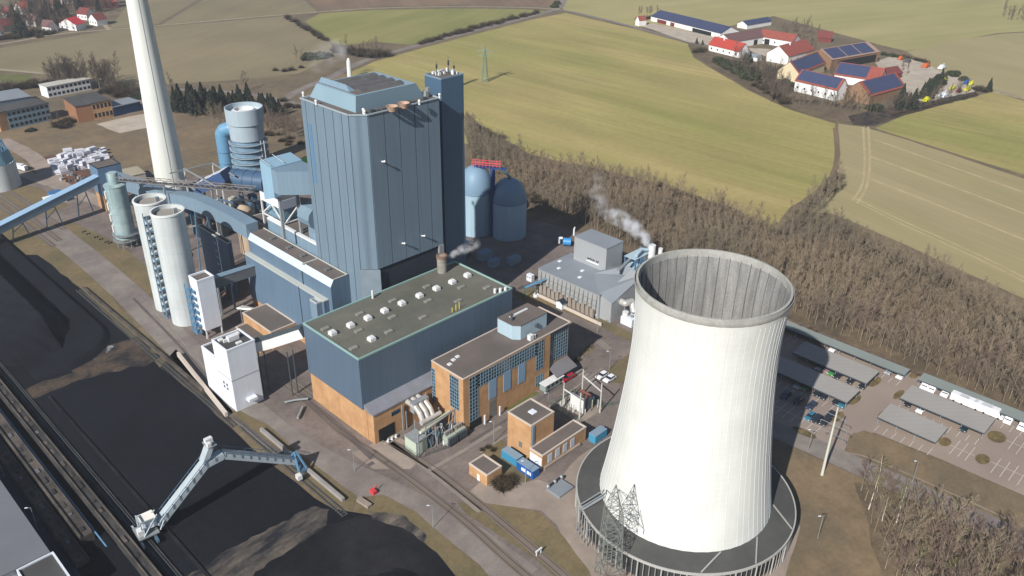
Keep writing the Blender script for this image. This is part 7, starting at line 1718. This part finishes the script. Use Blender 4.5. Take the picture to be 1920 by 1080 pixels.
merged('village_trees', FARTREES, ARR, mat('far_bark', (112, 98, 84)), mat('far_twigs', (108, 94, 84), (92, 82, 74), s2=.02, s=.05, amt=.2, k=.85), (.85, 1.2), 'bare trees scattered around the far village, farm and field edges', 'trees')
# shrubs within the works
row(BB, [(1478, 888)], .1, 'tiny twig shrub by the tower ring', 'tiny shrubs by the tower'); row(BB, line((1050, 690), (1083, 676), 7, 3), .95, 'dark bush in the shade at the end of the office block', 'dark bushes at the office end'); row(BB, [(938, 900), (950, 905), (945, 912), (932, 908), (960, 898), (942, 918), (952, 915), (962, 906)], 1.25, 'dark bush growing over the small brick hut', 'dark bushes at the brick hut')
row(BB, [(915, 840), (925, 845), (905, 845)], .8, 'brown bush by the lamp left of the small brick block', 'brown bushes by the small brick block'); row(BR, [(985, 845), (978, 850)], .7, 'twiggy climber at the foot of the small brick block', 'twiggy shrubs at the brick block')
row(BR, [(1210 / 1, 0)], .01, None, None) if False else None
row(BB, line((1560, 690), (1690, 700), 0), 1, '', '')
row(BR, line((1090, 665), (1110, 650), 3, 1), .6, 'reddish shrub on the grass wedge near the crossing', 'reddish shrubs near the crossing'); row(BB, line((1550, 360), (1572, 335), 12, 4), 1.7, 'bush in the hedge between green and tan field', 'bushes of the hedge between green and tan field')
row(BB, line((1500, 400), (1555, 352), 16, 4), 1.7, 'bush in the lower hedge reaching into the wood', 'bushes of the hedge joining the wood'); row(BB, line((880, 240), (930, 255), 10, 5), 1.8, 'dark bush at the wood edge right of the stair tower', 'dark bushes right of the stair tower')
row(BB, line((1240, 350), (1460, 440), 20, 3), 1.5, 'brown bush along the field side of the wood', 'bushes along the field side of the wood'); row(BB, line((1570, 440), (1900, 600), 26, 4), 1.9, 'dark bush along the tan field side of the wood', 'bushes along the tan field side of the wood')
row(BR, line((1500, 612), (1900, 776), 30, 2), .9, 'low twiggy bush behind the narrow carports', 'low bushes behind the narrow carports')
# far white chimney with steam
q = G(656, 146); fc_ = thing('far_white_chimney', 'slim white chimney steaming beyond the boiler house roof', 'chimney', (q[0], q[1], 0))
zf = HZ((656, 146), (655, 109)); q = G(656, 146)
MB().tube((q[0], q[1], 0), (q[0], q[1], zf - 2.5), 1.9, 1.7, 16).tube((q[0], q[1], zf - 2.5), (q[0], q[1], zf), 1.6, .8, 16).build('shaft', M_whiteg, fc_, smooth=40)
STEAM_C = (q[0], q[1], zf)
# drop tree patterns that ended up unused
for tp in TT + TT2 + TB:
    if tp.name not in used:
        for c_ in list(tp.children): bpy.data.objects.remove(c_)
        bpy.data.objects.remove(tp)
# ================================================================ steam
def plume(label, puffs, dens, nscale):
    puffs = [tuple(a[i] + (b[i] - a[i]) * f for i in range(5)) for a, b in zip(puffs, puffs[1:]) for f in (0, .5)] + [puffs[-1]]
    c0 = puffs[0]
    mb = MB(); P = [Vector(p[:3]) for p in puffs]
    for p in puffs: pass
    lo = [min(p[i] - p[3] for p in puffs) for i in range(3)]; hi = [max(p[i] + p[3] for p in puffs) for i in range(3)]
    mb.box(lo[0], hi[0], lo[1], hi[1], max(lo[2], .5), hi[2])
    m = bpy.data.materials.new('steam'); m.use_nodes = True; t = m.node_tree; N = t.nodes; L = t.links; N.clear()
    out = N.new("ShaderNodeOutputMaterial"); v = N.new("ShaderNodeVolumePrincipled"); v.inputs["Color"].default_value = (.95, .96, 1, 1); v.inputs["Anisotropy"].default_value = 0
    L.new(v.outputs[0], out.inputs["Volume"]); geo = N.new("ShaderNodeNewGeometry"); cur = None
    for x, y, z_, r, w_ in puffs:
        d = N.new("ShaderNodeVectorMath"); d.operation = 'DISTANCE'; L.new(geo.outputs["Position"], d.inputs[0]); d.inputs[1].default_value = (x, y, z_)
        mr = N.new("ShaderNodeMapRange"); mr.inputs[1].default_value = r; mr.inputs[2].default_value = r * .1; mr.inputs[3].default_value = 0; mr.inputs[4].default_value = w_; L.new(d.outputs["Value"], mr.inputs[0])
        if cur is None: cur = mr.outputs[0]
        else: a = N.new("ShaderNodeMath"); a.operation = 'MAXIMUM'; L.new(cur, a.inputs[0]); L.new(mr.outputs[0], a.inputs[1]); cur = a.outputs[0]
    n = N.new("ShaderNodeTexNoise"); n.inputs["Scale"].default_value = nscale; n.inputs["Detail"].default_value = 4; L.new(geo.outputs["Position"], n.inputs["Vector"])
    nr = N.new("ShaderNodeMapRange"); nr.inputs[1].default_value = .42; nr.inputs[2].default_value = .62; nr.inputs[3].default_value = 0; nr.inputs[4].default_value = 1.3; L.new(n.outputs["Fac"], nr.inputs[0])
    mu = N.new("ShaderNodeMath"); mu.operation = 'MULTIPLY'; L.new(cur, mu.inputs[0]); L.new(nr.outputs[0], mu.inputs[1])
    m2 = N.new("ShaderNodeMath"); m2.operation = 'MULTIPLY'; L.new(mu.outputs[0], m2.inputs[0]); m2.inputs[1].default_value = dens; L.new(m2.outputs[0], v.inputs["Density"])
    m.cycles.volume_step_rate = .5 if hasattr(m, 'cycles') else 1
    return tag(mb.build('steam_plume', m), label, 'steam', kind='stuff')
def onsight(px_, depth_pt, up):      # point on a sight line at the distance of a known point
    d = ray(*px_); D = math.hypot(depth_pt[0], depth_pt[1]); t = (D + up) / math.hypot(d[0], d[1]); return (d[0] * t, d[1] * t, S + d[2] * t)
def chain(pxs, base, rs, ws, drift): return [(*onsight(p, base, drift * i), r, w_) for i, (p, r, w_) in enumerate(zip(pxs, rs, ws))]
plume('white steam plume drifting left from the short stack behind the cooling tower', chain([(1219, 460), (1208, 446), (1195, 432), (1180, 420), (1163, 410), (1145, 402), (1128, 385), (1118, 360), (1122, 342)], STEAM_B, [2.0, 3.0, 3.6, 3.9, 4.0, 3.8, 4.0, 4.4, 4.8], [1, 1, .9, .75, .5, .35, .14, .09, .06], 1.0), .9, .28)
plume('small wisp of steam from the short stack on the hall roof', chain([(838, 486), (848, 478), (858, 472), (868, 468), (880, 464), (890, 458)], STEAM_A, [1.0, 1.4, 1.8, 2.0, 2.2, 2.4], [.9, .9, .7, .6, .4, .25], .5), 1.1, .5)
plume('pale steam drifting left of the slim far chimney', chain([(652, 104), (640, 96), (628, 93), (612, 102), (598, 112)], STEAM_C, [4, 8, 10, 11, 12], [.6, .7, .5, .35, .25], 2.0), .1, .1)
# ---------------------------------------------------------------- yard edge details
rail('runway_track', 88.9, 206, 330, lab='sooty crane track between the black coal and the grass bank', gauge=1.2)
tag(MB().prism([(90.6, 230), (91.6, 230), (91.6, 330), (90.6, 330)], 0, .9).build('yard_kerb', M_emb2), 'long dusty kerb wall between coal yard and grass bank', 'kerb')
for a, b, w_ in (((-20, 352), (112, 452), 1), ((-20, 372), (100, 462), 2), ((-20, 335), (120, 430), 3)):
    P_ = [a, ((a[0] + b[0]) / 2, (a[1] + b[1]) / 2 - 2), b]
    track('railway_track', 'old siding track at the left edge, %s of three' % {1: 'middle one', 2: 'nearest one', 3: 'farthest one'}[w_], P_, z=.12)
random.seed(31)
# tyre wear and patches on the yard
M_patch = mat('dark_asphalt_patch', (104, 97, 96), (92, 86, 86), s2=.1, s=.4, amt=.12, k=AL, fine=.1); M_patch2 = mat('light_asphalt_patch', (148, 138, 130), (136, 126, 120), s2=.1, s=.4, amt=.12, k=AL, fine=.1)
for (a, b), w_, m_ in (([(420, 770), (560, 880)], 1.0, M_patch), ([(690, 800), (900, 960)], 1.6, M_patch2), ([(560, 740), (700, 860)], 2.2, M_patch), ([(880, 830), (1100, 690)], 1.0, M_patch), ([(900, 850), (1130, 690)], .8, M_patch2), ([(800, 885), (940, 800)], 1.4, M_patch2), ([(250, 560), (420, 745)], .9, M_patch), ([(265, 560), (430, 745)], .5, M_patch2)):
    strip('road', [a, ((a[0] + b[0]) / 2 + 6, (a[1] + b[1]) / 2), b], w_, .1, m_)
for k in range(16):
    q = G(random.uniform(640, 1000), random.uniform(780, 900))
    if 112 < q[0] < 137 and q[1] > 150 or 125 < q[0] < 162 and 122 < q[1] < 141: continue
    s_ = random.uniform(1.2, 3.2); sheet('road', [(q[0], q[1]), (q[0] + s_, q[1]), (q[0] + s_, q[1] + s_ * .7), (q[0], q[1] + s_ * .7)], .1, random.choice([M_patch, M_patch2]), ground=False)

q = G(571, 303, 4); gk = thing('green_hopper', 'bright green tub peeking out behind the left edge of the boiler house', 'tub', (q[0], q[1], 0))
MB().prism([(q[0] - 3, q[1] - 2), (q[0] + 7, q[1] - 2), (q[0] + 8, q[1] + 3), (q[0] - 4, q[1] + 3)], .1, 4.5).build('tub', mat('bright_green', (90, 196, 60), amt=.05, k=.85), gk)
MB().prism([(q[0] - 3.4, q[1] - 2.4), (q[0] + 7.4, q[1] - 2.4), (q[0] + 8.4, q[1] + 3.4), (q[0] - 4.4, q[1] + 3.4)], 4.5, 4.8).build('lid', mat('bright_green_lid', (110, 210, 80), k=.85), gk)
# ---------------------------------------------------------------- thin air haze
hz_ = MB().box(-700, 2300, -700, 2300, -1, 215)
hm_ = bpy.data.materials.new('haze'); hm_.use_nodes = True; _t = hm_.node_tree; _t.nodes.clear()
_o = _t.nodes.new("ShaderNodeOutputMaterial"); _v = _t.nodes.new("ShaderNodeVolumePrincipled"); _v.inputs["Color"].default_value = (.78, .86, 1, 1)
_v.inputs["Density"].default_value = 0.00013; _v.inputs["Anisotropy"].default_value = 0.2; _t.links.new(_v.outputs[0], _o.inputs["Volume"])
tag(hz_.build('haze', hm_), 'thin pale air haze over the whole landscape', 'haze', kind='stuff')
